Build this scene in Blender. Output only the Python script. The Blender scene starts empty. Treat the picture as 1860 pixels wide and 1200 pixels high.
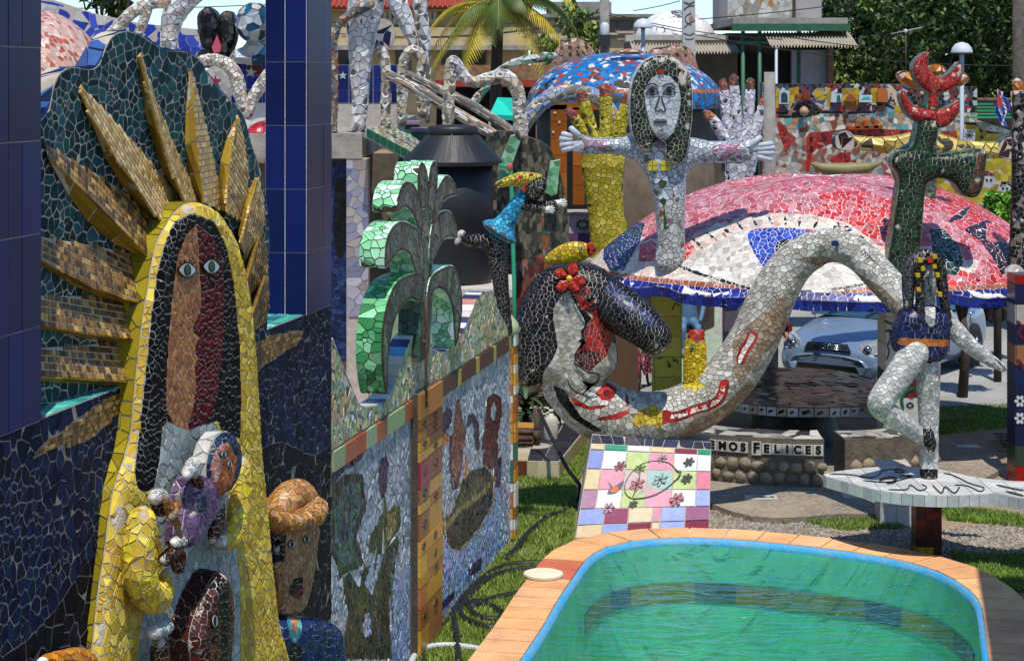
import bpy, math, random
import numpy as np
from mathutils import Vector, kdtree
R = math.radians
random.seed(7)
rng = np.random.default_rng(11)
SC = bpy.context.scene
COL = SC.collection
# ---------------------------------------------------------------- camera, sky, sun, exposure
F, CX, HY, H = 3400.0, 930.0, 150.0, 4.4          # focal length in photo pixels, principal column, horizon row, eye height (m)
cam_d = bpy.data.cameras.new('camera'); cam = bpy.data.objects.new('camera', cam_d); COL.objects.link(cam)
cam.location = (0, 0, H); cam.rotation_euler = (R(90), 0, 0)
cam_d.sensor_width = 36; cam_d.lens = 36 * F / 1860; cam_d.shift_y = -(600 - HY) / 1860
cam_d.clip_start = 0.1; cam_d.clip_end = 3000
SC.camera = cam
SUN = Vector((0.03, -0.36, 0.92)).normalized()   # towards the sun: high, behind the camera
world = bpy.data.worlds.new('World'); SC.world = world; world.use_nodes = True
wn = world.node_tree.nodes; wl = world.node_tree.links
sky = wn.new('ShaderNodeTexSky'); sky.sky_type = 'NISHITA'; sky.sun_disc = False
sky.sun_elevation = math.asin(SUN.z); sky.sun_rotation = math.atan2(SUN.x, SUN.y)
sky.air_density = 1.0; sky.dust_density = 0.0; sky.ozone_density = 4.0
tint = wn.new('ShaderNodeMix'); tint.data_type = 'RGBA'; tint.blend_type = 'MULTIPLY'; tint.inputs[0].default_value = 1; tint.inputs[7].default_value = (.74, .88, 1.0, 1)
wl.new(sky.outputs[0], tint.inputs[6]); wl.new(tint.outputs[2], wn['Background'].inputs[0]); wn['Background'].inputs[1].default_value = 0.13
sun_d = bpy.data.lights.new('sun', 'SUN'); sun_d.energy = 4.0; sun_d.angle = R(0.5); sun_d.color = (1, .95, .87)
sun = bpy.data.objects.new('sun', sun_d); COL.objects.link(sun); sun.rotation_euler = SUN.to_track_quat('Z', 'Y').to_euler()
SC.view_settings.view_transform = 'Standard'; SC.view_settings.look = 'None'
SC.view_settings.exposure = 0.4; SC.view_settings.gamma = 1.0
# ---------------------------------------------------------------- pixels and positions
def at(px, py, Z): return np.array(((px - CX) * Z / F, Z, H - (py - HY) * Z / F))
def gp(px, py, h=0.0): return at(px, py, F * (H - h) / (py - HY))
def proj(P):
    P = np.asarray(P, float); y = np.maximum(P[..., 1], .01)
    return np.stack((CX + F * P[..., 0] / y, HY + F * (H - P[..., 2]) / y), -1)
class Plane:
    """vertical plane through (X,Y), running at angle a from the view axis; off is measured towards the viewer's side"""
    def __init__(s, X, Y, a):
        s.o = np.array((X, Y)); s.d = np.array((math.sin(R(a)), math.cos(R(a)))); s.n = np.array((math.cos(R(a)), -math.sin(R(a))))
    def loc(s, pts, off=0.0):
        pts = np.asarray(pts, float); k = (pts[:, 0] - CX) / F; o = s.o + s.n * off
        u = (k * o[1] - o[0]) / (s.d[0] - k * s.d[1]); Y = o[1] + u * s.d[1]
        return np.stack((u, H - (pts[:, 1] - HY) * Y / F), -1)
    def pt(s, uz, off=0.0):
        uz = np.asarray(uz, float); off = np.broadcast_to(np.asarray(off, float), uz.shape[:1])
        xy = s.o + uz[:, :1] * s.d + off[:, None] * s.n
        return np.concatenate((xy, uz[:, 1:2]), 1)
def face(Z): return Plane(0, Z, 90)
class Flat:
    """any plane given by origin, two axes and normal (for boards, tops, leaning panels)"""
    def __init__(s, o, u, v):
        s.o = np.array(o, float); s.u = np.array(u, float); s.u /= np.linalg.norm(s.u); s.v = np.array(v, float); s.v /= np.linalg.norm(s.v)
        s.n = np.cross(s.u, s.v)
    def loc(s, pts, off=0.0):
        pts = np.asarray(pts, float); d = np.stack(((pts[:, 0] - CX) / F, np.ones(len(pts)), -(pts[:, 1] - HY) / F), -1)
        c = np.array((0, 0, H)); o = s.o + s.n * off
        t = ((o - c) @ s.n) / (d @ s.n); P = c + d * t[:, None] - o
        return np.stack((P @ s.u, P @ s.v), -1)
    def pt(s, uv, off=0.0):
        uv = np.asarray(uv, float); off = np.broadcast_to(np.asarray(off, float), uv.shape[:1])
        return s.o + uv[:, :1] * s.u + uv[:, 1:2] * s.v + off[:, None] * s.n
def sm(pts, n=5, closed=True):
    """Catmull-Rom smoothing"""
    P = np.asarray(pts, float); m = len(P); out = []
    for i in range(m if closed else m - 1):
        g = (lambda k: P[k % m]) if closed else (lambda k: P[min(max(k, 0), m - 1)])
        a, b, c, d = g(i - 1), g(i), g(i + 1), g(i + 2)
        for t in np.arange(n) / n:
            out.append(.5 * ((2 * b) + (c - a) * t + (2 * a - 5 * b + 4 * c - d) * t * t + (3 * b - a - 3 * c + d) * t ** 3))
    if not closed: out.append(P[-1])
    return np.array(out)
def z3(ox, oy, s, pts): return [(ox + x / s, oy + y / s) for x, y in pts]
def inpoly(P, poly):
    P = np.asarray(P); poly = np.asarray(poly, float); x, y = P[:, 0], P[:, 1]; ins = np.zeros(len(P), bool)
    x0, y0 = poly[-1]
    for x1, y1 in poly:
        c = ((y1 > y) != (y0 > y))
        if c.any():
            xi = (x0 - x1) * (y - y1) / ((y0 - y1) if y0 != y1 else 1e-9) + x1
            ins ^= c & (x < xi)
        x0, y0 = x1, y1
    return ins
def near_edge(P, poly):
    """distance to, and nearest point on, a closed outline"""
    P = np.asarray(P, float); A = np.asarray(poly, float); B = np.roll(A, -1, 0); best = np.full(len(P), 1e9); q = P.copy()
    for a, b in zip(A, B):
        d = b - a; L = d @ d
        t = np.clip(((P - a) @ d) / (L if L > 0 else 1), 0, 1); c = a + t[:, None] * d
        D = np.hypot(*(P - c).T); m = D < best; best[m] = D[m]; q[m] = c[m]
    return best, q
# ---------------------------------------------------------------- colour and materials
def lin(h):
    h = h.lstrip('#'); v = [int(h[i:i + 2], 16) / 255 for i in (0, 2, 4)]
    return tuple(c / 12.92 if c <= .04045 else ((c + .055) / 1.055) ** 2.4 for c in v)
MATS = {}
def mat(name, col='808080', rough=.6, metal=0, var=.15, scale=8, bump=0, bscale=40, attr=False, emit=None, spec=.5, col2=None, trans=0, ior=1.45, coat=0):
    if name in MATS: return MATS[name]
    m = bpy.data.materials.new(name); m.use_nodes = True; N = m.node_tree.nodes; L = m.node_tree.links; b = N['Principled BSDF']
    b.inputs['Roughness'].default_value = rough; b.inputs['Metallic'].default_value = metal; b.inputs['Specular IOR Level'].default_value = spec
    b.inputs['IOR'].default_value = ior; b.inputs['Transmission Weight'].default_value = trans; b.inputs['Coat Weight'].default_value = coat
    tc = N.new('ShaderNodeTexCoord'); nz = N.new('ShaderNodeTexNoise'); nz.inputs['Scale'].default_value = scale; nz.inputs['Detail'].default_value = 6; nz.inputs['Roughness'].default_value = .65
    L.new(tc.outputs['Object'], nz.inputs['Vector'])
    mx = N.new('ShaderNodeMix'); mx.data_type = 'RGBA'
    if attr:
        at_ = N.new('ShaderNodeAttribute'); at_.attribute_name = 'Col'
        hs = N.new('ShaderNodeHueSaturation'); L.new(at_.outputs['Color'], hs.inputs['Color'])
        mr = N.new('ShaderNodeMapRange'); mr.inputs[1].default_value = .3; mr.inputs[2].default_value = .7; mr.inputs[3].default_value = 1 - var; mr.inputs[4].default_value = 1 + var * .6
        L.new(nz.outputs[0], mr.inputs[0]); L.new(mr.outputs[0], hs.inputs['Value']); L.new(hs.outputs[0], b.inputs['Base Color'])
    else:
        c = lin(col); c2 = lin(col2) if col2 else tuple(v * (1 - var * 2) for v in c)
        mr = N.new('ShaderNodeMapRange'); mr.inputs[1].default_value = .35; mr.inputs[2].default_value = .65
        L.new(nz.outputs[0], mr.inputs[0]); L.new(mr.outputs[0], mx.inputs[0])
        mx.inputs[6].default_value = (*c2, 1); mx.inputs[7].default_value = (*c, 1); L.new(mx.outputs[2], b.inputs['Base Color'])
        if emit: b.inputs['Emission Color'].default_value = (*c, 1); b.inputs['Emission Strength'].default_value = emit
    if bump:
        n2 = N.new('ShaderNodeTexNoise'); n2.inputs['Scale'].default_value = bscale; n2.inputs['Detail'].default_value = 5; L.new(tc.outputs['Object'], n2.inputs['Vector'])
        bp = N.new('ShaderNodeBump'); bp.inputs['Strength'].default_value = bump; bp.inputs['Distance'].default_value = .02; L.new(n2.outputs[0], bp.inputs['Height']); L.new(bp.outputs[0], b.inputs['Normal'])
    MATS[name] = m; return m
TILE = mat('glazed_tile', attr=True, rough=.34, var=.16, scale=14, bump=.12, bscale=25, spec=.28)
TILE_M = mat('matte_tile', attr=True, rough=.55, var=.16, scale=14, spec=.1)
TERRA = mat('terracotta', attr=True, rough=.7, var=.3, scale=2.6, bump=.35, bscale=14)
GOLD = mat('gold_glass_tile', attr=True, rough=.36, metal=.0, var=.2, scale=30, spec=.4)
PAINT = mat('painted', attr=True, rough=.55, var=.14, scale=6, bump=.1)
GROUT_L = mat('pale_grout', 'b8aea2', .9, var=.16, scale=9, bump=.3)
GROUT_D = mat('dark_grout', '4a443e', .9, var=.2, scale=9, bump=.3)
GROUT_W = mat('white_grout', 'd8d2cc', .9, var=.1, scale=9, bump=.3)
GROUT_T = mat('tan_grout', '8d8374', .9, var=.2, scale=9, bump=.3)
CONC = mat('concrete', '9c968b', .9, var=.2, scale=5, bump=.4, bscale=30)
# ---------------------------------------------------------------- objects
def tagit(o, label=None, cat=None, group=None, kind=None):
    if label: o['label'] = label
    if cat: o['category'] = cat
    if group: o['group'] = group
    if kind: o['kind'] = kind
    return o
def thing(name, label, cat, loc=(0, 0, 0), group=None):
    o = bpy.data.objects.new(name, None); o.empty_display_size = .1; COL.objects.link(o); o.location = tuple(loc)
    return tagit(o, label, cat, group)
def wpos(o):
    v = Vector((0, 0, 0))
    while o: v += o.location; o = o.parent
    return np.array(v)
def mesh(name, V, Fc, m, parent=None, smooth=False, cols=None):
    V = np.asarray(V, float)
    if parent is not None: V = V - wpos(parent)
    me = bpy.data.meshes.new(name); me.from_pydata(V.tolist(), [], [tuple(int(i) for i in f) for f in Fc])
    if smooth: me.polygons.foreach_set('use_smooth', np.ones(len(me.polygons), bool))
    if cols is not None:
        a = me.attributes.new('Col', 'FLOAT_COLOR', 'POINT'); c = np.ones((len(V), 4)); c[:, :3] = cols; a.data.foreach_set('color', c.ravel())
    me.materials.append(m); o = bpy.data.objects.new(name, me); COL.objects.link(o)
    if parent is not None: o.parent = parent
    return o
def colmesh(name, V, Fc, hexcol, parent=None, smooth=False, m=None): return mesh(name, V, Fc, m or PAINT, parent, smooth, np.tile(lin(hexcol), (len(V), 1)))
BOXF = [(0, 3, 2, 1), (4, 5, 6, 7), (0, 1, 5, 4), (1, 2, 6, 5), (2, 3, 7, 6), (3, 0, 4, 7)]
def hexa(bot, top): return np.array(list(bot) + list(top), float), BOXF
def boxv(x0, x1, y0, y1, z0, z1):
    return hexa([(x0, y0, z0), (x1, y0, z0), (x1, y1, z0), (x0, y1, z0)], [(x0, y0, z1), (x1, y0, z1), (x1, y1, z1), (x0, y1, z1)])
def box(name, x0, x1, y0, y1, z0, z1, m, parent=None, hexcol=None, bev=0):
    V, f = boxv(x0, x1, y0, y1, z0, z1)
    o = colmesh(name, V, f, hexcol, parent, m=m if m else PAINT) if hexcol else mesh(name, V, f, m, parent)
    if bev:
        b = o.modifiers.new('bevel', 'BEVEL'); b.width = bev; b.segments = 2
    return o
def prism(plane, uz, off0, off1):
    """outline (local coordinates) extruded from off0 (back) to off1 (front)"""
    n = len(uz); V = np.concatenate((plane.pt(uz, off0), plane.pt(uz, off1)))
    a = np.asarray(uz); area = np.sum(a[:, 0] * np.roll(a[:, 1], -1) - a[:, 1] * np.roll(a[:, 0], -1))
    fr = list(range(n, 2 * n)); bk = list(range(n))[::-1]
    if area < 0: fr = fr[::-1]; bk = bk[::-1]
    sd = [(i, (i + 1) % n, n + (i + 1) % n, n + i) if area > 0 else (i, n + i, n + (i + 1) % n, (i + 1) % n) for i in range(n)]
    return V, [fr, bk] + sd
def tubev(path, rad, seg=10, caps=True, flat=None):
    """tube mesh along a 3D path; flat=(axis, factor) squashes the section along an axis"""
    P = np.asarray(path, float); n = len(P); rad = np.broadcast_to(np.asarray(rad, float), (n,))
    T = np.gradient(P, axis=0); T /= np.linalg.norm(T, axis=1)[:, None] + 1e-9
    up = np.array((0, 0, 1.)) if abs(T[0][2]) < .9 else np.array((1., 0, 0)); V = []; a = np.arange(seg) * 2 * np.pi / seg
    s = np.cross(T[0], up); s /= np.linalg.norm(s)
    for i in range(n):
        s = s - T[i] * (s @ T[i]); s /= np.linalg.norm(s) + 1e-9; b = np.cross(T[i], s)
        ring = rad[i] * (np.cos(a)[:, None] * s + np.sin(a)[:, None] * b)
        if flat is not None:
            ax = np.array(flat[0], float); ring = ring + (ring @ ax)[:, None] * ax * (flat[1] - 1)
        V.append(P[i] + ring)
    V = np.concatenate(V); Fc = []
    for i in range(n - 1):
        for j in range(seg):
            k = (j + 1) % seg; Fc.append((i * seg + j, i * seg + k, (i + 1) * seg + k, (i + 1) * seg + j))
    if caps: Fc.append(tuple(range(seg))[::-1]); Fc.append(tuple((n - 1) * seg + j for j in range(seg)))
    return V, Fc
def tube(name, path, rad, m, parent=None, seg=10, hexcol=None, smooth=True):
    V, f = tubev(path, rad, seg)
    return colmesh(name, V, f, hexcol, parent, smooth, m) if hexcol else mesh(name, V, f, m, parent, smooth)
def lathe(name, c, prof, m, parent=None, seg=24, hexcol=None, smooth=True, sx=1, sy=1):
    a = np.arange(seg) * 2 * np.pi / seg; V = []; Fc = []
    for r, z in prof: V.append(np.stack((c[0] + sx * r * np.cos(a), c[1] + sy * r * np.sin(a), np.full(seg, c[2] + z)), -1))
    V = np.concatenate(V)
    for i in range(len(prof) - 1):
        for j in range(seg):
            k = (j + 1) % seg; Fc.append((i * seg + j, i * seg + k, (i + 1) * seg + k, (i + 1) * seg + j))
    Fc.append(tuple(range(seg))[::-1]); Fc.append(tuple((len(prof) - 1) * seg + j for j in range(seg)))
    return colmesh(name, V, Fc, hexcol, parent, smooth, m) if hexcol else mesh(name, V, Fc, m, parent, smooth)
# ---------------------------------------------------------------- mosaics: surfaces cut into tesserae
def grid_faces(nu, nv, wrap=False):
    f = []
    for i in range(nu - 1):
        for j in range(nv if wrap else nv - 1):
            k = (j + 1) % nv; f.append((i * nv + j, i * nv + k, (i + 1) * nv + k, (i + 1) * nv + j))
    return f
def tris_of(Fc): return np.array([t for f in Fc for t in ([(f[0], f[1], f[2])] if len(f) == 3 else [(f[0], f[1], f[2]), (f[0], f[2], f[3])])], int)
def poly_grid(uz, step):
    """triangulated fill of an outline, edge vertices snapped onto the outline"""
    uz = np.asarray(uz, float); lo = uz.min(0) - step; hi = uz.max(0) + step
    nu = max(3, int((hi[0] - lo[0]) / step) + 1); nv = max(3, int((hi[1] - lo[1]) / (step * .87)) + 1)
    I, J = np.meshgrid(np.arange(nu), np.arange(nv), indexing='ij')
    P = np.stack((lo[0] + (I + .5 * (J % 2)) * step, lo[1] + J * step * .87), -1).reshape(-1, 2)
    idx = lambda i, j: i * nv + j
    T = []
    i, j = np.meshgrid(np.arange(nu - 1), np.arange(nv - 1), indexing='ij'); i = i.ravel(); j = j.ravel(); o = j % 2
    T.append(np.stack((idx(i, j), idx(i + 1, j), idx(i + o, j + 1)), -1)); T.append(np.stack((idx(i + 1 - o, j), idx(i + 1, j + 1), idx(i, j + 1)), -1))
    T = np.concatenate(T); ins = inpoly(P[T].mean(1), uz); T = T[ins]
    used = np.unique(T); mp = np.full(len(P), -1); mp[used] = np.arange(len(used)); P = P[used]; T = mp[T]
    E = np.sort(np.concatenate((T[:, [0, 1]], T[:, [1, 2]], T[:, [2, 0]])), 1); u, c = np.unique(E, axis=0, return_counts=True)
    bv = np.unique(u[c == 1])
    if len(bv): P[bv] = near_edge(P[bv], uz)[1]
    return P, T
def label_of(P3, regions, default=0):
    """regions: [(label, outline in photo pixels)] painted over each other"""
    lab = np.full(len(P3), default); q = proj(P3)
    for l, poly in regions: lab[inpoly(q, poly)] = l
    return lab
def tess(V, T, lab, size, gap=.0042, h=.0022, tilt=.035, lloyd=1, stretch=None, seed=1):
    """Voronoi-like tesserae over a triangulated surface; borders of labels are respected. -> list of (ring, normal, label)"""
    g = np.random.default_rng(seed); V = np.asarray(V, float); T = np.asarray(T)
    if len(T) == 0: return []
    fn = np.cross(V[T[:, 1]] - V[T[:, 0]], V[T[:, 2]] - V[T[:, 0]]); A = np.linalg.norm(fn, axis=1) / 2
    VN = np.zeros_like(V); [np.add.at(VN, T[:, k], fn) for k in range(3)]; VN /= np.linalg.norm(VN, axis=1)[:, None] + 1e-12
    W = V.copy()
    if stretch is not None:
        ax = np.array(stretch[0], float); ax /= np.linalg.norm(ax); W = V - (V @ ax)[:, None] * ax * (1 - 1 / stretch[1])
    cell = np.full(len(V), -1); base = 0; labs = []; tl = lab[T[:, 0]]
    for l in np.unique(lab):
        if l < 0: continue
        vi = np.where(lab == l)[0]; ti = np.where(tl == l)[0]
        sz = size[l] if isinstance(size, dict) else size
        n = max(1, int(round(A[ti].sum() / sz ** 2))) if len(ti) else 1
        n = min(n, max(1, len(vi) // 4))
        if len(ti):
            pick = g.choice(ti, n, p=A[ti] / A[ti].sum()); w = g.dirichlet((1, 1, 1), n); S = (W[T[pick]] * w[:, :, None]).sum(1)
        else: S = W[vi[:1]]
        for it in range(lloyd + 1):
            kd = kdtree.KDTree(len(S)); [kd.insert(s, i) for i, s in enumerate(S)]; kd.balance()
            own = np.fromiter((kd.find(p)[1] for p in W[vi]), int, len(vi))
            if it < lloyd:
                cnt = np.bincount(own, minlength=len(S)).astype(float); cnt[cnt == 0] = np.nan
                C = np.stack([np.bincount(own, W[vi, k], len(S)) / cnt for k in range(3)], -1); ok = ~np.isnan(C[:, 0]); S[ok] = C[ok] * .45 + S[ok] * .55
        cell[vi] = own + base; base += len(S); labs += [l] * len(S)
    pts = [[] for _ in range(base)]
    c = cell[T]; d3 = (c[:, 0] != c[:, 1]) & (c[:, 1] != c[:, 2]) & (c[:, 0] != c[:, 2])
    for t, cc in zip(T[d3], c[d3]):
        p = V[t].mean(0)
        for k in cc:
            if k >= 0: pts[k].append(p)
    E = np.sort(np.concatenate((T[:, [0, 1]], T[:, [1, 2]], T[:, [2, 0]])), 1); ue, ec = np.unique(E, axis=0, return_counts=True); be = ue[ec == 1]
    if len(be):
        nb = {}
        for a, b in be:
            nb.setdefault(a, []).append(b); nb.setdefault(b, []).append(a)
            if cell[a] != cell[b]:
                p = (V[a] + V[b]) / 2
                for k in (cell[a], cell[b]):
                    if k >= 0: pts[k].append(p)
        for a, l in nb.items():
            if len(l) == 2 and cell[a] >= 0:
                d1 = V[l[0]] - V[a]; d2 = V[l[1]] - V[a]
                if d1 @ d2 > -.75 * np.linalg.norm(d1) * np.linalg.norm(d2): pts[cell[a]].append(V[a])
    nsum = np.zeros((base, 3)); m = cell >= 0; np.add.at(nsum, cell[m], VN[m]); out = []
    for k in range(base):
        if len(pts[k]) < 3: continue
        P = np.array(pts[k]); n = nsum[k]; L = np.linalg.norm(n)
        if L < 1e-9: continue
        n = n / L; cen = P.mean(0); t1 = P[0] - cen; t1 -= n * (t1 @ n); L1 = np.linalg.norm(t1)
        if L1 < 1e-6: continue
        t1 /= L1; t2 = np.cross(n, t1); D = P - cen; ang = np.arctan2(D @ t2, D @ t1); P = P[np.argsort(ang)]; D = P - cen
        r = np.linalg.norm(D, axis=1)
        if r.max() < gap * 2.2: continue
        P = cen + D * np.maximum(.6, 1 - gap / np.maximum(r, 1e-6))[:, None]
        out.append((P, n, labs[k], h, tilt))
    return out
def quad_cells(corners, nu, nv, gap, lab=0, h=.0025, jit=.0, n=None, keep=None):
    """regular tiles over a bilinear patch a,b,c,d"""
    a, b, c, d = (np.asarray(p, float) for p in corners); out = []
    f = lambda s, t: a * (1 - s) * (1 - t) + b * s * (1 - t) + c * s * t + d * (1 - s) * t
    for i in range(nu):
        for j in range(nv):
            P = np.array([f(i / nu, j / nv), f((i + 1) / nu, j / nv), f((i + 1) / nu, (j + 1) / nv), f(i / nu, (j + 1) / nv)])
            cen = P.mean(0)
            if keep is not None and not keep(cen): continue
            nn = np.cross(P[1] - P[0], P[3] - P[0]); nn /= np.linalg.norm(nn) + 1e-9
            D = P - cen; r = np.linalg.norm(D, axis=1)[:, None]; out.append((cen + D * np.maximum(.3, 1 - gap * 1.4 / r), nn, lab(cen) if callable(lab) else lab, h, .03))
    return out
EYE = np.array((0, 0, H))
PIECES = 0
def mosaic(parent, cells, pal, m=None, minpx=10.0, cap=300, name='tessera', rest='small_tesserae', jit=.12, seed=3, hold=None):
    """tesserae into the scene: the largest in view as parts of their own, the rest joined"""
    global PIECES
    g = np.random.default_rng(seed); org = wpos(parent); m = m or TILE; info = []
    for P, n, l, h, tilt in cells:
        cols = pal[l]; c = cols[g.integers(len(cols))]; c = np.array(lin(c) if isinstance(c, str) else c) * (1 + jit * g.normal()); c = np.clip(c, .002, .9)
        cen = P.mean(0); n2 = g.normal(size=3) * tilt; top = P + n * h + n * ((P - cen) @ n2)[:, None]
        bot = P - n * .008
        vis = (EYE - cen) @ n > 0; q = proj(P); ext = q.max(0) - q.min(0); px = min(ext) if vis else 0; inside = -5 < q[:, 0].mean() < 1865 and -5 < q[:, 1].mean() < 1205
        info.append((px if inside else 0, np.concatenate((top, bot)), len(P), c))
    order = sorted(range(len(info)), key=lambda i: -info[i][0]); big = [i for i in order[:cap] if info[i][0] >= minpx]; bs = set(big)
    def faces(k, o=0): return [tuple(range(o, o + k))] + [(o + i, o + k + i, o + k + (i + 1) % k, o + (i + 1) % k) for i in range(k)]
    for i in big:
        _, V, k, c = info[i]; cen = V.mean(0)
        me = bpy.data.meshes.new(name); me.from_pydata((V - cen).tolist(), [], faces(k)); a = me.attributes.new('Col', 'FLOAT_COLOR', 'POINT')
        cc = np.ones((len(V), 4)); cc[:, :3] = c; a.data.foreach_set('color', cc.ravel()); me.materials.append(m)
        o = bpy.data.objects.new(name, me); COL.objects.link(o); o.parent = parent; o.location = cen - org; PIECES += 1
    VV, FF, CC = [], [], []; o = 0
    for i in order:
        if i in bs: continue
        _, V, k, c = info[i]; VV.append(V); FF += faces(k, o); CC.append(np.tile(c, (len(V), 1))); o += len(V)
    if VV:
        r = mesh(rest, np.concatenate(VV), FF, m, parent, cols=np.concatenate(CC)); r['kind'] = 'stuff'; return r
def pillow_surface(plane, uz, off, bulge, w, step):
    P, T = poly_grid(uz, step); d, _ = near_edge(P, uz)
    t = np.clip(d / w, 0, 1) if w > 0 else np.ones(len(P)); o = off + bulge * np.sqrt(np.clip(1 - (1 - t) ** 2, 0, 1))
    V = plane.pt(P, o); fn = np.cross(V[T[:, 1]] - V[T[:, 0]], V[T[:, 2]] - V[T[:, 0]]).sum(0)
    if (EYE - V.mean(0)) @ fn < 0: T = T[:, ::-1]
    return V, T
def pillow(parent, name, plane, outline, off, thick, pal, size, regions=(), default=0, bulge=0.0, w=.1, grout=None, side=None, side_len=.06, smooth=3, minpx=10, cap=300, seed=1, raw=False, h=.0022, gap=.0042, stretch=None, fine=5.0, lloyd=1, m=None, back=True, body=True):
    """a mosaic-clad slab or cushion cut to an outline given in photo pixels, at offset off on a plane"""
    px = sm(outline, smooth) if smooth else np.asarray(outline, float)
    uz = px if raw else plane.loc(px, off)
    grout = grout or GROUT_L
    smin = min(size.values()) if isinstance(size, dict) else size
    if bulge:
        sag = min(.02, smin ** 2 / (7 * min(w, bulge * 2)) + .001); V, T = pillow_surface(plane, uz, off, bulge, w, max(smin * .6, .02)); n = len(uz)
        fn = np.cross(V[T[:, 1]] - V[T[:, 0]], V[T[:, 2]] - V[T[:, 0]]); VN = np.zeros_like(V); [np.add.at(VN, T[:, k], fn) for k in range(3)]; V = V - VN / (np.linalg.norm(VN, axis=1)[:, None] + 1e-12) * sag
        RV = np.concatenate((plane.pt(uz, off + .001), plane.pt(uz, off - thick))); o = len(V)
        Fc = [tuple(t) for t in T] + [(o + i, o + (i + 1) % n, o + n + (i + 1) % n, o + n + i) for i in range(n)] + [tuple(o + n + i for i in range(n))]
        if body: mesh(name, np.concatenate((V, RV)), Fc, grout, parent)
    elif body:
        mesh(name, *prism(plane, uz, off - thick, off), grout, parent)
    V, T = pillow_surface(plane, uz, off, bulge, w, smin / fine)
    cells = tess(V, T, label_of(V, regions, default), size, h=h, gap=gap, stretch=stretch, seed=seed, lloyd=lloyd)
    if side is not None and thick > .01:
        Pn = np.concatenate((uz, uz[:1])); L = np.concatenate(([0], np.cumsum(np.hypot(*np.diff(Pn, axis=0).T)))); st = side_len / 4.2; k = max(8, int(L[-1] / st))
        s = np.linspace(0, L[-1], k + 1)[:-1]; q = np.stack((np.interp(s, L, Pn[:, 0]), np.interp(s, L, Pn[:, 1])), -1); rows = max(3, int(round(thick / st)))
        SV = np.concatenate([plane.pt(q, off - thick * r / rows) for r in range(rows + 1)]); ST = tris_of(grid_faces(rows + 1, k, True))
        area = np.sum(uz[:, 0] * np.roll(uz[:, 1], -1) - uz[:, 1] * np.roll(uz[:, 0], -1)); d2 = q[1] - q[0]; ref = plane.pt((np.array((d2[1], -d2[0])) * (1 if area > 0 else -1))[None], 0)[0] - plane.pt(np.zeros((1, 2)), 0)[0]
        if np.cross(SV[ST[0, 1]] - SV[ST[0, 0]], SV[ST[0, 2]] - SV[ST[0, 0]]) @ ref < 0: ST = ST[:, ::-1]
        cells += tess(SV, ST, np.full(len(SV), side), side_len, h=h + .006, gap=gap, seed=seed + 50)
    mosaic(parent, cells, pal, m, minpx, cap, seed=seed)
def limb(parent, name, path, rad, pal, size, regions=(), default=0, grout=None, seg=None, flat=None, n=6, minpx=10, cap=300, seed=1, h=.0022, gap=.0042, ends=True, fine=5.0, labfn=None):
    """mosaic-clad tube along a 3D path with rounded ends"""
    P = np.asarray(path, float); rad = np.broadcast_to(np.asarray(rad, float), (len(P),)); Q = sm(np.column_stack((P, rad)), n, closed=False)
    if ends:
        def cap_(q, r, d): return [np.append(q - d * r * s, r * c) for s, c in ((1.0, .08), (.94, .36), (.78, .63), (.5, .87), (.25, .97))]
        d0 = Q[1, :3] - Q[0, :3]; d0 /= np.linalg.norm(d0); d1 = Q[-2, :3] - Q[-1, :3]; d1 /= np.linalg.norm(d1)
        Q = np.concatenate((cap_(Q[0, :3], Q[0, 3], d0), Q, cap_(Q[-1, :3], Q[-1, 3], d1)[::-1]))
    ss = min(size.values()) if isinstance(size, dict) else size; sag = np.minimum(Q[:, 3] * .2, ss ** 2 / (7 * np.maximum(Q[:, 3], .01)) + .001); mesh(name, *tubev(Q[:, :3], Q[:, 3] - sag, 20, True, flat), grout or GROUT_L, parent, True)
    L = np.concatenate(([0], np.cumsum(np.linalg.norm(np.diff(Q[:, :3], axis=0), axis=1)))); st = (min(size.values()) if isinstance(size, dict) else size) / fine
    k = max(4, int(L[-1] / st)); s = np.linspace(0, L[-1], k); QQ = np.stack([np.interp(s, L, Q[:, i]) for i in range(4)], -1)
    sg = max(10, int(2 * np.pi * rad.max() / st)); V, Fc = tubev(QQ[:, :3], QQ[:, 3], sg, False, flat); T = tris_of(Fc)
    fn = np.cross(V[T[0, 1]] - V[T[0, 0]], V[T[0, 2]] - V[T[0, 0]])
    mid = len(T) // 2; fn = np.cross(V[T[mid, 1]] - V[T[mid, 0]], V[T[mid, 2]] - V[T[mid, 0]]); ci = T[mid, 0] // sg
    if fn @ (V[T[mid, 0]] - QQ[ci, :3]) < 0: T = T[:, ::-1]
    lab = label_of(V, regions, default) if labfn is None else labfn(V)
    mosaic(parent, tess(V, T, lab, size, h=h, gap=gap, seed=seed), pal, None, minpx, cap, seed=seed)
def pxpath(pts, Z=None):
    """[(px,py,r_px[,Z])] -> 3D path and radii in metres"""
    P, r = [], []
    for p in pts:
        zz = p[3] if len(p) > 3 else Z; P.append(at(p[0], p[1], zz)); r.append(p[2] * zz / F)
    return np.array(P), np.array(r)
def ell(cx, cy, rx, ry, n=16, a=0):
    t = np.arange(n) * 2 * np.pi / n; x, y = rx * np.cos(t), ry * np.sin(t); c, s = math.cos(R(a)), math.sin(R(a))
    return np.stack((cx + x * c - y * s, cy + x * s + y * c), -1)
def patch(parent, name, plane, outline, off, hexcol, thick=.006, m=None, smooth=0, raw=False):
    """a single flat tile or inlay cut to an outline"""
    px = sm(outline, smooth) if smooth else np.asarray(outline, float); uz = px if raw else plane.loc(px, off)
    V, f = prism(plane, uz, off - thick, off); return colmesh(name, V, f, hexcol, parent, m=m or TILE)
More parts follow.
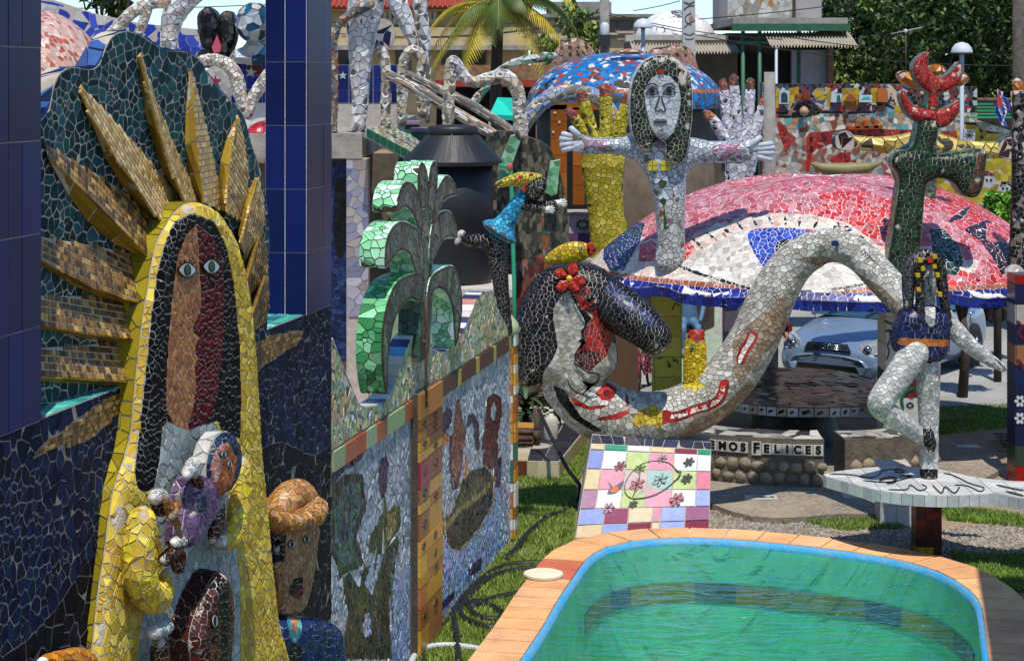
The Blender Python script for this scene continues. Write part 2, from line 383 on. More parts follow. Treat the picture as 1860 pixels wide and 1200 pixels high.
def ribbon(plane, pts, wid, closed=False):
    """outline of a drawn line (photo pixels) of given width in pixels"""
    P = np.asarray(pts, float); t = np.gradient(P, axis=0); t /= np.linalg.norm(t, axis=1)[:, None] + 1e-9; n = np.stack((-t[:, 1], t[:, 0]), -1) * wid / 2
    n[0] *= .4; n[-1] *= .4
    return np.concatenate((P + n, (P - n)[::-1]))
def eye_tile(parent, plane, cx, cy, w, hh, off, iris='1d4a35', white='cfd6d2', lashes=True, a=0):
    e = patch(parent, 'eye', plane, sm([(cx - w, cy), (cx - w * .5, cy - hh * .75), (cx, cy - hh), (cx + w * .5, cy - hh * .75), (cx + w, cy), (cx + w * .5, cy + hh * .7), (cx, cy + hh * .9), (cx - w * .5, cy + hh * .7)], 3), off, '10181c', .01)
    f = .84
    patch(e, 'eye_white', plane, sm([(cx - w * f, cy), (cx - w * .45, cy - hh * .6), (cx, cy - hh * .82), (cx + w * .45, cy - hh * .6), (cx + w * f, cy), (cx + w * .45, cy + hh * .55), (cx, cy + hh * .72), (cx - w * .45, cy + hh * .55)], 3), off + .002, white, .004)
    patch(e, 'iris', plane, ell(cx, cy - hh * .05, w * .38, hh * .7), off + .004, '0e1512', .004)
    patch(e, 'pupil', plane, ell(cx, cy - hh * .1, w * .26, hh * .5), off + .006, iris, .004)
    if lashes:
        for k in range(6):
            t = -math.pi * (.12 + .76 * k / 5); x0, y0 = cx + w * .98 * math.cos(t), cy + hh * .95 * math.sin(t); x1, y1 = cx + w * 1.22 * math.cos(t), cy + hh * 1.35 * math.sin(t)
            patch(e, 'lash', plane, ribbon(plane, [(x0, y0), (x1, y1)], 2.2), off + .001, '10181c', .006)
    return e
# ================================================================ the setting
def sheet(name, pts, z, m, kind='structure', smooth=0):
    P = np.array([gp(*p)[:2] for p in pts]) if abs(pts[0][0]) + abs(pts[0][1]) > 200 else np.array(pts, float)
    if smooth: P = sm(P, smooth)
    a = np.sum(P[:, 0] * np.roll(P[:, 1], -1) - P[:, 1] * np.roll(P[:, 0], -1))
    if a < 0: P = P[::-1]
    o = mesh(name, np.column_stack((P[:, :2], np.full(len(P), z))), [tuple(range(len(P)))], m); o['kind'] = kind; return o
def ground_mat(name, c1, c2, c3, s1=1.2, s2=30, bump=.6):
    m = bpy.data.materials.new(name); m.use_nodes = True; N = m.node_tree.nodes; L = m.node_tree.links; b = N['Principled BSDF']; b.inputs['Roughness'].default_value = .95
    tc = N.new('ShaderNodeTexCoord')
    def noise(s, d=8):
        n = N.new('ShaderNodeTexNoise'); n.inputs['Scale'].default_value = s; n.inputs['Detail'].default_value = d; n.inputs['Roughness'].default_value = .7; L.new(tc.outputs['Object'], n.inputs['Vector']); return n
    def mix(f, a, bb):
        x = N.new('ShaderNodeMix'); x.data_type = 'RGBA'; L.new(f, x.inputs[0])
        for i, v in ((6, a), (7, bb)):
            if isinstance(v, str): x.inputs[i].default_value = (*lin(v), 1)
            else: L.new(v, x.inputs[i])
        return x.outputs[2]
    def rng_(o, a, b_):
        r = N.new('ShaderNodeMapRange'); r.inputs[1].default_value = a; r.inputs[2].default_value = b_; L.new(o, r.inputs[0]); return r.outputs[0]
    big = noise(s1); fine = noise(s2); c = mix(rng_(big.outputs[0], .42, .58), c1, c2); c = mix(rng_(fine.outputs[0], .5, .68), c, c3); L.new(c, b.inputs['Base Color'])
    bp = N.new('ShaderNodeBump'); bp.inputs['Strength'].default_value = bump; bp.inputs['Distance'].default_value = .03; L.new(fine.outputs[0], bp.inputs['Height']); L.new(bp.outputs[0], b.inputs['Normal'])
    MATS[name] = m; return m
DIRT = ground_mat('dry_dirt', '8e7a5e', '756450', 'a39078')
SOIL = ground_mat('lawn_soil', '6a6a3a', '586030', '8c8052', 2.0, 45)
PAVE = ground_mat('street_concrete', '8f8d88', '7c7a76', 'a19f99', .8, 20, .3)
SLABM = ground_mat('worn_concrete', '8b7d6a', '74685a', 'a39a8c', 1.5, 25, .4)
YARD = ground_mat('yard_concrete', 'b3a595', 'a0917f', 'c2b8aa', 1.0, 22, .25)
# pool outline (inner water edge and outer coping edge), photo pixels on the pool rim
PZ = .10
inner_px = [(905, 1260), (945, 1200), (985, 1140), (1013, 1091), (1039, 1052), (1062, 1020), (1085, 1002), (1115, 990), (1165, 981), (1225, 977), (1300, 978), (1380, 984), (1460, 992), (1540, 1002), (1610, 1013), (1680, 1030), (1728, 1050), (1760, 1072), (1778, 1092), (1785, 1115), (1790, 1150), (1796, 1200), (1806, 1260)]
POOL_IN = np.array([gp(x, y, PZ)[:2] for x, y in sm(inner_px, 4, False)])
# coping as wide as the photo shows (about 0.4 m), measured outwards
def offset_line(P, d):
    t = np.gradient(P, axis=0); t /= np.linalg.norm(t, axis=1)[:, None]; n = np.stack((-t[:, 1], t[:, 0]), -1); return P + n * d
POOL_OUT = offset_line(POOL_IN, .37)
# ground: one sheet with the pool cut out
far = 400.0
yb = POOL_IN[0][1]
ring = np.concatenate((offset_line(POOL_IN, .3), ))
G = [(-far, -30), (far, -30), (far, 900), (-far, 900)]
V = [(x, y, 0) for x, y in ring]; n = len(V)
L0, R0 = V[0], V[-1]; nb = n
V += [(-far, L0[1], 0), (-far, 900, 0), (far, 900, 0), (far, R0[1], 0), (-far, -30, 0), (far, -30, 0), (L0[0], L0[1] - 8, 0), (R0[0], R0[1] - 8, 0), (-far, L0[1] - 8, 0), (far, R0[1] - 8, 0)]
k = int(np.argmax(ring[:, 1]))
Fc = [tuple([nb + 0] + list(range(0, k + 1)) + [nb + 1])[::-1], tuple([nb + 1] + list(range(k, n)) + [nb + 3, nb + 2])[::-1], (nb + 8, nb + 6, 0, nb + 0), (nb + 7, nb + 9, nb + 3, n - 1), (nb + 4, nb + 5, nb + 9, nb + 7, nb + 6, nb + 8)]
gr = mesh('ground', V, Fc, DIRT); gr['kind'] = 'structure'
sheet('lawn', [(640, 1260), (905, 1262), (1015, 1060), (1045, 990), (1048, 880), (1075, 830), (1100, 760), (900, 770), (930, 940), (790, 1140)], .004, SOIL)
sheet('courtyard', [(-9.5, 15.0), (-1.4, 15.0), (-.62, 18.2), (-.3, 22), (1.2, 24.5), (1.2, 45), (-16, 45)], .006, YARD)
sheet('street', [(1.3, 26.6), (4.2, 24.6), (6.6, 24.3), (9.0, 22.6), (18, 20), (30, 60), (-2, 60), (1.3, 40)], .008, PAVE)
sheet('terrace', [(1.8, 20.2), (2.4, 18.75), (3.3, 18.85), (4.0, 19.0), (5.0, 20.3), (5.6, 21.4), (5.3, 23.0), (3.2, 24.0), (1.6, 22.8)], .06, SLABM, smooth=4)
# kerb of the terrace
tp = sm(np.array([(1.8, 20.2), (2.4, 18.75), (3.3, 18.85), (4.0, 19.0), (5.0, 20.3), (5.6, 21.4), (5.3, 23.0), (3.2, 24.0), (1.6, 22.8)]), 4)
m_ = len(tp); kb = mesh('terrace_kerb', np.concatenate((np.column_stack((tp, np.zeros(m_) - .02)), np.column_stack((tp, np.full(m_, .058))))), [(i, (i + 1) % m_, m_ + (i + 1) % m_, m_ + i) for i in range(m_)], SLABM); kb['kind'] = 'structure'
# ---------------------------------------------------------------- pool
pool = thing('swimming_pool', 'turquoise swimming pool with rounded corners and terracotta tile coping', 'pool', (POOL_IN[len(POOL_IN) // 2][0], POOL_IN[len(POOL_IN) // 2][1], 0))
m_ = len(POOL_IN); BLUE = mat('pool_blue_paint', '2c93c9', .6, var=.25, scale=7, col2='5f95b4', bump=.5, bscale=18)
CUR = offset_line(POOL_IN, -.045); DEEP = -1.25
rim = np.concatenate([np.column_stack((POOL_IN, np.full(m_, PZ + .004))), np.column_stack((CUR, np.full(m_, PZ - .005))), np.column_stack((CUR, np.full(m_, PZ - .06)))])
mesh('blue_rim', rim, [f for k in range(2) for f in [(k * m_ + i, k * m_ + i + 1, (k + 1) * m_ + i + 1, (k + 1) * m_ + i) for i in range(m_ - 1)]], BLUE, pool, True)
PW = mat('pool_plaster', '5cb89c', .7, var=.15, scale=3, col2='4a9c82'); PB = mat('pool_band_tile', '7d7a3c', .6, var=.3, scale=5, col2='4c5a34')
for nm, z0, z1, mm in (('pool_wall', PZ - .06, DEEP, PW),):
    W0 = np.concatenate((np.column_stack((CUR, np.full(m_, z0))), np.column_stack((offset_line(CUR, -.02), np.full(m_, z1)))))
    mesh(nm, W0, [(i, i + 1, m_ + i + 1, m_ + i) for i in range(m_ - 1)], mm, pool, True)
FL = offset_line(CUR, -.02); mesh('pool_floor', np.column_stack((FL, np.interp(FL[:, 1], (13.0, 17.6), (-.62, DEEP)))), [tuple(range(m_))], mat('pool_floor_plaster', 'd4e0a4', .7, var=.2, scale=1.2, col2='accc96'), pool)
# painted band of dark fish and ochre under the water line
for j in range(14):
    i0 = 18 + j * 4; i1 = min(i0 + 4, m_ - 12)
    if i1 <= i0: break
    seg = offset_line(CUR, -.022)[i0:i1 + 1]; c = ['7a7438', '6d6a30', '3a4c4c', '857c3c', '70702e', '44544e', '7f6a34'][j % 7]; q = len(seg)
    colmesh('wall_band', np.concatenate((np.column_stack((seg, np.full(q, -.30))), np.column_stack((seg, np.full(q, -.48))))), [(i, i + 1, q + i + 1, q + i) for i in range(q - 1)], c, pool)
wm = bpy.data.materials.new('pool_water'); wm.use_nodes = True; N = wm.node_tree.nodes; L = wm.node_tree.links; N.remove(N['Principled BSDF'])
gl = N.new('ShaderNodeBsdfGlossy'); gl.inputs['Roughness'].default_value = .04; tr = N.new('ShaderNodeBsdfTransparent'); tr.inputs[0].default_value = (.93, 1, .97, 1); mxs = N.new('ShaderNodeMixShader'); fr = N.new('ShaderNodeFresnel'); fr.inputs[0].default_value = 1.33
L.new(fr.outputs[0], mxs.inputs[0]); L.new(tr.outputs[0], mxs.inputs[1]); L.new(gl.outputs[0], mxs.inputs[2]); L.new(mxs.outputs[0], N['Material Output'].inputs[0])
va = N.new('ShaderNodeVolumeAbsorption'); va.inputs[0].default_value = (.14, .84, .66, 1); va.inputs[1].default_value = .26; L.new(va.outputs[0], N['Material Output'].inputs[1])
tc = N.new('ShaderNodeTexCoord'); mp = N.new('ShaderNodeMapping'); mp.inputs['Scale'].default_value = (1.0, 2.4, 1); L.new(tc.outputs['Object'], mp.inputs[0])
n1 = N.new('ShaderNodeTexNoise'); n1.inputs['Scale'].default_value = 2.8; n1.inputs['Detail'].default_value = 5; n1.inputs['Distortion'].default_value = .8; L.new(mp.outputs[0], n1.inputs['Vector'])
bp = N.new('ShaderNodeBump'); bp.inputs['Strength'].default_value = .8; bp.inputs['Distance'].default_value = .12; L.new(n1.outputs[0], bp.inputs['Height']); L.new(bp.outputs[0], gl.inputs['Normal']); L.new(bp.outputs[0], fr.inputs['Normal'])
WZ = PZ - .045; CI = offset_line(CUR, .03); wt = mesh('water', np.concatenate((np.column_stack((CI, np.full(m_, WZ))), np.column_stack((CI, np.full(m_, DEEP - .05))))), [tuple(range(m_))[::-1], tuple(range(m_, 2 * m_))] + [(i, m_ + i, m_ + (i + 1) % m_, (i + 1) % m_)[::-1] for i in range(m_)], wm); wt['kind'] = 'structure'
# coping: single tiles laid across the rim
def coping():
    L = np.concatenate(([0], np.cumsum(np.hypot(*np.diff(POOL_IN, axis=0).T)))); nT = int(L[-1] / .30); OUT = offset_line(POOL_IN, .38)
    s = np.linspace(0, L[-1], nT + 1); f = lambda P, q: np.stack((np.interp(q, L, P[:, 0]), np.interp(q, L, P[:, 1])), -1)
    mesh('coping_bed', np.concatenate([np.column_stack((POOL_IN, np.full(m_, PZ - .004))), np.column_stack((OUT, np.full(m_, PZ - .004))), np.column_stack((OUT, np.full(m_, -.02)))]), [q for k in range(2) for q in [(k * m_ + i, k * m_ + i + 1, (k + 1) * m_ + i + 1, (k + 1) * m_ + i)[::-1] for i in range(m_ - 1)]], mat('coping_mortar', 'd8c8b4', .9), pool)
    red = gp(1005, 1030, PZ)[:2]
    for i in range(nT):
        a0, a1 = s[i] + .007, s[i + 1] - .007
        for (d0, d1) in ((.004, .376),):
            A = f(offset_line(POOL_IN, d0), [a0, a1]); B = f(offset_line(POOL_IN, d1), [a0, a1]); zz = PZ + .012 + random.uniform(-.002, .002)
            V, fc = hexa([(*A[0], PZ - .01), (*A[1], PZ - .01), (*B[1], PZ - .01), (*B[0], PZ - .01)], [(*A[0], zz), (*A[1], zz), (*B[1], zz), (*B[0], zz)])
            c = random.choice(['d9a06c', 'd39a68', 'dda873', 'cf9666', 'd6a274'])
            if np.hypot(*(A.mean(0) - red)) < .42: c = random.choice(['c2664a', 'b95f48', 'c8745a'])
            colmesh('coping_tile', V, fc, c, pool, m=TERRA)
coping()
lid = thing('skimmer_lid', 'round cream skimmer lid lying on the pool coping', 'lid', gp(987, 1046, PZ + .01))
lathe('disc', gp(987, 1046, PZ + .012), [(.168, 0), (.17, .03), (.15, .036), (.02, .036), (.018, .03)], None, lid, 28, 'd8cdb4', False)
lathe('rim', gp(987, 1046, PZ + .012), [(.172, 0), (.175, .018), (.17, .02)], None, lid, 28, 'b9ad93', False)
# ================================================================ left: blue wall, pillars, sunburst panel, mother figure
WPL = Plane(-.775, 14.25, 11.53)
uW = lambda px, off=0: WPL.loc([(px, 500)], off)[0, 0]
LEDGE = 2.95
def wall_rect(u0, u1, z0, z1): return np.array([(u0, z0), (u1, z0), (u1, z1), (u0, z1)])
PAL_WALL = {0: ['040918', '060c1e', '030714', '080e22', '060a1a', '0c0a1a'], 1: ['0a1838', '081430', '0c1e40', '08122c', '102444'], 2: ['0e0c1c', '120e20', '0a0918'], 3: ['1d5d66', '2a7a78', '3a9088', '1c4c60', '5aa79a']}
wall = thing('blue_mosaic_wall', 'deep blue broken tile wall carrying the golden sunburst', 'wall', (*(WPL.o + WPL.d * -5), 0))
UL, UR = -7.7, uW(601)
mesh('wall_core', *prism(WPL, wall_rect(UL, UR, 0, LEDGE), -1.6, 0), mat('wall_grout', '9c9488', .9, var=.2, scale=9), wall)
goldL = [(55, 830), (90, 798), (213, 710), (243, 692), (233, 737), (160, 797)]
goldR = [(458, 615), (552, 600), (543, 622), (525, 632), (480, 663), (458, 680)]
V, T = poly_grid(wall_rect(UL, UR, .9, LEDGE), .016); V = WPL.pt(V, 0)
if np.cross(V[T[0, 1]] - V[T[0, 0]], V[T[0, 2]] - V[T[0, 0]])[0] < 0: T = T[:, ::-1]
q = proj(V); lab = np.zeros(len(V), int); lab[(V[:, 2] > 2.15 + .12 * np.sin(V[:, 1] * 3))] = 1; lab[(q[:, 0] > 470) & (q[:, 1] > 930)] = 2
for l, g_ in ((-1, goldL), (-1, goldR)): lab[inpoly(q, g_)] = l
lab[V[:, 1] < 7.3] = -1
mosaic(wall, tess(V, T, lab, {0: .09, 1: .058, 2: .065}, gap=.005, h=.0025, seed=5), PAL_WALL, TILE_M)
PAL_GOLD = {0: ['6b4a1c', '7d5a26', '5c4118', '8d6a30', '523a18', '937036', 'a88a48', '6f5022', '483414']}
def gold_grid(parent, plane, poly_uz, offtri, t=.024, ang=0.0, pal=PAL_GOLD, seed=1):
    """square gold tiles over facets: offtri = list of (tri uv, offsets)"""
    P = np.asarray(poly_uz, float); c, s = math.cos(ang), math.sin(ang); Rm = np.array(((c, s), (-s, c))); Q = P @ Rm.T; lo, hi = Q.min(0), Q.max(0); cells = []
    xs = np.arange(lo[0], hi[0], t); ys = np.arange(lo[1], hi[1], t)
    if len(xs) == 0 or len(ys) == 0: return cells
    C = np.stack(np.meshgrid(xs + t / 2, ys + t / 2, indexing='ij'), -1).reshape(-1, 2) @ Rm; ok = inpoly(C, P); C = C[ok]; hw = t * .39
    for cc in C:
        sq = cc + np.array([(-hw, -hw), (hw, -hw), (hw, hw), (-hw, hw)]) @ Rm
        best = None
        for tri, of in offtri:
            A = np.column_stack((np.asarray(tri), np.ones(3)));
            try: co = np.linalg.solve(A, of)
            except np.linalg.LinAlgError: continue
            w = np.linalg.solve(A.T, np.append(cc, 1)); v = w.min()
            if best is None or v > best[0]: best = (v, co)
        o = sq @ best[1][:2] + best[1][2]; P3 = plane.pt(sq, o); n = np.cross(P3[1] - P3[0], P3[3] - P3[0]); n /= np.linalg.norm(n)
        if n @ (EYE - P3[0]) < 0: n = -n; P3 = P3[::-1]
        cells.append((P3, n, 0, .004, .04))
    return cells
for g_ in (goldL, goldR):
    uz = WPL.loc(g_, 0); mosaic(wall, gold_grid(wall, WPL, uz, [(uz[:3], (.002, .002, .002))], .026, .0), PAL_GOLD, GOLD, name='gold_tile', rest='gold_tiles')
# ledge
lt = quad_cells([(*(WPL.o + WPL.d * (UL + .3)), LEDGE + .002), (*(WPL.o + WPL.d * UR), LEDGE + .002), (*(WPL.o + WPL.d * UR - WPL.n * .6), LEDGE + .002), (*(WPL.o + WPL.d * (UL + .3) - WPL.n * .6), LEDGE + .002)], 60, 7, .006)
mosaic(wall, lt, {0: ['2f8a84', '3da096', '57b5a6', '2a6f74', '84c4b4']}, minpx=12, name='ledge_tile', rest='ledge_tiles')
# pillars with large glazed tiles
PIL = mat('navy_glazed_tile', attr=True, rough=.32, var=.22, scale=3, spec=.16, bump=.08, bscale=6)
NAVY = ['0c1a52', '0a1646', '0f1f5c', '0b184c', '0d1a48']
def pillar(label, u0, u1, d, ucols, dcols, zline):
    p = thing('tiled_pillar', label, 'pillar', (*(WPL.o + WPL.d * u0), LEDGE), 'blue pillars'); top = 5.25
    mesh('core', *prism(WPL, wall_rect(u0, u1, LEDGE, top), -d, .02), GROUT_W, p)
    zs = [LEDGE + .002] + [z for z in (zline - .397 * k for k in range(-2, 6)) if LEDGE + .05 < z < top - .05][::-1] + [top]
    for a, b_ in zip(zs[:-1], zs[1:]):
        for c0, c1 in zip(ucols[:-1], ucols[1:]): mesh('glazed_tile', *prism(WPL, wall_rect(c0 + .003, c1 - .003, a + .002, b_ - .002), .015, .026 + random.uniform(-.0015, .0015)), PIL, p, cols=np.tile(lin(random.choice(NAVY)), (8, 1)))
        for c0, c1 in zip(dcols[:-1], dcols[1:]):
            A = WPL.pt([(u0 - .006, 0)] * 2 + [(u0 + .004, 0)] * 2, [-c0 - .003, -c1 + .003, -c1 + .003, -c0 - .003]); z0, z1 = a + .002, b_ - .002
            mesh('glazed_tile', *hexa([(x, y, z0) for x, y, _ in A], [(x, y, z1) for x, y, _ in A]), PIL, p, cols=np.tile(lin(random.choice(NAVY)), (8, 1)))
    return p
ul = lambda x: uW(x, .02)
pillar('navy glazed pillar with narrow upright tiles at the near end of the sunburst', -7.7, ul(73), .5, [-7.7, ul(-60), ul(-22), ul(13), ul(38), ul(73)], [-.02, .25, .5], 4.548)
pillar('navy glazed pillar between the sunburst and the green palm cut-out', ul(557), ul(601), .25, [ul(557), ul(586), ul(601)], [-.02, .12, .25], 4.528)
# roof over the sunburst wall, above the frame, carried by the pillars
rf = thing('porch_roof', 'flat concrete porch roof carried by the navy pillars', 'roof', (-2.2, 9.5, 5.25))
mesh('slab', *prism(WPL, wall_rect(-9.5, UR + .05, 5.25, 5.45), -2.6, -.34), CONC, rf)
for k in range(3): u_ = -8.4 + k * 2.6; mesh('beam', *prism(WPL, wall_rect(u_, u_ + .25, 5.1, 5.249), -2.5, -.38), CONC, rf)
# ---------------------------------------------------------------- sunburst panel
MPL = Plane(-2.07, 8.47, 18.5)
sunp = thing('sunburst_panel', 'dark teal wavy mosaic panel with raised golden sun rays', 'mural', (*(MPL.o + MPL.d * 1.2), LEDGE))
out_top = [(50, 260), (75, 217), (90, 200), (97, 160), (108, 135), (130, 122), (165, 127), (182, 115), (193, 85), (205, 66), (225, 57), (250, 62), (275, 77), (300, 92), (335, 94), (360, 107), (375, 130), (400, 165), (425, 190), (445, 215), (455, 260), (470, 300), (480, 345), (487, 400), (489, 480), (486, 560)]
uzp = np.concatenate((MPL.loc(sm(out_top, 3, False), 0), [(MPL.loc([(484, 610)])[0, 0], LEDGE + .005), (MPL.loc([(50, 700)])[0, 0], LEDGE + .005)]))
PAL_SUN = {0: ['15383c', '123034', '194248', '0f2a2c', '1d4a4c', '16353c', '244f55'], 1: ['27406e', '30508a', '22365c', '3a5c96']}
pillow(sunp, 'backing', MPL, uzp, 0, .10, PAL_SUN, .052, raw=True, smooth=0, side=1, side_len=.09, grout=GROUT_L, seed=8, fine=5, gap=.0055, m=TILE_M)
PAL_MUS = {0: ['8a6c20', '947424', '7e641c', '9b7d2c']}
def ray(A, Rg, B, o0=.02, o1=.10, t=.031):
    """A: gold outer edge, Rg: ridge, B: mustard outer edge, all from tip to base (photo pixels)"""
    n = 5; rs = lambda P: np.stack([np.interp(np.linspace(0, 1, n), np.linspace(0, 1, len(P)), np.array(P, float)[:, i]) for i in range(2)], -1)
    orr = np.linspace(o0, o1, n); A, B = MPL.loc(rs(A), 0), MPL.loc(rs(B), 0); Rp = rs(Rg); Rg = np.array([MPL.loc(Rp[i:i + 1], orr[i])[0] for i in range(n)])
    V = np.concatenate((MPL.pt(A, .004), MPL.pt(Rg, orr), MPL.pt(B, .004))); Fc = [t for i in range(n - 1) for t in ((i, i + 1, n + i), (i + 1, n + i + 1, n + i))] + [(n + i, n + i + 1, 2 * n + i + 1, 2 * n + i) for i in range(n - 1)]
    mesh('ray', V, Fc, GROUT_L, sunp)
    tr = []
    for i in range(n - 1): tr += [((A[i], A[i + 1], Rg[i]), (.004, .004, orr[i])), ((A[i + 1], Rg[i + 1], Rg[i]), (.004, orr[i + 1], orr[i]))]
    d = Rg[-1] - Rg[0]; cells = gold_grid(sunp, MPL, np.concatenate((A, Rg[::-1])), tr, t, math.atan2(d[1], d[0]))
    g2 = []
    for i in range(n - 1):
        for j in range(2):
            P = MPL.pt(np.array((Rg[i] + (B[i] - Rg[i]) * j / 2, Rg[i + 1] + (B[i + 1] - Rg[i + 1]) * j / 2, Rg[i + 1] + (B[i + 1] - Rg[i + 1]) * (j + 1) / 2, Rg[i] + (B[i] - Rg[i]) * (j + 1) / 2)), np.array((orr[i] * (1 - j / 2), orr[i + 1] * (1 - j / 2), orr[i + 1] * (1 - (j + 1) / 2), orr[i] * (1 - (j + 1) / 2))) + .002)
            nn = np.cross(P[1] - P[0], P[3] - P[0]); nn /= np.linalg.norm(nn) + 1e-9; c = P.mean(0)
            if nn @ (EYE - c) < 0: nn = -nn; P = P[::-1]
            g2.append((c + (P - c) * .95, nn, 1, .004, .02))
    return cells, g2
RAYS = [([(80, 262), (180, 320), (290, 396)], [(88, 288), (180, 372), (272, 470)], [(90, 296), (135, 375), (180, 428), (262, 470)]),
        ([(147, 158), (200, 212), (275, 298), (335, 372)], [(146, 163), (172, 235), (240, 328), (290, 400)], [(144, 166), (175, 250), (205, 318), (280, 398)]),
        ([(254, 97), (290, 205), (328, 295), (366, 368)], [(252, 102), (272, 190), (303, 290), (334, 368)], [(250, 104), (258, 170), (276, 270), (328, 368)]),
        ([(347, 128), (368, 205), (388, 300), (408, 385)], [(344, 132), (353, 210), (361, 300), (370, 368)], [(342, 136), (335, 230), (336, 300), (360, 366)]),
        ([(432, 212), (447, 275), (452, 340), (440, 402)], [(430, 216), (420, 270), (412, 335), (410, 385)], [(427, 218), (406, 265), (394, 325), (400, 382)]),
        ([(468, 322), (482, 375), (478, 430), (446, 470)], [(465, 325), (455, 365), (446, 405), (436, 440)], [(462, 326), (446, 358), (438, 390), (432, 420)]),
        ([(72, 430), (170, 446), (272, 470)], [(72, 470), (165, 520), (262, 552)], [(72, 478), (140, 525), (200, 545), (255, 556)]),
        ([(72, 537), (170, 538), (265, 545)], [(72, 590), (160, 606), (255, 616)], [(72, 596), (160, 614), (250, 622)]),
        ([(68, 632), (160, 626), (258, 612)], [(66, 683), (160, 688), (246, 694)], [(66, 690), (160, 697), (243, 702)]),
        ([(474, 424), (487, 470), (484, 520), (452, 540)], [(470, 427), (462, 455), (455, 480), (447, 505)], [(468, 427), (456, 448), (450, 468), (444, 488)]),
        ([(484, 498), (489, 540), (486, 580), (458, 604)], [(480, 500), (472, 525), (464, 550), (452, 580)], [(478, 500), (466, 522), (458, 545), (448, 570)])]
gc, mc = [], []
for i_, rr in enumerate(RAYS):
    a, b_ = ray(*rr); gc += [(c[0], c[1], 1 if 1 <= i_ <= 5 else 0, c[3], c[4]) for c in a]; mc += b_
PAL_GOLD[1] = ['b0915a', 'bca068', 'a4854c', 'c4aa74', 'b49860', '947440']  # upper rays paler: sunlit sheen of the sky is put into the tile colour
mosaic(sunp, gc, PAL_GOLD, GOLD, name='gold_tile', rest='gold_tiles', minpx=10, jit=.18)
mosaic(sunp, mc, {1: PAL_MUS[0]}, name='mustard_tile', rest='mustard_tiles')
# ---------------------------------------------------------------- mother figure
mo = thing('mother_figure', 'tall mosaic woman in a yellow cloak with half tan, half dark red face', 'sculpture', (*(MPL.o + MPL.d * 1.2 + MPL.n * .2), 1.2))
PAL_MO = {0: ['c4a838', 'd0b444', 'bc9c34', 'd4bc50', 'b89838', 'ccac44', 'd8c45c'], 1: ['0c0b0b', '141110', '0a0a0c', '1c1814'], 2: ['96a09a', 'a3aca8', '8b9690', 'a9b0aa', '929b98'], 3: ['a06a40', 'ad764a', '93603a', 'b07c50'], 4: ['4a0c10', '560f14', '3e0a0d', '5c1418'], 5: ['8a7a1a', '7f7018', '94841c']}
cloak = [(345, 367), (385, 380), (410, 410), (430, 455), (445, 520), (455, 600), (462, 700), (470, 830), (482, 950), (490, 1040), (498, 1118), (505, 1290), (150, 1290), (165, 1200), (175, 1100), (190, 1000), (205, 890), (226, 830), (238, 780), (245, 700), (255, 610), (265, 540), (280, 460), (295, 420), (318, 385)]
hair = [(350, 388), (318, 402), (300, 440), (285, 500), (272, 600), (262, 700), (250, 800), (245, 860), (250, 885), (263, 894), (279, 886), (290, 830), (297, 765), (345, 780), (395, 765), (397, 790), (410, 792), (437, 795), (438, 720), (435, 620), (425, 520), (412, 450), (390, 405)]
gown = [(296, 766), (345, 775), (397, 766), (398, 800), (410, 860), (425, 950), (436, 1060), (438, 1290), (248, 1290), (250, 1180), (258, 1120), (300, 1040), (288, 960), (270, 910), (279, 886), (290, 830)]
facep = [(357, 407), (338, 428), (322, 468), (313, 540), (306, 620), (302, 700), (302, 745), (316, 771), (343, 782), (372, 771), (391, 740), (399, 690), (405, 620), (408, 540), (405, 470), (386, 430)]
redp = [(357, 407), (386, 430), (405, 470), (408, 540), (405, 620), (399, 690), (391, 740), (372, 771), (343, 782), (341, 770), (350, 745), (357, 700), (353, 664), (360, 652), (353, 632), (362, 614), (349, 602), (352, 590), (366, 560), (364, 520), (360, 440)]
pillow(mo, 'body', MPL, cloak, .13, .15, PAL_MO, {0: .042, 1: .034, 2: .055, 3: .029, 4: .029}, [(1, hair), (2, gown), (3, facep), (4, redp)], 0, bulge=.05, w=.09, side=5, side_len=.07, grout=GROUT_L, seed=4, fine=4.6, gap=.005, m=TILE_M)
OFF = .19
eye_tile(mo, MPL, 341, 491, 17, 15, OFF, '174a38', 'aebcc0'); eye_tile(mo, MPL, 385, 485, 16, 15, OFF, '174a38', 'aebcc0')
YEL = {0: PAL_MO[0] + ['d4c02c', 'dcc838'], 1: ['3a1c12', '4a2416', '32180e'], 2: ['8f9894', 'b6b4ae'], 3: ['5a4468', '6a5078', '4c3a5c', '735a80'], 4: ['a3703a', 'b07c42', '8a5a2c'], 5: ['1c2b44', '22344e', '16223a'], 6: ['a05a30', 'b5683a'], 7: ['a06a62', 'b07a70']}
ZM = lambda px, off: float(MPL.pt(MPL.loc([(px, 700)], off), off)[0, 1])
def mpath(pts, off): return (np.array([MPL.pt(MPL.loc([p[:2]], off), off)[0] for p in pts]), np.array([p[2] * ZM(p[0], off) / F for p in pts]))
GN = (MPL.n[0], MPL.n[1], 0)
limb(mo, 'arm', *mpath([(258, 945, 26), (252, 1000, 29), (258, 1060, 30), (284, 1090, 25), (302, 1062, 18), (303, 1045, 14)], .27), YEL, .045, seed=2)
limb(mo, 'arm', *mpath([(437, 845, 17), (437, 900, 20), (428, 955, 20), (410, 985, 17), (397, 985, 12)], .27), YEL, .042, regions=[(2, [(388, 940), (412, 940), (412, 1010), (388, 1010)])], seed=3)
for pts, l in (([(288, 905, 16), (292, 925, 14)], 1), ([(300, 1015, 13), (322, 1002, 15), (324, 1030, 13)], 1), ([(396, 915, 13), (392, 955, 15), (386, 978, 9)], 1)):
    limb(mo, 'hand', *mpath(pts, .29), YEL, .032, default=l, seed=6)
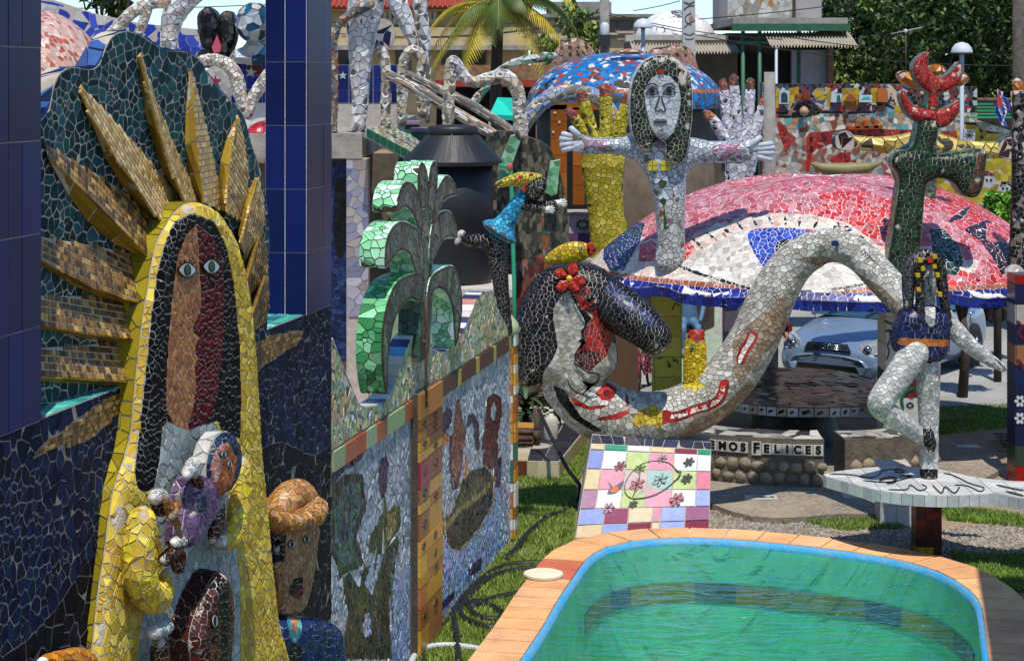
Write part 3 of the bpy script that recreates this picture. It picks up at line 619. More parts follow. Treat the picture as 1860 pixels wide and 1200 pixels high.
for pts in ([(283, 902, 15), (294, 898, 12)], [(318, 985, 11), (334, 982, 10)], [(392, 915, 11), (404, 906, 10)]): limb(mo, 'cuff', *mpath(pts, .30), YEL, .026, default=2, seed=7, grout=GROUT_W)
baby = thing('mosaic_baby', 'mosaic baby in a purple dress held by the yellow-cloaked woman', 'sculpture', MPL.pt(MPL.loc([(360, 960)], .4), .4)[0])
pillow(baby, 'dress', MPL, [(345, 880), (372, 862), (390, 890), (388, 930), (370, 960), (350, 990), (330, 985), (335, 930)], .30, .09, YEL, .034, [(5, ell(366, 915, 11, 17))], 3, bulge=.05, w=.06, seed=5, side=3, side_len=.04)
pillow(baby, 'head', MPL, ell(402, 842, 27, 58, 16, 8), .32, .08, YEL, .03, [(7, ell(404, 848, 20, 46, 16, 10)), (6, [(408, 800), (430, 830), (424, 880), (396, 902), (394, 880), (404, 850)])], 5, bulge=.05, w=.06, seed=6, side=2, side_len=.045)
eye_tile(baby, MPL, 407, 825, 6, 6, .378, '27423c', 'b7c2be', False); eye_tile(baby, MPL, 418, 843, 4, 8, .378, '27423c', 'b7c2be', False)
limb(baby, 'hand', *mpath([(340, 860, 12), (352, 842, 14)], .33), YEL, .026, default=2, grout=GROUT_W, seed=4)
limb(baby, 'arm', *mpath([(352, 862, 10), (362, 880, 10)], .33), YEL, .026, default=1, seed=4)
doll = thing('wooden_doll', 'small orange mosaic doll held against the purple dress', 'sculpture', MPL.pt(MPL.loc([(318, 940)], .45), .45)[0])
limb(doll, 'body', *mpath([(303, 905, 9), (310, 930, 11), (318, 945, 8), (328, 972, 6)], .37), YEL, .03, default=4, seed=3, grout=GROUT_T)
limb(doll, 'arm', *mpath([(322, 900, 6), (322, 918, 8), (312, 938, 8)], .39), YEL, .03, default=4, seed=5, grout=GROUT_T)
PAL_CH = {0: ['3e1a12', '4a2018', '34150e', '562a1c'], 1: ['0d0c0d', '161414'], 2: ['6a0f16', '7d141c']}
ch = thing('mosaic_child', 'dark brown mosaic child face in profile at the yellow cloak hem', 'sculpture', MPL.pt(MPL.loc([(385, 1200)], .4), .4)[0])
pillow(ch, 'head', MPL, [(395, 1037), (408, 1055), (414, 1100), (412, 1160), (405, 1230), (395, 1290), (345, 1290), (350, 1220), (342, 1165), (355, 1110), (375, 1065)], .29, .2, PAL_CH, .03, [(1, [(390, 1037), (408, 1050), (416, 1100), (412, 1230), (402, 1230), (402, 1120), (396, 1070), (380, 1068)]), (2, [(335, 1195), (362, 1182), (370, 1230), (330, 1230)])], 0, bulge=.06, w=.07, seed=9, side=0, side_len=.045)
eye_tile(ch, MPL, 391, 1128, 6, 14, .362, '101010', 'b9bcb4', False)
cs = thing('raised_fist', 'brown mosaic fist with a white cuff low on the pale gown', 'sculpture', MPL.pt(MPL.loc([(292, 1200)], .4), .4)[0])
limb(cs, 'fist', *mpath([(290, 1170, 17), (293, 1215, 19), (292, 1270, 17)], .27), YEL, .034, default=1, seed=6); limb(cs, 'cuff', *mpath([(279, 1148, 13), (302, 1138, 14)], .29), YEL, .03, default=2, grout=GROUT_W, seed=6)
# ---------------------------------------------------------------- man with the orange hat
hatm = thing('hat_man_bust', 'mosaic bust of a man in an orange felt hat and blue shirt', 'sculpture', WPL.pt([(uW(535), 0)], .3)[0] + np.array((0, 0, 1.0)))
HP = {0: ['a8743a', 'b48044', '986630', 'bc8c50'], 1: ['a87c54', 'b48860', '98704a'], 2: ['121112', '1c1918'], 3: ['14244e', '1a2e60', '101c40'], 4: ['5a1a1a', '702424'], 5: ['3b7f88', '5aa5a6']}
WF = Plane(*(WPL.pt([(uW(530), 0)], .30)[0][:2]), 24)
pillow(hatm, 'face', WF, [(490, 955), (570, 950), (570, 985), (566, 1030), (558, 1070), (545, 1110), (520, 1118), (503, 1108), (496, 1060), (490, 1010)], .10, .24, HP, .034, [(2, [(485, 960), (520, 955), (520, 1020), (487, 1025)]), (0, [(485, 1025), (512, 1020), (512, 1120), (490, 1110)]), (1, [(520, 955), (572, 950), (572, 1030), (545, 1120), (512, 1110)]), (4, ell(540, 1072, 11, 16)), (2, [(528, 1090), (524, 1070), (536, 1048), (550, 1046), (552, 1060), (538, 1060), (530, 1075)])], 1, bulge=.05, w=.06, seed=2, side=0, side_len=.045)
eye_tile(hatm, WF, 531, 988, 7, 9, .158, '2a3a34', 'b5b8ac', False); eye_tile(hatm, WF, 558, 979, 7, 8, .158, '2a3a34', 'b5b8ac', False)
pillow(hatm, 'brim', WF, [(478, 912), (492, 922), (515, 930), (545, 928), (566, 916), (580, 902), (586, 915), (583, 938), (570, 957), (545, 963), (515, 966), (490, 960), (478, 940)], .20, .30, HP, .034, bulge=.06, w=.05, seed=3, side=0, side_len=.05)
limb(hatm, 'crown', *(lambda pts: (np.array([WF.pt(WF.loc([p[:2]], .10), .10)[0] for p in pts]), np.array([p[2] * 11.4 / F for p in pts])))([(512, 925, 26), (522, 905, 26), (540, 898, 27), (552, 912, 27), (552, 930, 26)]), HP, .034, seed=5)
pillow(hatm, 'shirt', WF, [(475, 1160), (490, 1125), (515, 1115), (540, 1120), (575, 1122), (605, 1135), (614, 1165), (616, 1290), (472, 1290)], .10, .4, HP, .04, [(5, [(522, 1118), (546, 1122), (550, 1150), (535, 1170), (524, 1150)]), (2, ell(535, 1200, 14, 36)), (1, [(526, 1112), (545, 1112), (540, 1150), (533, 1152)])], 3, bulge=.08, w=.09, seed=4, grout=GROUT_W)
ol = thing('orange_hat', 'small orange mosaic cap at the foot of the blue wall', 'sculpture', MPL.pt(MPL.loc([(120, 1200)], .5), .5)[0])
limb(ol, 'crown', *mpath([(78, 1203, 14), (105, 1200, 18), (140, 1200, 24), (160, 1205, 20)], .29), {0: ['b0701c', 'c07e24', 'a4641a']}, .045, seed=3, grout=GROUT_W)
limb(ol, 'brim', *mpath([(80, 1240, 30), (150, 1245, 34)], .29), {0: ['b0701c', 'c07e24', 'a4641a']}, .05, seed=3, grout=GROUT_W)
# ================================================================ garden wall with figures, palm cut-out, girl
gw = thing('garden_wall', 'garden wall of pale blue-grey broken tiles with a wavy top', 'wall', (*(WPL.o + WPL.d * .2), 0))
z6 = lambda pts: z3(580, 500, 3.75, pts); z5 = lambda pts: z3(580, 240, 4.227, pts); z7 = lambda pts: z3(580, 780, 2.857, pts)
topL = z6([(85, 430), (150, 600), (200, 720), (250, 850), (285, 895), (310, 905), (380, 888), (440, 860), (480, 820), (510, 750), (530, 680), (590, 500), (640, 410), (690, 400)])
topR = z6([(735, 420), (760, 480), (790, 515), (830, 525), (900, 490), (945, 430), (1010, 310), (1070, 170), (1105, 125), (1150, 110), (1185, 125), (1215, 230), (1240, 300), (1265, 322), (1290, 360), (1302, 420)])
uz = WPL.loc(np.concatenate((sm(topL, 3, False), sm(topR, 3, False)))); u0, u1 = uz[0, 0], uz[-1, 0]
gwo = np.concatenate((uz, [(u1, .0), (u0 - .02, .0)]))
mesh('wall_core', *prism(WPL, gwo, -.14, 0), GROUT_T, gw)
PAL_G = {0: ['9aa4b4', '8c98a8', 'a8b0bc', '7c8ba0', 'b4b8be', '8fa0b4', '98a0a8'], 1: ['93a67c', 'a8b48c', 'c0b088', '8ea08a', 'b89a6c', '9cae90', 'c4ba9c', 'a4a8b8', '86a070'], 2: ['12241a', '1c1a18', '162c22', '20382c', '0e1a14'], 3: ['3c4a1e', '4a5624', '2c3c1c', '20301a'], 4: ['7a6a34', '8f8248', '6a5c2c', '9a9060'], 5: ['2a1e3a', '35284a', '241c30', '40305a'], 6: ['6a3c34', '7a4a3c', '5c342c', '8a5a4a'], 7: ['4a1c1c', '5a2626', '3c1616'], 8: ['8a90c0', '6a88a8', '7898b4', '88a8c0'], 9: ['2c5040', '3a6a50', '24443a', '4a5a7a'], 10: ['7c9cc4', 'a0a8b0'], 11: ['b87840', 'a86a34']}
TRIMZ = 1.93
regs = [(8, z7([(370, 700), (430, 780), (470, 700), (450, 1190), (370, 1190)])), (8, z7([(560, 640), (940, 300), (960, 640), (560, 960)])),
        (5, z7([(45, 130), (220, 90), (240, 140), (130, 210), (60, 300)])),
        (2, z7([(55, 300), (130, 230), (225, 230), (240, 420), (190, 560), (230, 700), (110, 760), (60, 640), (45, 460)])), (9, z7([(75, 420), (130, 290), (205, 270), (215, 400), (170, 560), (190, 680), (110, 720), (80, 600)])), (5, z7([(110, 480), (140, 360), (165, 380), (150, 560), (115, 620)])),
        (5, z7([(310, 160), (345, 130), (360, 180), (345, 330), (322, 370), (300, 260)])),
        (3, z7([(250, 640), (270, 540), (320, 440), (335, 410), (330, 500), (290, 640)])), (3, z7([(310, 580), (345, 450), (375, 400), (420, 395), (422, 500), (365, 590), (300, 680)])), (4, z7([(340, 540), (360, 440), (400, 420), (395, 520), (350, 590)])),
        (2, z7([(110, 780), (160, 740), (200, 820), (230, 720), (270, 700), (290, 780), (330, 650), (400, 540), (412, 600), (360, 900), (375, 1190), (110, 1190), (150, 950)])), (10, z7([(230, 800), (300, 620), (330, 660), (270, 860)])), (3, z7([(160, 820), (250, 820), (250, 960), (170, 960)])), (10, z7([(220, 960), (260, 950), (270, 1060), (230, 1080)])),
        (5, z7([(670, 40), (720, 0), (740, 60), (745, 160), (720, 300), (690, 320), (670, 200)])), (6, z7([(680, 60), (730, 20), (740, 160), (715, 280), (690, 240)])),
        (5, z6([(800, 1000), (870, 900), (905, 920), (900, 1000), (850, 1080), (830, 1160)])), (11, z6([(810, 1120), (870, 1060), (890, 1120), (830, 1180)])), (6, z6([(915, 1000), (930, 850), (955, 840), (968, 960), (1000, 1060), (985, 1180), (900, 1190)])), (5, z6([(1000, 1040), (1010, 950), (1050, 940), (1090, 1020), (1090, 1190), (1060, 1190), (1040, 1000)])), (7, z6([(1130, 950), (1145, 830), (1185, 800), (1240, 830), (1240, 960), (1215, 1100), (1190, 1180), (1100, 1190), (1120, 1060)])), (0, z6([(1165, 900), (1190, 860), (1205, 900), (1190, 990), (1170, 980)])),
        (7, z7([(840, 140), (900, 40), (930, 80), (920, 180), (860, 220)])), (5, z7([(905, 160), (945, 140), (940, 300), (910, 300)])),
        (2, z7([(660, 580), (650, 480), (700, 400), (740, 270), (790, 215), (860, 193), (905, 250), (897, 380), (835, 500), (770, 580), (720, 622), (680, 612)])), (3, z7([(735, 300), (800, 260), (860, 240), (860, 330), (760, 420), (700, 460)])),
        (4, ribbon(None, z7([(632, 560), (655, 510), (720, 420), (800, 360), (860, 320), (905, 250)]), 9)), (4, ribbon(None, z7([(590, 400), (610, 450), (640, 480), (645, 540)]), 8)), (4, ribbon(None, z7([(625, 360), (630, 430), (640, 470)]), 6)),
        (9, ribbon(None, z7([(150, 280), (140, 480), (135, 700)]), 5)), (9, ribbon(None, z7([(190, 260), (185, 480), (160, 640)]), 4)), (3, ribbon(None, z7([(335, 330), (345, 450), (300, 640), (280, 760)]), 5)), (9, ribbon(None, z7([(400, 560), (370, 760), (380, 1000)]), 7)), (3, ribbon(None, z7([(200, 820), (230, 940), (210, 1100)]), 6)), (9, ribbon(None, z7([(300, 780), (290, 950), (320, 1150)]), 6)), (4, ribbon(None, z7([(690, 150), (700, 240), (690, 320)]), 5)), (0, ribbon(None, z7([(770, 40), (790, 120), (800, 190)]), 7)), (11, ribbon(None, z7([(760, 130), (765, 200), (750, 260)]), 6)), (11, ribbon(None, z7([(800, 120), (815, 170)]), 6)), (4, ribbon(None, z7([(655, 590), (640, 480), (695, 390), (735, 270), (790, 208), (860, 186), (912, 245), (903, 385), (840, 508), (725, 630), (675, 622), (655, 590)]), 3)), (7, ell(*z7([(890, 315)])[0], 4, 7)), (5, z7([(760, 740), (800, 690), (840, 660), (840, 720), (790, 760)])), (5, z7([(560, 970), (640, 890), (700, 830), (700, 870), (600, 980)]))]
V, T = poly_grid(gwo, .0125); V = WPL.pt(V, 0)
if np.cross(V[T[0, 1]] - V[T[0, 0]], V[T[0, 2]] - V[T[0, 0]])[0] < 0: T = T[:, ::-1]
lab = label_of(V, regs, 0); lab[V[:, 2] > TRIMZ + .05] = 1; lab[(V[:, 2] < TRIMZ + .06) & (V[:, 2] > TRIMZ - .085)] = -1; q = proj(V); lab[(q[:, 0] > 744) & (q[:, 0] < 791) & (V[:, 2] < TRIMZ + .06)] = -1
mosaic(gw, tess(V, T, lab, {0: .052, 1: .058, 2: .044, 3: .044, 4: .036, 5: .04, 6: .036, 7: .036, 8: .052, 9: .04, 10: .045, 11: .036}, gap=.0035, h=.003, tilt=.08, seed=12, stretch=((0, 0, 1), 1.35)), PAL_G, jit=.16)
# trim of coloured tiles along the wall
def trim(px0, px1, cols, n, z0=TRIMZ - .08, z1=TRIMZ + .05):
    a, b_ = uW(px0), uW(px1); w = np.array([1.0 if len(c) == 6 else .4 for c in (cols * n)[:n]]); e = a + (b_ - a) * np.concatenate(([0], np.cumsum(w))) / w.sum()
    for i in range(n):
        c = (cols * n)[i][:6]; o = colmesh('trim_tile', *prism(WPL, wall_rect(e[i] + .003, e[i + 1] - .003, z0, z1), .0, .018 + random.uniform(-.002, .004)), c, gw, m=TILE)
trim(603, 747, ['8fa67a', 'a45c38', 'b0502e', '93ab80', 'a85a36', '8fa67a'], 8)
trim(775, 926, ['4a2c26', 'a89a4ax', '4f302a', '46302c', 'b0a04ax', '4a2c26'], 14)
# top edge tiles following the wave
def edge_tiles(pts, cols, th=.14, step=.11):
    P = WPL.loc(sm(pts, 4, False)); L = np.concatenate(([0], np.cumsum(np.hypot(*np.diff(P, axis=0).T)))); k = int(L[-1] / step); s = np.linspace(0, L[-1], k + 1); q = np.stack((np.interp(s, L, P[:, 0]), np.interp(s, L, P[:, 1])), -1)
    for i in range(k):
        d = q[i + 1] - q[i]; n = np.array((-d[1], d[0])); n /= np.linalg.norm(n); a, b_ = q[i] + d * .03, q[i + 1] - d * .03
        colmesh('coping_tile', *prism(WPL, np.array((a - n * .004, b_ - n * .004, b_ + n * .008, a + n * .008)), -th, .004), cols[(i * 5) % len(cols)], gw, m=TILE)
edge_tiles(topL, ['c9c5b8', 'b8a88c', '3c3c6c', 'a39c8c', '5a9cc0', '9aa0a8', 'c2bdb0']); edge_tiles(topR, ['d8d6d2', '2c2c50', 'b07a6a', 'd0cec8', 'c9b8a8', '3a3a60'])
# gate post: stacked hand-painted yellow tiles
gpst = thing('gate_post', 'slim gate post clad with yellow and orange hand-painted tiles', 'post', WPL.pt([(uW(765), 0)], .04)[0])
a, b_ = uW(747), uW(789); zt = 2.02
mesh('post_core', *prism(WPL, wall_rect(a, b_, 0, zt), -.12, .05), GROUT_D, gpst)
cols = ['b8862a', 'a87a24', 'c08a3c', '9c6a2c', 'b0702c', '8a5424', 'c79a34', 'a8643a', '7a4426']
z = .02
while z < zt - .03:
    hh = random.choice((.08, .12, .16, .2)); e = min(z + hh, zt); w = random.choice((.3, .36, .42))
    for c0, c1 in ((a, a + (b_ - a) * w), (a + (b_ - a) * w, b_)):
        cc = random.choice(cols) if c0 > a else random.choice(cols + ['8c2c3c', '6a3a22'])
        t_ = colmesh('painted_tile', *prism(WPL, wall_rect(c0 + .005, c1 - .005, z + .003, e - .003), .04, .066 + random.uniform(0, .008)), cc, gpst, m=TILE)
        if random.random() < .6:
            cu, cz = (c0 + c1) / 2, (z + e) / 2; hz = min(.03, (e - z) * .3)
            colmesh('brush_mark', *prism(WPL, np.array([(cu - .06, cz), (cu - .03, cz + hz), (cu, cz + hz * .4), (cu + .03, cz + hz), (cu + .06, cz), (cu, cz - hz)]), .06, .0755), '2a1a10', t_, m=TILE)
    z = e
rod = thing('gate_rod', 'rusty vertical gate rod beside the yellow tiled post', 'rod', WPL.pt([(uW(757), 0)], .03)[0]); RUST = mat('rust', '5a4434', .8, var=.3, scale=20, col2='3a2a20', bump=.3)
tube('rod', [WPL.pt([(uW(757), z_)], .075)[0] for z_ in np.linspace(1.9, 2.75, 5)], .012, RUST, rod, 8)
for z_ in (1.95, 2.4): tube('rod_bracket', [WPL.pt([(uW(757), z_)], .0)[0], WPL.pt([(uW(757), z_)], .08)[0]], .016, RUST, rod, 8)
endp = thing('end_post', 'narrow wall end post with yellow and white painted tile chips', 'post', WPL.pt([(uW(926), 0)], 0)[0])
mesh('post_core', *prism(WPL, wall_rect(u1 - .01, u1 + .14, 0, 1.98), -.16, .03), GROUT_D, endp)
z = .02
while z < 1.95:
    e = min(z + random.uniform(.07, .16), 1.98); c = random.choice(['c08a2c', 'b87c24', 'c9c4b8', '8a5c2c', 'b0662c', 'd0cdc4', '2c6a5a', 'c79434'])
    colmesh('painted_tile', *prism(WPL, wall_rect(u1 - .005, u1 + .135, z + .003, e - .003), .02, .045 + random.uniform(0, .006)), c, endp, m=TILE)
    A = WPL.pt([(u1 - .02, 0)] * 2 + [(u1 - .008, 0)] * 2, [.026, -.15, -.15, .026]); colmesh('painted_tile', *hexa([(x, y, z + .003) for x, y, _ in A], [(x, y, e - .003) for x, y, _ in A]), random.choice(['c08a2c', 'd0cdc4', 'b0662c', '2c6a5a']), endp, m=TILE)
    z = e
lathe('finial', WPL.pt([(u1 + .06, 1.96)], -.05)[0], [(.10, 0), (.13, .06), (.11, .13), (.05, .2), (.01, .24)], None, endp, 12, '9aa880')
# ---------------------------------------------------------------- palm cut-out
palm = thing('palm_cutout', 'green mosaic palm cut-out with thick curled fronds on the garden wall', 'sculpture', WPL.pt([(uW(762), 1.3)], .0)[0])
PP = {0: ['44564a', '34503f', '5c6a58', '2a4636', '546460', '3c564a', '345454', '6a745c', '24402c'], 1: ['98d2a8', 'a8dcb6', '84c494', 'b8e4c4', '78b888', 'c4e8d0'], 2: ['2a1c18', '382622'], 3: ['4c9c60', '3c8a50', '6ab47c', '2f7444', '84c494']}
def frond(pts, off=.06, th=.19, seed=1, dark=False): pillow(palm, 'frond', WPL, pts, off, th, PP, {0: .056, 2: .036}, [(2, ribbon(None, sm(list(pts) + [pts[0]], 3, False), 5.5))], smooth=3, side=3 if dark else 1, side_len=.055, grout=mat('brown_grout', '4a362c', .9), seed=seed, stretch=((0, 0, 1), 1.6), fine=4, cap=60)
frond(z5([(600, 605), (608, 490), (655, 390), (715, 395), (765, 480), (790, 640), (795, 760), (765, 745), (725, 640), (665, 572), (620, 600)]), seed=1)
frond(z5([(505, 1030), (512, 850), (555, 745), (620, 690), (700, 705), (770, 770), (805, 920), (800, 1080), (745, 1100), (700, 950), (635, 905), (575, 960), (530, 1020)]), seed=2)
frond(z6([(452, 790), (428, 620), (428, 400), (458, 210), (515, 70), (600, 5), (700, 0), (700, 170), (620, 158), (560, 215), (512, 310), (482, 460), (468, 620), (466, 780)]), seed=3, dark=True)
frond(z5([(870, 640), (890, 490), (945, 375), (985, 335), (1030, 380), (1055, 440), (1052, 480), (995, 495), (945, 550), (900, 640), (872, 700)]), seed=4)
frond(z5([(850, 880), (868, 720), (930, 620), (1000, 610), (1045, 690), (1062, 805), (1000, 800), (950, 830), (915, 890), (880, 970), (850, 1000)]), seed=5)
frond(z6([(735, 150), (760, 20), (830, -40), (915, -60), (960, 60), (975, 180), (962, 340), (930, 485), (918, 400), (905, 220), (860, 110), (800, 90), (765, 140), (740, 230)]), seed=6)
frond(z5([(770, 560), (758, 330), (778, 245), (800, 240), (832, 320), (835, 560)]), seed=7); frond(z5([(830, 560), (848, 310), (880, 225), (908, 262), (906, 400), (880, 600)]), seed=8)
pillow(palm, 'trunk', WPL, z5([(785, 540), (880, 560), (872, 800), (868, 1100)]) + z6([(775, 120), (748, 520), (740, 560), (668, 590), (682, 400), (690, 100)]), .05, .17, PP, .07, smooth=0, side=0, grout=MATS['brown_grout'], stretch=((0, 0, 1), 2.2), seed=9, cap=80)
# ---------------------------------------------------------------- girl in the blue dress
girl = thing('dancing_girl', 'black mosaic girl in a flared blue dress dancing on the garden wall end', 'sculpture', at(912, 590, 17.9))
GP = {0: ['141210', '1e1a16', '0e0d0c'], 1: ['2c8cb0', '3a9cc0', '2478a0', '46a8c8'], 2: ['a89a2c', 'b8a838', 'c0b24a'], 3: ['a8241c', 'b83020'], 4: ['b8b6b0', 'c8c6c0']}
ZG = 17.9
limb(girl, 'leg', *pxpath([(918, 600, 13), (912, 540, 13), (905, 480, 17), (897, 435, 17)], ZG), GP, .036, seed=1)
limb(girl, 'leg', *pxpath([(900, 445, 14, ZG), (875, 438, 13, ZG - .05), (850, 436, 11, ZG - .1), (838, 428, 9, ZG - .15)], ZG), GP, .036, seed=2)
limb(girl, 'foot', *pxpath([(838, 425, 8, ZG - .15), (830, 440, 5, ZG - .17)], ZG), GP, .034, default=4, seed=2)
def cone_skirt():
    ax0, ax1 = at(905, 425, ZG), at(935, 378, ZG); P, r = [], []
    for t, rr in ((-.18, 1), (0, 33), (.12, 34), (.2, 30), (.35, 20), (.7, 16), (1.0, 14), (1.3, 13), (1.6, 12)): P.append(ax0 + (ax1 - ax0) * t); r.append(rr * ZG / F)
    limb(girl, 'dress', P, r, GP, .036, default=1, seed=3, ends=False, grout=GROUT_D, n=4)
cone_skirt()
limb(girl, 'arm', *pxpath([(950, 370, 10), (975, 373, 8), (1008, 370, 7)], ZG), GP, .03, seed=4); limb(girl, 'arm', *pxpath([(950, 372, 10, ZG), (968, 378, 8, ZG - .1), (988, 380, 7, ZG - .2)], ZG), GP, .03, seed=5)
for (x, y, zz) in ((1012, 369, ZG), (990, 381, ZG - .2)):
    hd = tube('hand', [at(x - 5, y, zz), at(x + 8, y, zz)], [.03, .034], None, girl, 8, 'c8c6c0')
    for k, (dx, dy) in enumerate(((15, -7), (18, -3), (18, 2), (15, 6), (8, -8))): tube('finger', [at(x + 5, y + dy * .4, zz), at(x + dx, y + dy, zz)], [.012, .008], None, hd, 6, 'c8c6c0')
pillow(girl, 'head', face(ZG), [(962, 330), (978, 322), (990, 325), (993, 340), (985, 355), (972, 365), (958, 362), (953, 345)], .09, .16, GP, .03, bulge=.05, w=.05, seed=2)
eye_tile(girl, face(ZG), 981, 341, 3.5, 2.5, .15, '101010', 'c8c8c0', False)
limb(girl, 'scarf', *pxpath([(903, 336, 6), (922, 330, 9), (945, 326, 13), (965, 325, 12), (982, 321, 6)], ZG - .06), GP, .034, labfn=lambda V: np.where(np.random.default_rng(2).random(len(V)) < 0, 3, 2), seed=3, grout=GROUT_D)
for (x, y) in ((945, 322), (955, 335), (965, 318), (952, 345), (938, 328)): patch(girl, 'scarf_spot', face(ZG), ell(x, y, 4, 3, 7), .28, 'a8241c', .05)
# ================================================================ centre: tiled panel, serpent woman, dancer, table, dome and statues
zA = lambda p: z3(980, 0, 4, p); zB = lambda p: z3(1400, 0, 4, p); zC = lambda p: z3(980, 280, 4, p); zD = lambda p: z3(1400, 280, 4, p); zE = lambda p: z3(920, 480, 3.53, p); zF = lambda p: z3(1380, 520, 3.529, p); zG = lambda p: z3(900, 760, 2.727, p); zH = lambda p: z3(1380, 800, 3, p); zI = lambda p: z3(940, 80, 3.72, p); zJ = lambda p: z3(1500, 80, 2.858, p)
INK = '1c1e22'
def ink(parent, plane, pts, wid=2.2, off=0, c=INK, name='painted_line', n=4): return patch(parent, name, plane, ribbon(plane, sm(pts, n, False), wid), off, c, .004)
# ---------------------------------------------------------------- leaning panel of painted square tiles
pan = thing('tiled_panel', 'leaning panel of square pastel tiles with painted fish and flowers', 'panel', gp(1165, 968))
TL, TR, BR, BL = at(1076, 789, 18.80), at(1292, 803, 18.95), gp(1288, 962) + np.array((0, 0, -.03)), gp(1044, 976) + np.array((0, 0, -.03))
bil = lambda s, t: TL * (1 - s) * (1 - t) + TR * s * (1 - t) + BR * s * t + BL * (1 - s) * t
nP = np.cross(TR - TL, BL - TL); nP /= np.linalg.norm(nP); nP = nP if nP[1] < 0 else -nP
bk = np.array((0, .45, 0)); hexv = [BL, BR, BR + bk + np.array((.05, .5, 0)), BL + bk + np.array((.05, .5, 0)), TL, TR, TR + bk, TL + bk]
mesh('panel_core', hexv, BOXF, GROUT_L, pan)
rows = [0.0, .085, .145, .33, .53, .71, .86, 1.0]; cA = [0, .115, .305, .49, .695, .885, 1]; cB = [0, .19, .375, .56, .62, .81, 1]
cc = {1: ['c9b48e', '1f8a68', 'd6d8d8', 'cdb890', '7c2c40', '1f8a68'], 2: ['7a86bc', 'd8dcdc', 'b2c080', 'd08ea0', 'd8dcdc', 'd2d6de'], 3: ['c9b88e', 'd4909e', 'c0a8a8', '9cb8b4', 'b2c080', 'cc7a8a'], 4: ['a07890', 'd8dcdc', 'b2c080', 'd898a8', 'd8dcdc', '98a4d0'], 5: ['8a98c8', '8a4460', 'd0c0a0', 'd08ea0', '98a4d0', '946080'], 6: ['c9b48e', '8a98c8', '7c2c40', 'd0c0a0', '98a4d0', '7c2c40']}
for r in range(1, 7):
    c_ = cA if r < 5 else cB
    for k in range(6):
        g_ = .008; s0, s1, t0, t1 = c_[k] + g_ * .7, c_[k + 1] - g_ * .7, rows[r] + g_, rows[r + 1] - g_ * .4; Q = np.array([bil(s0, t1), bil(s1, t1), bil(s1, t0), bil(s0, t0)])
        colmesh('square_tile', *hexa(Q + nP * .001, Q + nP * .012), cc[r][k], pan, m=TILE)
mosaic(pan, tess(*(lambda V, T: (V, T, np.zeros(len(V), int)))(np.array([bil(i / 60, j / 5 * .083) + nP * .002 for j in range(6) for i in range(61)]), tris_of(grid_faces(6, 61))[:, ::-1]), .1, seed=3), {0: ['20263c', '2a3048', '181c30']})
PF = Flat((TL + TR + BL + BR) / 4, TR - TL, (TL - BL))
if PF.n @ nP < 0: PF.n = -PF.n
PF.o = (TL + TR + BL + BR) / 4
O = .022
for pts in ([(640, 300), (660, 250), (700, 215), (760, 205), (830, 225), (870, 260), (900, 300), (870, 340), (820, 375), (760, 390), (690, 385), (650, 350), (640, 300)], [(870, 260), (885, 280), (905, 285), (900, 315), (875, 330)], [(700, 220), (705, 300), (690, 380)]): ink(pan, PF, zG(pts), 1.6, O, '3a4238')
for cx, cy, rr, c in ((600, 205, 34, '8a4a52'), (700, 235, 30, '7a8a4a'), (700, 315, 40, 'a86a70'), (935, 240, 30, '4a4a48'), (940, 325, 30, '3c4a34'), (580, 415, 34, 'b08490'), (910, 425, 40, 'b06a70'), (700, 415, 24, '4a5a3a'), (800, 200, 26, 'a08890'), (810, 310, 40, '8aa09a')):
    for k in range(6):
        a_ = k * 1.05 + cx; patch(pan, 'painted_petal', PF, ell(*zG([(cx + rr * .55 * math.cos(a_), cy + rr * .5 * math.sin(a_))])[0], rr * .13, rr * .085, 9, math.degrees(a_)), O, c, .004)
        ink(pan, PF, zG([(cx, cy), (cx + rr * .5 * math.cos(a_ + .4), cy + rr * .5 * math.sin(a_ + .4)), (cx + rr * math.cos(a_ + .2), cy + rr * .9 * math.sin(a_ + .2))]), 1.2, O + .002, '2c302c', n=2)
    patch(pan, 'painted_spot', PF, ell(*zG([(cx, cy)])[0], 2.2, 2, 8), O + .003, '30302c', .004)
patch(pan, 'painted_bird', PF, zG([(545, 260), (585, 310), (630, 280), (625, 320), (600, 345), (560, 340), (570, 310)]), O, '5a5a64', .004, smooth=2); patch(pan, 'painted_breast', PF, ell(*zG([(595, 325)])[0], 8, 6, 10), O + .003, 'c06a3a', .004)
# ---------------------------------------------------------------- serpent woman
SP = {0: ['a8a59c', 'b4b1a8', '9a968c', 'c0bdb4', '8f8a7e', 'a39c8e', 'b8b4aa'], 1: ['121013', '1a171a', '0d0c10', '221e22'], 2: ['9c1a14', 'a8221a', '8a140f', 'b42c20'], 3: ['b89c20', 'c4a828', 'a88c1c', 'ccb438'], 4: ['c8c4bc', 'd2d0c8'], 5: ['8a7460', '947e6a', 'a08a76'], 6: ['4c0e0e', '601414', '3e0a0a'], 7: ['1c2a50', '24325c', '2a2c44']}
ZS = 19.1
sw = thing('serpent_woman', 'huge white mosaic serpent woman with black hair arching up from the tiled panel', 'sculpture', at(1180, 800, ZS))
sp_pts = [(1035, 700, 50, ZS), (1075, 735, 56, ZS), (1130, 758, 52, ZS), (1200, 757, 47, ZS), (1265, 735, 47, ZS), (1325, 685, 46, ZS), (1370, 615, 44, ZS), (1400, 545, 42, ZS), (1440, 480, 37, ZS), (1500, 446, 31, ZS - .1), (1555, 460, 29, ZS - .3), (1605, 508, 30, ZS - .7), (1650, 560, 27, ZS - 1.1), (1678, 600, 22, ZS - 1.35)]
red_band = [ribbon(None, sm(zE(p), 4, False), 18) for p in ([(1000, 975), (1100, 975), (1200, 935), (1300, 905), (1370, 860), (1405, 735)], [(1490, 640), (1520, 560), (1560, 500), (1590, 430)])]
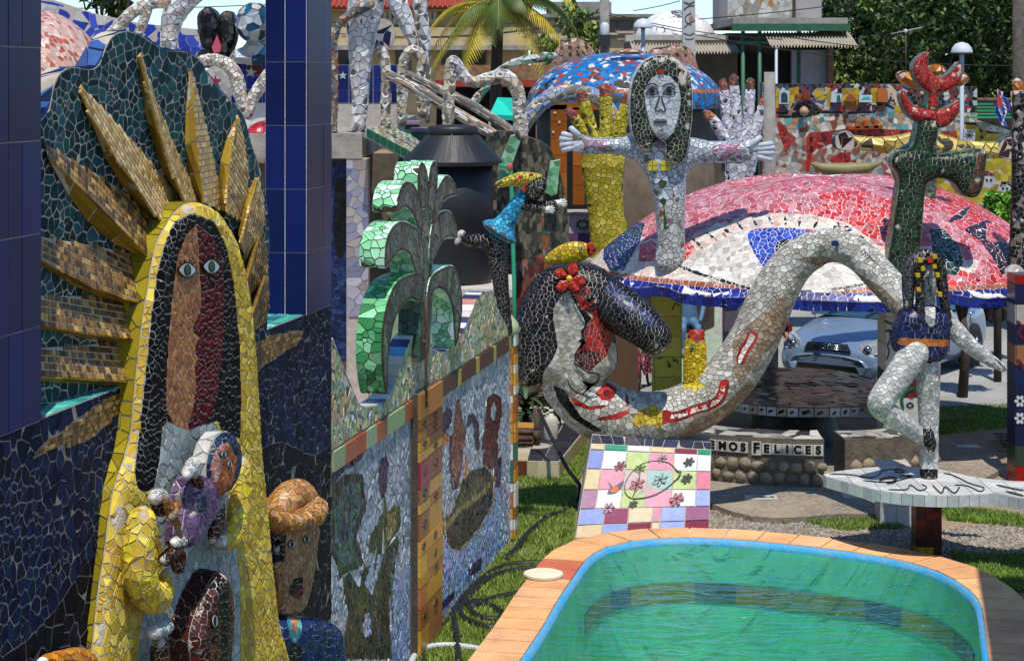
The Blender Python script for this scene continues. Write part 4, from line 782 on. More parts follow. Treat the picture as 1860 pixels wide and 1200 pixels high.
white_band = [ribbon(None, sm(zE(p), 4, False), 9) for p in ([(1030, 970), (1100, 972), (1200, 935), (1300, 905), (1370, 850), (1400, 740)], [(1490, 635), (1520, 560), (1555, 505), (1580, 450)])]
sregs = [(5, zE([(1450, 480), (1800, 180), (1800, 420), (1500, 760), (1460, 700)])), (5, zE([(1180, 1010), (1400, 900), (1560, 740), (1600, 800), (1300, 1080), (1100, 1120)]))] + [(2, b_) for b_ in red_band] + [(4, b_) for b_ in white_band] + [
    (3, zE([(780, 960), (830, 965), (870, 910), (900, 925), (920, 895), (940, 920), (960, 890), (970, 920), (1000, 940), (1000, 1020), (970, 1060), (950, 1030), (900, 1020), (850, 1050), (840, 1010), (790, 1010), (820, 985)])),
    (2, zE([(1000, 930), (1050, 935), (1050, 1010), (1000, 1025)])), (2, zE([(570, 820), (620, 780), (640, 750), (680, 770), (710, 800), (690, 850), (650, 880), (600, 860)])), (6, zE([(610, 820), (640, 790), (670, 820), (640, 850)])),
    (2, zE([(385, 740), (400, 800), (450, 870), (540, 910), (640, 900), (630, 920), (520, 930), (440, 900), (390, 830)])), (2, zE([(550, 990), (700, 960), (770, 930), (760, 800), (780, 850), (790, 950), (720, 990), (600, 1000)])), (2, zE([(590, 680), (610, 650), (640, 680), (620, 720), (595, 725)])),
    (1, zE([(290, 750), (370, 740), (400, 860), (480, 980), (640, 1080), (560, 1070), (430, 990), (330, 870)])),
    (3, zE([(1135, 745), (1160, 730), (1220, 730), (1290, 800), (1240, 780), (1200, 830), (1180, 780), (1135, 805)]))]
sreg2 = sregs + [(5, [(1440, 470), (1500, 465), (1600, 520), (1640, 560), (1620, 600), (1540, 490), (1480, 480)])]
P_, r_ = pxpath(sp_pts)
limb(sw, 'body', P_, r_, SP, .047, regions=sreg2, seed=21, grout=mat('grey_grout', '6a645c', .9), cap=300, gap=.004)
bv, bf = [], []
oc = np.array([(1, 0, 0), (0, 0, 1), (-1, 0, 0), (0, 0, -1), (0, -1, 0), (.7, -.5, .7), (-.7, -.5, .7), (-.7, -.5, -.7), (.7, -.5, -.7)])
for pth in ([(1030, 970), (1100, 972), (1200, 935), (1300, 905), (1370, 850), (1400, 740)], [(1490, 635), (1520, 560), (1555, 505), (1580, 450)]):
    L0 = sm(zE(pth), 14, False)
    for i_ in range(0, len(L0) - 1, 2):
        t_ = L0[i_ + 1] - L0[i_]; nn_ = np.array((-t_[1], t_[0])) / np.hypot(*t_)
        for k_ in (-1, 0, 1):
            px_ = L0[i_] + nn_ * 3.6 * k_ + (0, (i_ % 4) * .6); dd = np.linalg.norm(proj(P_) - px_, axis=1); j_ = int(np.argmin(dd)); dist = min(1, dd.min() / (r_[j_] * F / ZS)); c_ = at(*px_, ZS - .93 * r_[j_] * math.sqrt(max(.1, 1 - min(.8, dist) ** 2)))
            o_ = len(bv); bv += list(c_ + oc * .017); bf += [(o_ + 4, o_ + 5 + a_, o_ + 5 + (a_ + 1) % 4) for a_ in range(4)] + [(o_ + 5, o_ + 0, o_ + 8), (o_ + 5, o_ + 1, o_ + 0), (o_ + 6, o_ + 1, o_ + 5), (o_ + 6, o_ + 2, o_ + 1), (o_ + 7, o_ + 2, o_ + 6), (o_ + 7, o_ + 3, o_ + 2), (o_ + 8, o_ + 3, o_ + 7), (o_ + 8, o_ + 0, o_ + 3)]
bd_ = colmesh('white_beads', bv, bf, 'c8c4bc', sw, True); bd_['kind'] = 'stuff'
HF = face(ZS)
HR = {0: .042, 1: .048, 2: .036, 6: .036, 7: .044}
hairp = [(940, 690), (937, 640), (947, 590), (962, 540), (985, 503), (1015, 488), (1060, 484), (1098, 495), (1125, 522), (1145, 550), (1120, 580), (1113, 600), (1120, 640), (1117, 670), (1085, 700), (1040, 745), (1000, 700), (975, 696), (955, 702)]
whitep = zE([(410, 165), (340, 210), (305, 280), (300, 350), (315, 430), (330, 520), (300, 610), (230, 700), (250, 760), (380, 745), (480, 720), (620, 760), (700, 700), (700, 560), (620, 640), (540, 670), (470, 640), (440, 580), (480, 540), (490, 510), (450, 490), (490, 470), (480, 430), (500, 400), (510, 370), (470, 290), (430, 220)])
redf = zE([(410, 150), (480, 110), (530, 150), (560, 220), (590, 330), (630, 400), (680, 430), (680, 480), (640, 590), (540, 675), (470, 640), (440, 580), (470, 530), (500, 520), (510, 480), (495, 440), (510, 390), (560, 330), (480, 280), (430, 200)])
pillow(sw, 'head', HF, hairp, .12, .42, SP, HR, [(0, [(985, 690), (1010, 640), (1122, 620), (1125, 700), (1040, 755), (990, 720)]), (0, whitep), (2, redf), (6, zE([(440, 580), (480, 540), (600, 560), (610, 620), (540, 675), (470, 640)]))], 1, bulge=.20, w=.26, seed=22, side=1, side_len=.06, smooth=4)
limb(sw, 'hair_lock', *pxpath([(1095, 540, 42, ZS - .05), (1130, 565, 42, ZS - .25), (1165, 590, 38, ZS - .35), (1188, 612, 32, ZS - .4)]), SP, .044, regions=[(7, zE([(620, 60), (900, 300), (1000, 400), (920, 400), (700, 240), (560, 110)]))], default=1, seed=23)
limb(sw, 'hair_lock', *pxpath([(995, 525, 32, ZS - .05), (968, 580, 33, ZS - .1), (955, 635, 32, ZS - .1), (950, 668, 24, ZS - .1)]), SP, .044, default=1, seed=24)
eye_tile(sw, HF, *zE([(365, 218)])[0], 6.5, 4.5, .345, '2a2a28', 'a8a8a0', False); eye_tile(sw, HF, *zE([(520, 208)])[0], 7, 5, .345, '2c3a30', '8a8a80', False)
for pts in ([(410, 160), (440, 240), (510, 370), (500, 405), (480, 430), (492, 465)], [(492, 470), (485, 490), (510, 500), (490, 520), (440, 580), (470, 645), (540, 680)], [(430, 630), (520, 690), (580, 700), (590, 740), (550, 765), (490, 750), (520, 790), (480, 830), (420, 800), (390, 740)]): ink(sw, HF, zE(pts), 2.6, .35, '121013')
fl = thing('mosaic_flower', 'red five-petalled flower with yellow centre in the black hair', 'flower', at(1034, 506, ZS - .3))
for a_, (dx, dy) in zip((0, 72, 144, 216, 288), ((6, -16), (-15, -10), (-12, 12), (8, 14), (17, 4))): pillow(fl, 'petal', HF, ell(1034 + dx * 1.05, 506 + dy * 1.05, 14, 10.5, 12, math.degrees(math.atan2(dy, dx))), .36, .05, {0: ['b03028', 'c03c34', 'a02820']}, .05, bulge=.02, w=.03, seed=2, grout=GROUT_D)
lathe('flower_centre', at(1034, 506, ZS - .43), [(.001, -.03), (.03, -.015), (.032, .01), (.015, .03), (.001, .035)], None, fl, 12, 'c8a818')
pill = patch(sw, 'blue_eye', face(ZS - .5), ell(*zD([(470, 650)])[0], 7, 5.5, 12), -.1, '1c2c58', .05)
for k in range(5): ink(sw, face(18.3), zD([(650 + k * 14, 720 + k * 16), (680 + k * 14, 690 + k * 20), (690 + k * 20, 740 + k * 12)]), 1.6, .13, '1a1a1a', n=2)
# ---------------------------------------------------------------- fish
FP = {0: ['b89a18', 'c4a820', 'a88a16', 'd0b838'], 1: ['a83020', 'b83c28'], 2: ['8a7c14', '7c7012']}
def fish(label, pts, Z, mouth, eyep, seed, extra=None):
    f = thing('mosaic_fish', label, 'fish', at(pts[0][0], pts[0][1], Z)); P, r = pxpath(pts, Z); limb(f, 'body', P, r, FP, .036, regions=[(1, mouth)], seed=seed, grout=GROUT_D, flat=((0, 1, 0), .7)); e = face(Z)
    eye_tile(f, e, eyep[0], eyep[1], 3.8, 3.4, eyep[2], '101010', 'b8b8b0', False); return f
f1 = fish('yellow mosaic fish with red lips lying on the black hair', [(990, 474, 5), (1010, 466, 14), (1035, 460, 20), (1058, 456, 17), (1074, 453, 10)], ZS - .05, [(1066, 440), (1085, 440), (1085, 470), (1068, 462)], (1056, 452, .10), 31)
for a_ in (zE([(0, 0)]), ): pass
patch(f1, 'lip', face(ZS - .05), sm([(1066, 446), (1076, 442), (1082, 450), (1074, 455), (1081, 460), (1070, 460), (1072, 453)], 2), .08, 'a82c1c', .14)
f2 = fish('yellow mosaic fish standing upright with open red mouth on the white serpent', [(1258, 712, 14), (1259, 690, 18), (1262, 660, 21), (1263, 630, 20), (1263, 615, 17)], ZS - .05, zE([(1150, 400), (1290, 400), (1290, 455), (1225, 505), (1150, 455)]), zE([(1190, 530)])[0] + (.09,), 32)
patch(f2, 'lip', face(ZS - .05), zE([(1165, 455), (1190, 425), (1215, 440), (1228, 470), (1245, 435), (1265, 420), (1275, 455), (1225, 505)]), .05, 'a8301c', .1)
# ---------------------------------------------------------------- fish-shaped board and its posts
BZ = .70; BF = Flat((0, 0, BZ), (1, 0, 0), (0, 1, 0))
bd = thing('fish_board', 'white tiled fish-shaped board on a tiled post beside the pool', 'board', gp(1684, 1004))
bo = zH([(350, 187), (500, 160), (650, 147), (850, 147), (985, 160), (1130, 195), (1280, 215), (1440, 225), (1620, 215), (1640, 330), (1440, 318), (1290, 290), (1180, 295), (1050, 302), (860, 297), (700, 280), (600, 262), (450, 222)])
uzb = BF.loc(sm(bo, 3)); mesh('board_core', *prism(BF, uzb, -.10, 0), GROUT_T, bd)
V, T = poly_grid(uzb, .05)
for i in range(-2, 22):
    for j in range(-2, 10):
        x0, y0 = uzb[:, 0].min() + i * .2, uzb[:, 1].min() + j * .2; sq = np.array([(x0 + .003, y0 + .003), (x0 + .197, y0 + .003), (x0 + .197, y0 + .197), (x0 + .003, y0 + .197)])
        # clip the square tile to the fish outline
        n_ = 5; g_ = np.array([(x0 + .003 + .194 * a_ / n_, y0 + .003 + .194 * b_ / n_) for a_ in range(n_ + 1) for b_ in range(n_ + 1)])
        ins = inpoly(g_, uzb)
        if ins.sum() < 3: continue
        if ins.all(): poly = sq
        else:
            poly = []
            for k in range(40):
                e = k / 40 * 4; s_ = int(e); t_ = e - s_; p = sq[s_] * (1 - t_) + sq[(s_ + 1) % 4] * t_; poly.append(p)
            poly = np.array(poly); c_ = g_[ins].mean(0); o2 = ~inpoly(poly, uzb)
            for k in np.where(o2)[0]:
                a_, b_ = 0.0, 1.0
                for _ in range(12):
                    m2 = (a_ + b_) / 2
                    if inpoly((c_ + (poly[k] - c_) * m2)[None], uzb)[0]: a_ = m2
                    else: b_ = m2
                poly[k] = c_ + (poly[k] - c_) * a_ * .985
        colmesh('white_tile', *prism(BF, poly, .0, .008), random.choice(['b9b9b4', 'c4c4be', 'adb0ae', 'bcbab2']), bd, m=TILE)
Pn = np.concatenate((uzb, uzb[:1])); L_ = np.concatenate(([0], np.cumsum(np.hypot(*np.diff(Pn, axis=0).T)))); k_ = int(L_[-1] / .1); s_ = np.linspace(0, L_[-1], k_ + 1); q_ = np.stack((np.interp(s_, L_, Pn[:, 0]), np.interp(s_, L_, Pn[:, 1])), -1); cen = uzb.mean(0)
ar = np.sum(uzb[:, 0] * np.roll(uzb[:, 1], -1) - uzb[:, 1] * np.roll(uzb[:, 0], -1))
for i in range(k_):
    d = q_[i + 1] - q_[i]; n_ = np.array((d[1], -d[0])) * (1 if ar > 0 else -1); n_ /= np.linalg.norm(n_); a_, b_ = q_[i] + d * .03, q_[i + 1] - d * .03
    colmesh('edge_tile', *hexa([(*a_, BZ - .098), (*b_, BZ - .098), (*(b_ + n_ * .008), BZ - .098), (*(a_ + n_ * .008), BZ - .098)], [(*a_, BZ + .004), (*b_, BZ + .004), (*(b_ + n_ * .008), BZ + .004), (*(a_ + n_ * .008), BZ + .004)]), random.choice(['b4b6b8', 'a8aaac', 'bcbcba', '9fa2a6']), bd, m=TILE)
for pts, w_ in (([(380, 180), (500, 185), (600, 200), (655, 180), (670, 160), (780, 150)], 2.2), ([(560, 215), (680, 225), (760, 215), (830, 190), (760, 190)], 2.4), ([(650, 215), (700, 200), (740, 205), (730, 225), (690, 230)], 5), ([(700, 265), (800, 265), (820, 240), (870, 270), (910, 255), (880, 235)], 2.4), ([(940, 240), (990, 285), (1010, 250), (1060, 285), (1090, 250)], 3), ([(1060, 240), (1130, 245), (1200, 275), (1220, 255), (1140, 230), (1060, 190), (1000, 175)], 2.4), ([(1290, 240), (1380, 260), (1440, 270)], 3), ([(1340, 275), (1440, 300)], 4), ([(730, 165), (760, 158), (790, 165), (760, 172), (730, 165)], 2.4)): ink(bd, BF, zH(pts), w_, .011, '2c3226')
pc = gp(1684, 1004)
box('post', pc[0] - .115, pc[0] + .115, pc[1] - .1, pc[1] + .13, 0, BZ - .1, GROUT_D, bd)
for i in range(7):
    for j in range(3):
        z0 = i * .083; x0 = pc[0] - .112 + j * .075; c_ = random.choice(['3a1410', '4a1c14', '2c120e', '54241a', '3a1410', 'a8841c' if i < 2 else '6a1c18', 'b0a898' if j == 0 and i in (3, 4) else '40180f'])
        box('post_tile', x0 + .003, x0 + .072, pc[1] - .108, pc[1] - .098, z0 + .003, z0 + .08, TILE, bd, c_)
        y0 = pc[1] - .098 + j * .075; box('post_tile', pc[0] - .123, pc[0] - .113, y0 + .003, y0 + .072, z0 + .003, z0 + .08, TILE, bd, c_)
sb = thing('support_block', 'square white tiled block with a red tile under the fish board', 'block', gp(1628, 955)); c_ = gp(1628, 955)
SBT = BZ - .102
box('block_core', c_[0] - .15, c_[0] + .15, c_[1], c_[1] + .3, 0, SBT, GROUT_L, sb)
for z0, z1 in ((.003, .2), (.205, .40), (.405, SBT - .004)):
    for x0, x1, col in ((-.148, -.005, 'b8bab8'), (.0, .148, 'b0625c' if z0 > .4 else 'b4b6b2')): box('block_tile', c_[0] + x0, c_[0] + x1, c_[1] - .008, c_[1] + .002, z0, z1, TILE, sb, 'a8201c' if col == 'b0625c' else col)
    box('block_tile', c_[0] - .158, c_[0] - .148, c_[1] + .004, c_[1] + .296, z0, z1, TILE, sb, 'b4b6b2')
# ---------------------------------------------------------------- dancer on the board
DP = {0: ['b2b2ae', 'bebeba', 'a6a6a2', 'c6c6c0', '9c9c98'], 1: ['131210', '1c1a16'], 2: ['141c4a', '1a2456', '10163c'], 3: ['a85c1c', 'b86a24'], 4: ['1a1814', '24201a', '100f0d'], 5: ['b8981c', 'c4a424'], 6: ['3a3640', '2c2a34', '46424c']}
ZD_ = 17.5
dn = thing('dancer_statue', 'white mosaic dancer in navy shirt with one bent leg, on the fish board', 'statue', (at(1690, 870, ZD_)[0], ZD_, BZ))
fz = at(1690, 870, ZD_)
limb(dn, 'leg', *pxpath([(1685, 640, 24), (1686, 700, 21), (1687, 760, 18), (1688, 820, 16), (1687, 866, 16)], ZD_), DP, .042, regions=[(1, [(1660, 852), (1720, 852), (1720, 900), (1660, 900)])], seed=1, ends=False)
limb(dn, 'leg', *pxpath([(1662, 640, 27, ZD_ - .1), (1634, 680, 25, ZD_ - .18), (1604, 722, 24, ZD_ - .25), (1600, 738, 22, ZD_ - .25), (1625, 758, 19, ZD_ - .2), (1660, 783, 16, ZD_ - .12), (1684, 800, 11, ZD_ - .05)]), DP, .042, regions=[(1, [(1676, 775), (1700, 780), (1705, 830), (1680, 830)])], seed=2)
limb(dn, 'foot', *pxpath([(1686, 784, 9, ZD_ - .1), (1692, 805, 9, ZD_ - .1), (1690, 818, 6, ZD_ - .1)]), DP, .034, default=1, seed=3)
pillow(dn, 'shirt', face(ZD_), [(1636, 578), (1660, 560), (1700, 558), (1724, 576), (1723, 620), (1717, 648), (1696, 658), (1680, 660), (1655, 648), (1628, 636)], .10, .22, DP, .045, [(3, [(1630, 613), (1724, 617), (1724, 630), (1630, 626)]), (0, [(1680, 540), (1700, 540), (1698, 590), (1690, 595), (1682, 585)])], 2, bulge=.08, w=.1, seed=4, side=2, side_len=.05)
limb(dn, 'arm', *pxpath([(1722, 575, 13), (1735, 600, 17), (1765, 630, 15), (1795, 652, 12), (1822, 668, 8)], ZD_ - .02), DP, .04, seed=5, flat=((0, 1, 0), .8))
for k in range(4): ink(dn, face(ZD_ - .02), [(1806 + k * 4, 650 + k * 4), (1812 + k * 4, 655 + k * 3.4), (1815 + k * 3.4, 662 + k * 3)], 1.6, .16, '1a1a18', n=2)
limb(dn, 'neck', *pxpath([(1688, 575, 15), (1687, 540, 13), (1686, 520, 16), (1687, 495, 17)], ZD_), DP, .04, seed=6)
limb(dn, 'hair', *pxpath([(1650, 560, 9), (1650, 520, 12), (1655, 485, 14), (1672, 468, 14), (1692, 467, 13), (1706, 480, 11), (1711, 510, 10), (1716, 550, 9), (1722, 590, 8)], ZD_ - .06), DP, .038, labfn=lambda V: np.where(proj(V)[:, 0] < 1662, 6, 4), seed=7)
limb(dn, 'hair', *pxpath([(1668, 480, 8), (1670, 520, 8), (1671, 560, 8), (1672, 590, 7)], ZD_ - .14), DP, .034, default=4, seed=8)
for x, y in ((1672, 473), (1677, 488), (1698, 466), (1668, 500), (1704, 500), (1669, 526), (1708, 535), (1698, 484)): patch(dn, 'hair_chip', face(ZD_ - .2), [(x - 4, y - 3), (x + 3, y - 4), (x + 4, y + 3), (x - 3, y + 4)], .02, 'b8981c', .08)
patch(dn, 'hair_flower', face(ZD_ - .2), ell(1690, 473, 5, 5, 9), .03, 'a8301c', .08)
for pts in ([(1688, 500), (1686, 515), (1692, 522), (1688, 528), (1692, 534), (1687, 540)], [(1680, 505), (1683, 503), (1686, 505)]): ink(dn, face(ZD_), pts, 1.8, .12, '1a1a18')
# ---------------------------------------------------------------- round table and curved stone benches
TC = np.array((3.42, 22.7)); TZ = .72
tb = thing('picnic_table', 'large oval table with dark glossy tile top and painted edge tiles', 'table', (*TC, 0))
a_ = np.arange(64) * 2 * np.pi / 64; te = np.stack((1.12 * np.sign(np.cos(a_)) * np.abs(np.cos(a_)) ** .8, 1.5 * np.sign(np.sin(a_)) * np.abs(np.sin(a_)) ** .9), -1)
TFm = Flat((*TC, TZ), (1, 0, 0), (0, 1, 0)); mesh('top_core', *prism(TFm, te, -.10, 0), GROUT_D, tb)
V, T = poly_grid(te * .995, .035); V3 = TFm.pt(V, .001)
mosaic(tb, tess(V3, T, np.zeros(len(V3), int), .16, h=.003, gap=.003, seed=3), {0: ['3a2c2c', '4a3430', '2c2426', '54403a', '3c3034', '6a5048', '28282c', '7a6a64', '453034']}, m=mat('polished_tile', attr=True, rough=.18, var=.25, scale=6))
for i in range(64):
    p, q2 = te[i], te[(i + 1) % 64]; d = q2 - p; n_ = np.array((d[1], -d[0])); n_ /= np.linalg.norm(n_); A, B = TC + p + d * .04, TC + q2 - d * .04
    if (TC + p)[1] > 23.3: continue
    t_ = colmesh('edge_tile', *hexa([(*A, TZ - .105), (*B, TZ - .105), (*(B + n_ * .012), TZ - .105), (*(A + n_ * .012), TZ - .105)], [(*A, TZ - .005), (*B, TZ - .005), (*(B + n_ * .012), TZ - .005), (*(A + n_ * .012), TZ - .005)]), random.choice(['b0aea6', 'a8a69e', 'b8b6ae', 'a89a84', '8c8a84', 'a08a74']), tb, m=TILE)
    for kk in range(2):
        s0, s1, h0, h1 = random.uniform(.15, .4), random.uniform(.55, .85), random.uniform(-.09, -.06), random.uniform(-.045, -.015); A2, B2 = TC + p + d * s0 + n_ * .0125, TC + p + d * s1 + n_ * .0125
        colmesh('edge_drawing', [(*A2, TZ + h0), (*B2, TZ + (h0 + h1) / 2), (*B2, TZ + h1), (*A2, TZ + (h0 + h1) / 2 + .008)], [(0, 1, 2, 3)], random.choice(['3a3430', '4a3028', '2c3440', '54302c', '2c2c30']), t_, m=TILE)
lathe('pedestal', (*TC, 0), [(.7, 0), (.6, .1), (.5, .3), (.55, TZ - .1)], None, tb, 20, '2c2824')
STONE = [mat('river_stone_a', '8f8068', .85, var=.2, scale=9, bump=.3), mat('river_stone_b', '7c705c', .85, var=.2, scale=9, bump=.3), mat('river_stone_c', '9c8c70', .85, var=.2, scale=9, bump=.3)]
MORT = mat('bench_mortar', '6c6254', .95, var=.25, scale=8, bump=.5)
def arc(c, r, t): return np.array((c[0] + r * math.cos(R(t)), c[1] + r * math.sin(R(t))))
def bench(label, t0, t1, r0, r1, zt, letters):
    b = thing('stone_bench', label, 'bench', (*arc(TC, (r0 + r1) / 2, (t0 + t1) / 2), .06), 'stone benches around the table'); n = 24; ts = np.linspace(t0, t1, n)
    rg = [[(*arc(TC, r, t), z) for t in ts] for r, z in ((r0, .05), (r0, zt), (r1, zt), (r1, .05))]; V = np.array(sum(rg, [])); Fc = [(k * n + i, k * n + i + 1, ((k + 1) % 4) * n + i + 1, ((k + 1) % 4) * n + i) for k in range(4) for i in range(n - 1)] + [(0, n, 2 * n, 3 * n), (n - 1, 4 * n - 1, 3 * n - 1, 2 * n - 1)]
    mesh('bench_core', V, Fc, MORT, b)
    m_ = 30; tq = np.linspace(t0 + .3, t1 - .3, m_ * 3); V = np.array([(*arc(TC, r, t), zt + .002) for r in np.linspace(r0 + .02, r1 - .01, 24) for t in tq]); T = tris_of(grid_faces(24, len(tq)))
    if np.cross(V[T[0, 1]] - V[T[0, 0]], V[T[0, 2]] - V[T[0, 0]])[2] < 0: T = T[:, ::-1]
    mosaic(b, tess(V, T, np.zeros(len(V), int), .13, seed=4), {0: ['a4a29a', 'b0aea6', '2c2c2c', '98968e', '8c8a84', '383634']}, cap=40)
    for row, z in enumerate((.14, .27)):
        k = int((t1 - t0) * R(1) * r1 / .135)
        for i in range(k):
            t = t0 + (i + .5 + .35 * (row % 2)) * (t1 - t0) / k
            if t > t1 - .3: continue
            c = (*arc(TC, r1, t), z + random.uniform(-.01, .01)); sx = .07 * random.uniform(.7, 1.12); sz = .068 * random.uniform(.75, 1.1)
            tt = np.array((-math.sin(R(t)), math.cos(R(t)), 0)); nn = np.array((math.cos(R(t)), math.sin(R(t)), 0)); V = [np.array(c) + nn * .026]
            for ph, rr, oo in ((0, .7, .02), (0, 1, -.004)):
                gq = random.Random(hash((i, row, label)) % 999); wob = [gq.uniform(.82, 1.18) for _ in range(8)]
                for a2 in range(8): V.append(np.array(c) + rr * wob[a2] * (tt * sx * math.cos(a2 * .785) + np.array((0, 0, 1)) * sz * math.sin(a2 * .785)) + nn * oo)
            mesh('cobble', V, [(0, 1 + a2, 1 + (a2 + 1) % 8) for a2 in range(8)] + [(1 + a2, 9 + a2, 9 + (a2 + 1) % 8, 1 + (a2 + 1) % 8) for a2 in range(8)], random.choice(STONE), b, True)
    if letters:
        step = 2.42; t = t1 - 1.4
        for ch_ in letters[::-1]:
            if ch_ == ' ': t -= .5; continue
            big = 1.28 if ch_ == 'F' else 1.0; w, hh = .104 * (1.1 if ch_ in 'MO' else 1), .115 * big; c = np.array((*arc(TC, r1, t), .455)); tt = np.array((-math.sin(R(t)), math.cos(R(t)), 0)); nn = np.array((math.cos(R(t)), math.sin(R(t)), 0)); up = np.array((0, 0, 1.))
            Q = [c - tt * w / 2 - up * hh / 2, c + tt * w / 2 - up * hh / 2, c + tt * w / 2 + up * hh / 2, c - tt * w / 2 + up * hh / 2]
            til = colmesh('letter_tile', *hexa([p - nn * .004 for p in Q], [p + nn * .016 for p in Q]), 'b8b4aa', b, m=TILE)
            fc_ = bpy.data.curves.new('letter', 'FONT'); fc_.body = ch_; fc_.size = .118 * big; fc_.align_x = 'CENTER'; fc_.align_y = 'CENTER'; fc_.extrude = .002; fc_.offset = .006
            tmp = bpy.data.objects.new('tmp', fc_); COL.objects.link(tmp); bpy.context.view_layer.update(); me = bpy.data.meshes.new_from_object(tmp.evaluated_get(bpy.context.evaluated_depsgraph_get())); bpy.data.objects.remove(tmp)
            nv = len(me.vertices); co = np.empty(nv * 3); me.vertices.foreach_get('co', co); co = co.reshape(-1, 3); X = c + nn * .018 + co[:, :1] * tt + co[:, 1:2] * up + co[:, 2:3] * nn
            fcs = [tuple(p.vertices) for p in me.polygons]; colmesh('letter', X, fcs, '16120f', til, m=TILE); t -= step * (1.1 if ch_ in 'MOF' else 1)
    return b
bench('curved cobble bench with black letters on white tiles along its front', 214, 268.5, 2.12, 2.6, .57, 'SEREMOS FELICES')
bench('short cobble bench without lettering beside the painted column', 274, 300, 2.0, 2.5, .55, '')
# ---------------------------------------------------------------- canopy dome
DC = np.array((3.92, 23.7)); DRX, DRY, DRYB, DH0, DHT = 3.06, 3.2, 1.9, 2.0, 1.22
def dome_h(r): return DH0 + DHT * (1 - np.clip(r, 0, 1) ** 2.6)
def dome_pt(r, th):
    r = r * (1 + .012 * np.sin(11 * th) * r ** 3 + .008 * np.sin(17 * th + 1) * r ** 3)
    return np.stack((DC[0] + DRX * r * np.cos(th), DC[1] + np.where(np.sin(th) > 0, DRYB, DRY) * r * np.sin(th), dome_h(r) + .10 * np.sin(3 * th + .5) * r * (1 - r) * 2), -1)
dm = thing('mosaic_canopy', 'broad low canopy dome of pink and red tiles with a giant eye', 'canopy', (*DC, DH0))
def dome_mesh(nr, nt):
    r = np.linspace(.03, 1, nr) ** .85; th = np.arange(nt) * 2 * np.pi / nt if nt < 200 else np.concatenate((np.linspace(R(155), R(385), nt - 60, endpoint=False), np.linspace(R(385), R(515), 60, endpoint=False))); V = np.concatenate([dome_pt(np.full(nt, rr), th) for rr in r]); return V, grid_faces(nr, nt, True)
V, Fc = dome_mesh(30, 96); V2 = V.copy(); V2[:, 2] -= .10; n_ = len(V); ri = (30 - 1) * 96
mesh('shell', np.concatenate((V, V2)), Fc + [tuple(i + n_ for i in f)[::-1] for f in Fc] + [(ri + j, ri + (j + 1) % 96, n_ + ri + (j + 1) % 96, n_ + ri + j)[::-1] for j in range(96)] + [tuple(range(96))[::-1]], GROUT_W, dm, True)
CPAL = {0: ['b0707a', 'b87c84', 'b4747c', 'a8666e', 'bc848a', 'b4505a', 'a8444c', 'b0404a'], 1: ['141f6a', '182878', '101858', '1c2c84'], 2: ['b8b2a8', 'c2bcb4', 'a8a298', 'c8c4bc'], 3: ['98563c', 'a4644a', '8c4a34'], 4: ['b02424', 'b82c2c', 'c43838', 'a82020', 'b4626a', 'b84c50', 'bc7c82'], 5: ['16204e', '1e2c66', '1c3c34', '28387a'], 6: ['161a1e', '22262c'], 7: ['12302a', '183a34', '0e2622', '2c504a'], 8: ['2c1620', '381c2a', '241018'], 9: ['c0b4a4', 'c8a898', 'c4bcb0'], 10: ['1c3a9c', '2444a4', '18308a', '3450a8']}
V, Fc = dome_mesh(210, 800); T = tris_of(Fc); q = proj(V); front = V[:, 1] < DC[1] + 1.6
if np.cross(V[T[0, 1]] - V[T[0, 0]], V[T[0, 2]] - V[T[0, 0]])[2] < 0: T = T[:, ::-1]
rr = np.hypot((V[:, 0] - DC[0]) / DRX, (V[:, 1] - DC[1]) / np.where(V[:, 1] > DC[1], DRYB, DRY)); lab = np.zeros(len(V), int)
lab[(rr > .62) & (V[:, 0] < 5.6)] = 9; lab[rr < .80] = 0
mixr = np.sin(V[:, 0] * 2.1 + 1) + np.cos(V[:, 1] * 1.7) + .5 * np.sin(V[:, 0] * 7 + V[:, 1] * 5); lab[(q[:, 0] > 1490 + 60 * np.sin(V[:, 1] * 4) + 30 * np.sin(V[:, 1] * 11)) & (mixr > .1) & (rr < .9)] = 4; lab[(q[:, 0] > 1640) & (rr >= .9)] = 4
lab = np.where(rr > .955, 3, lab)
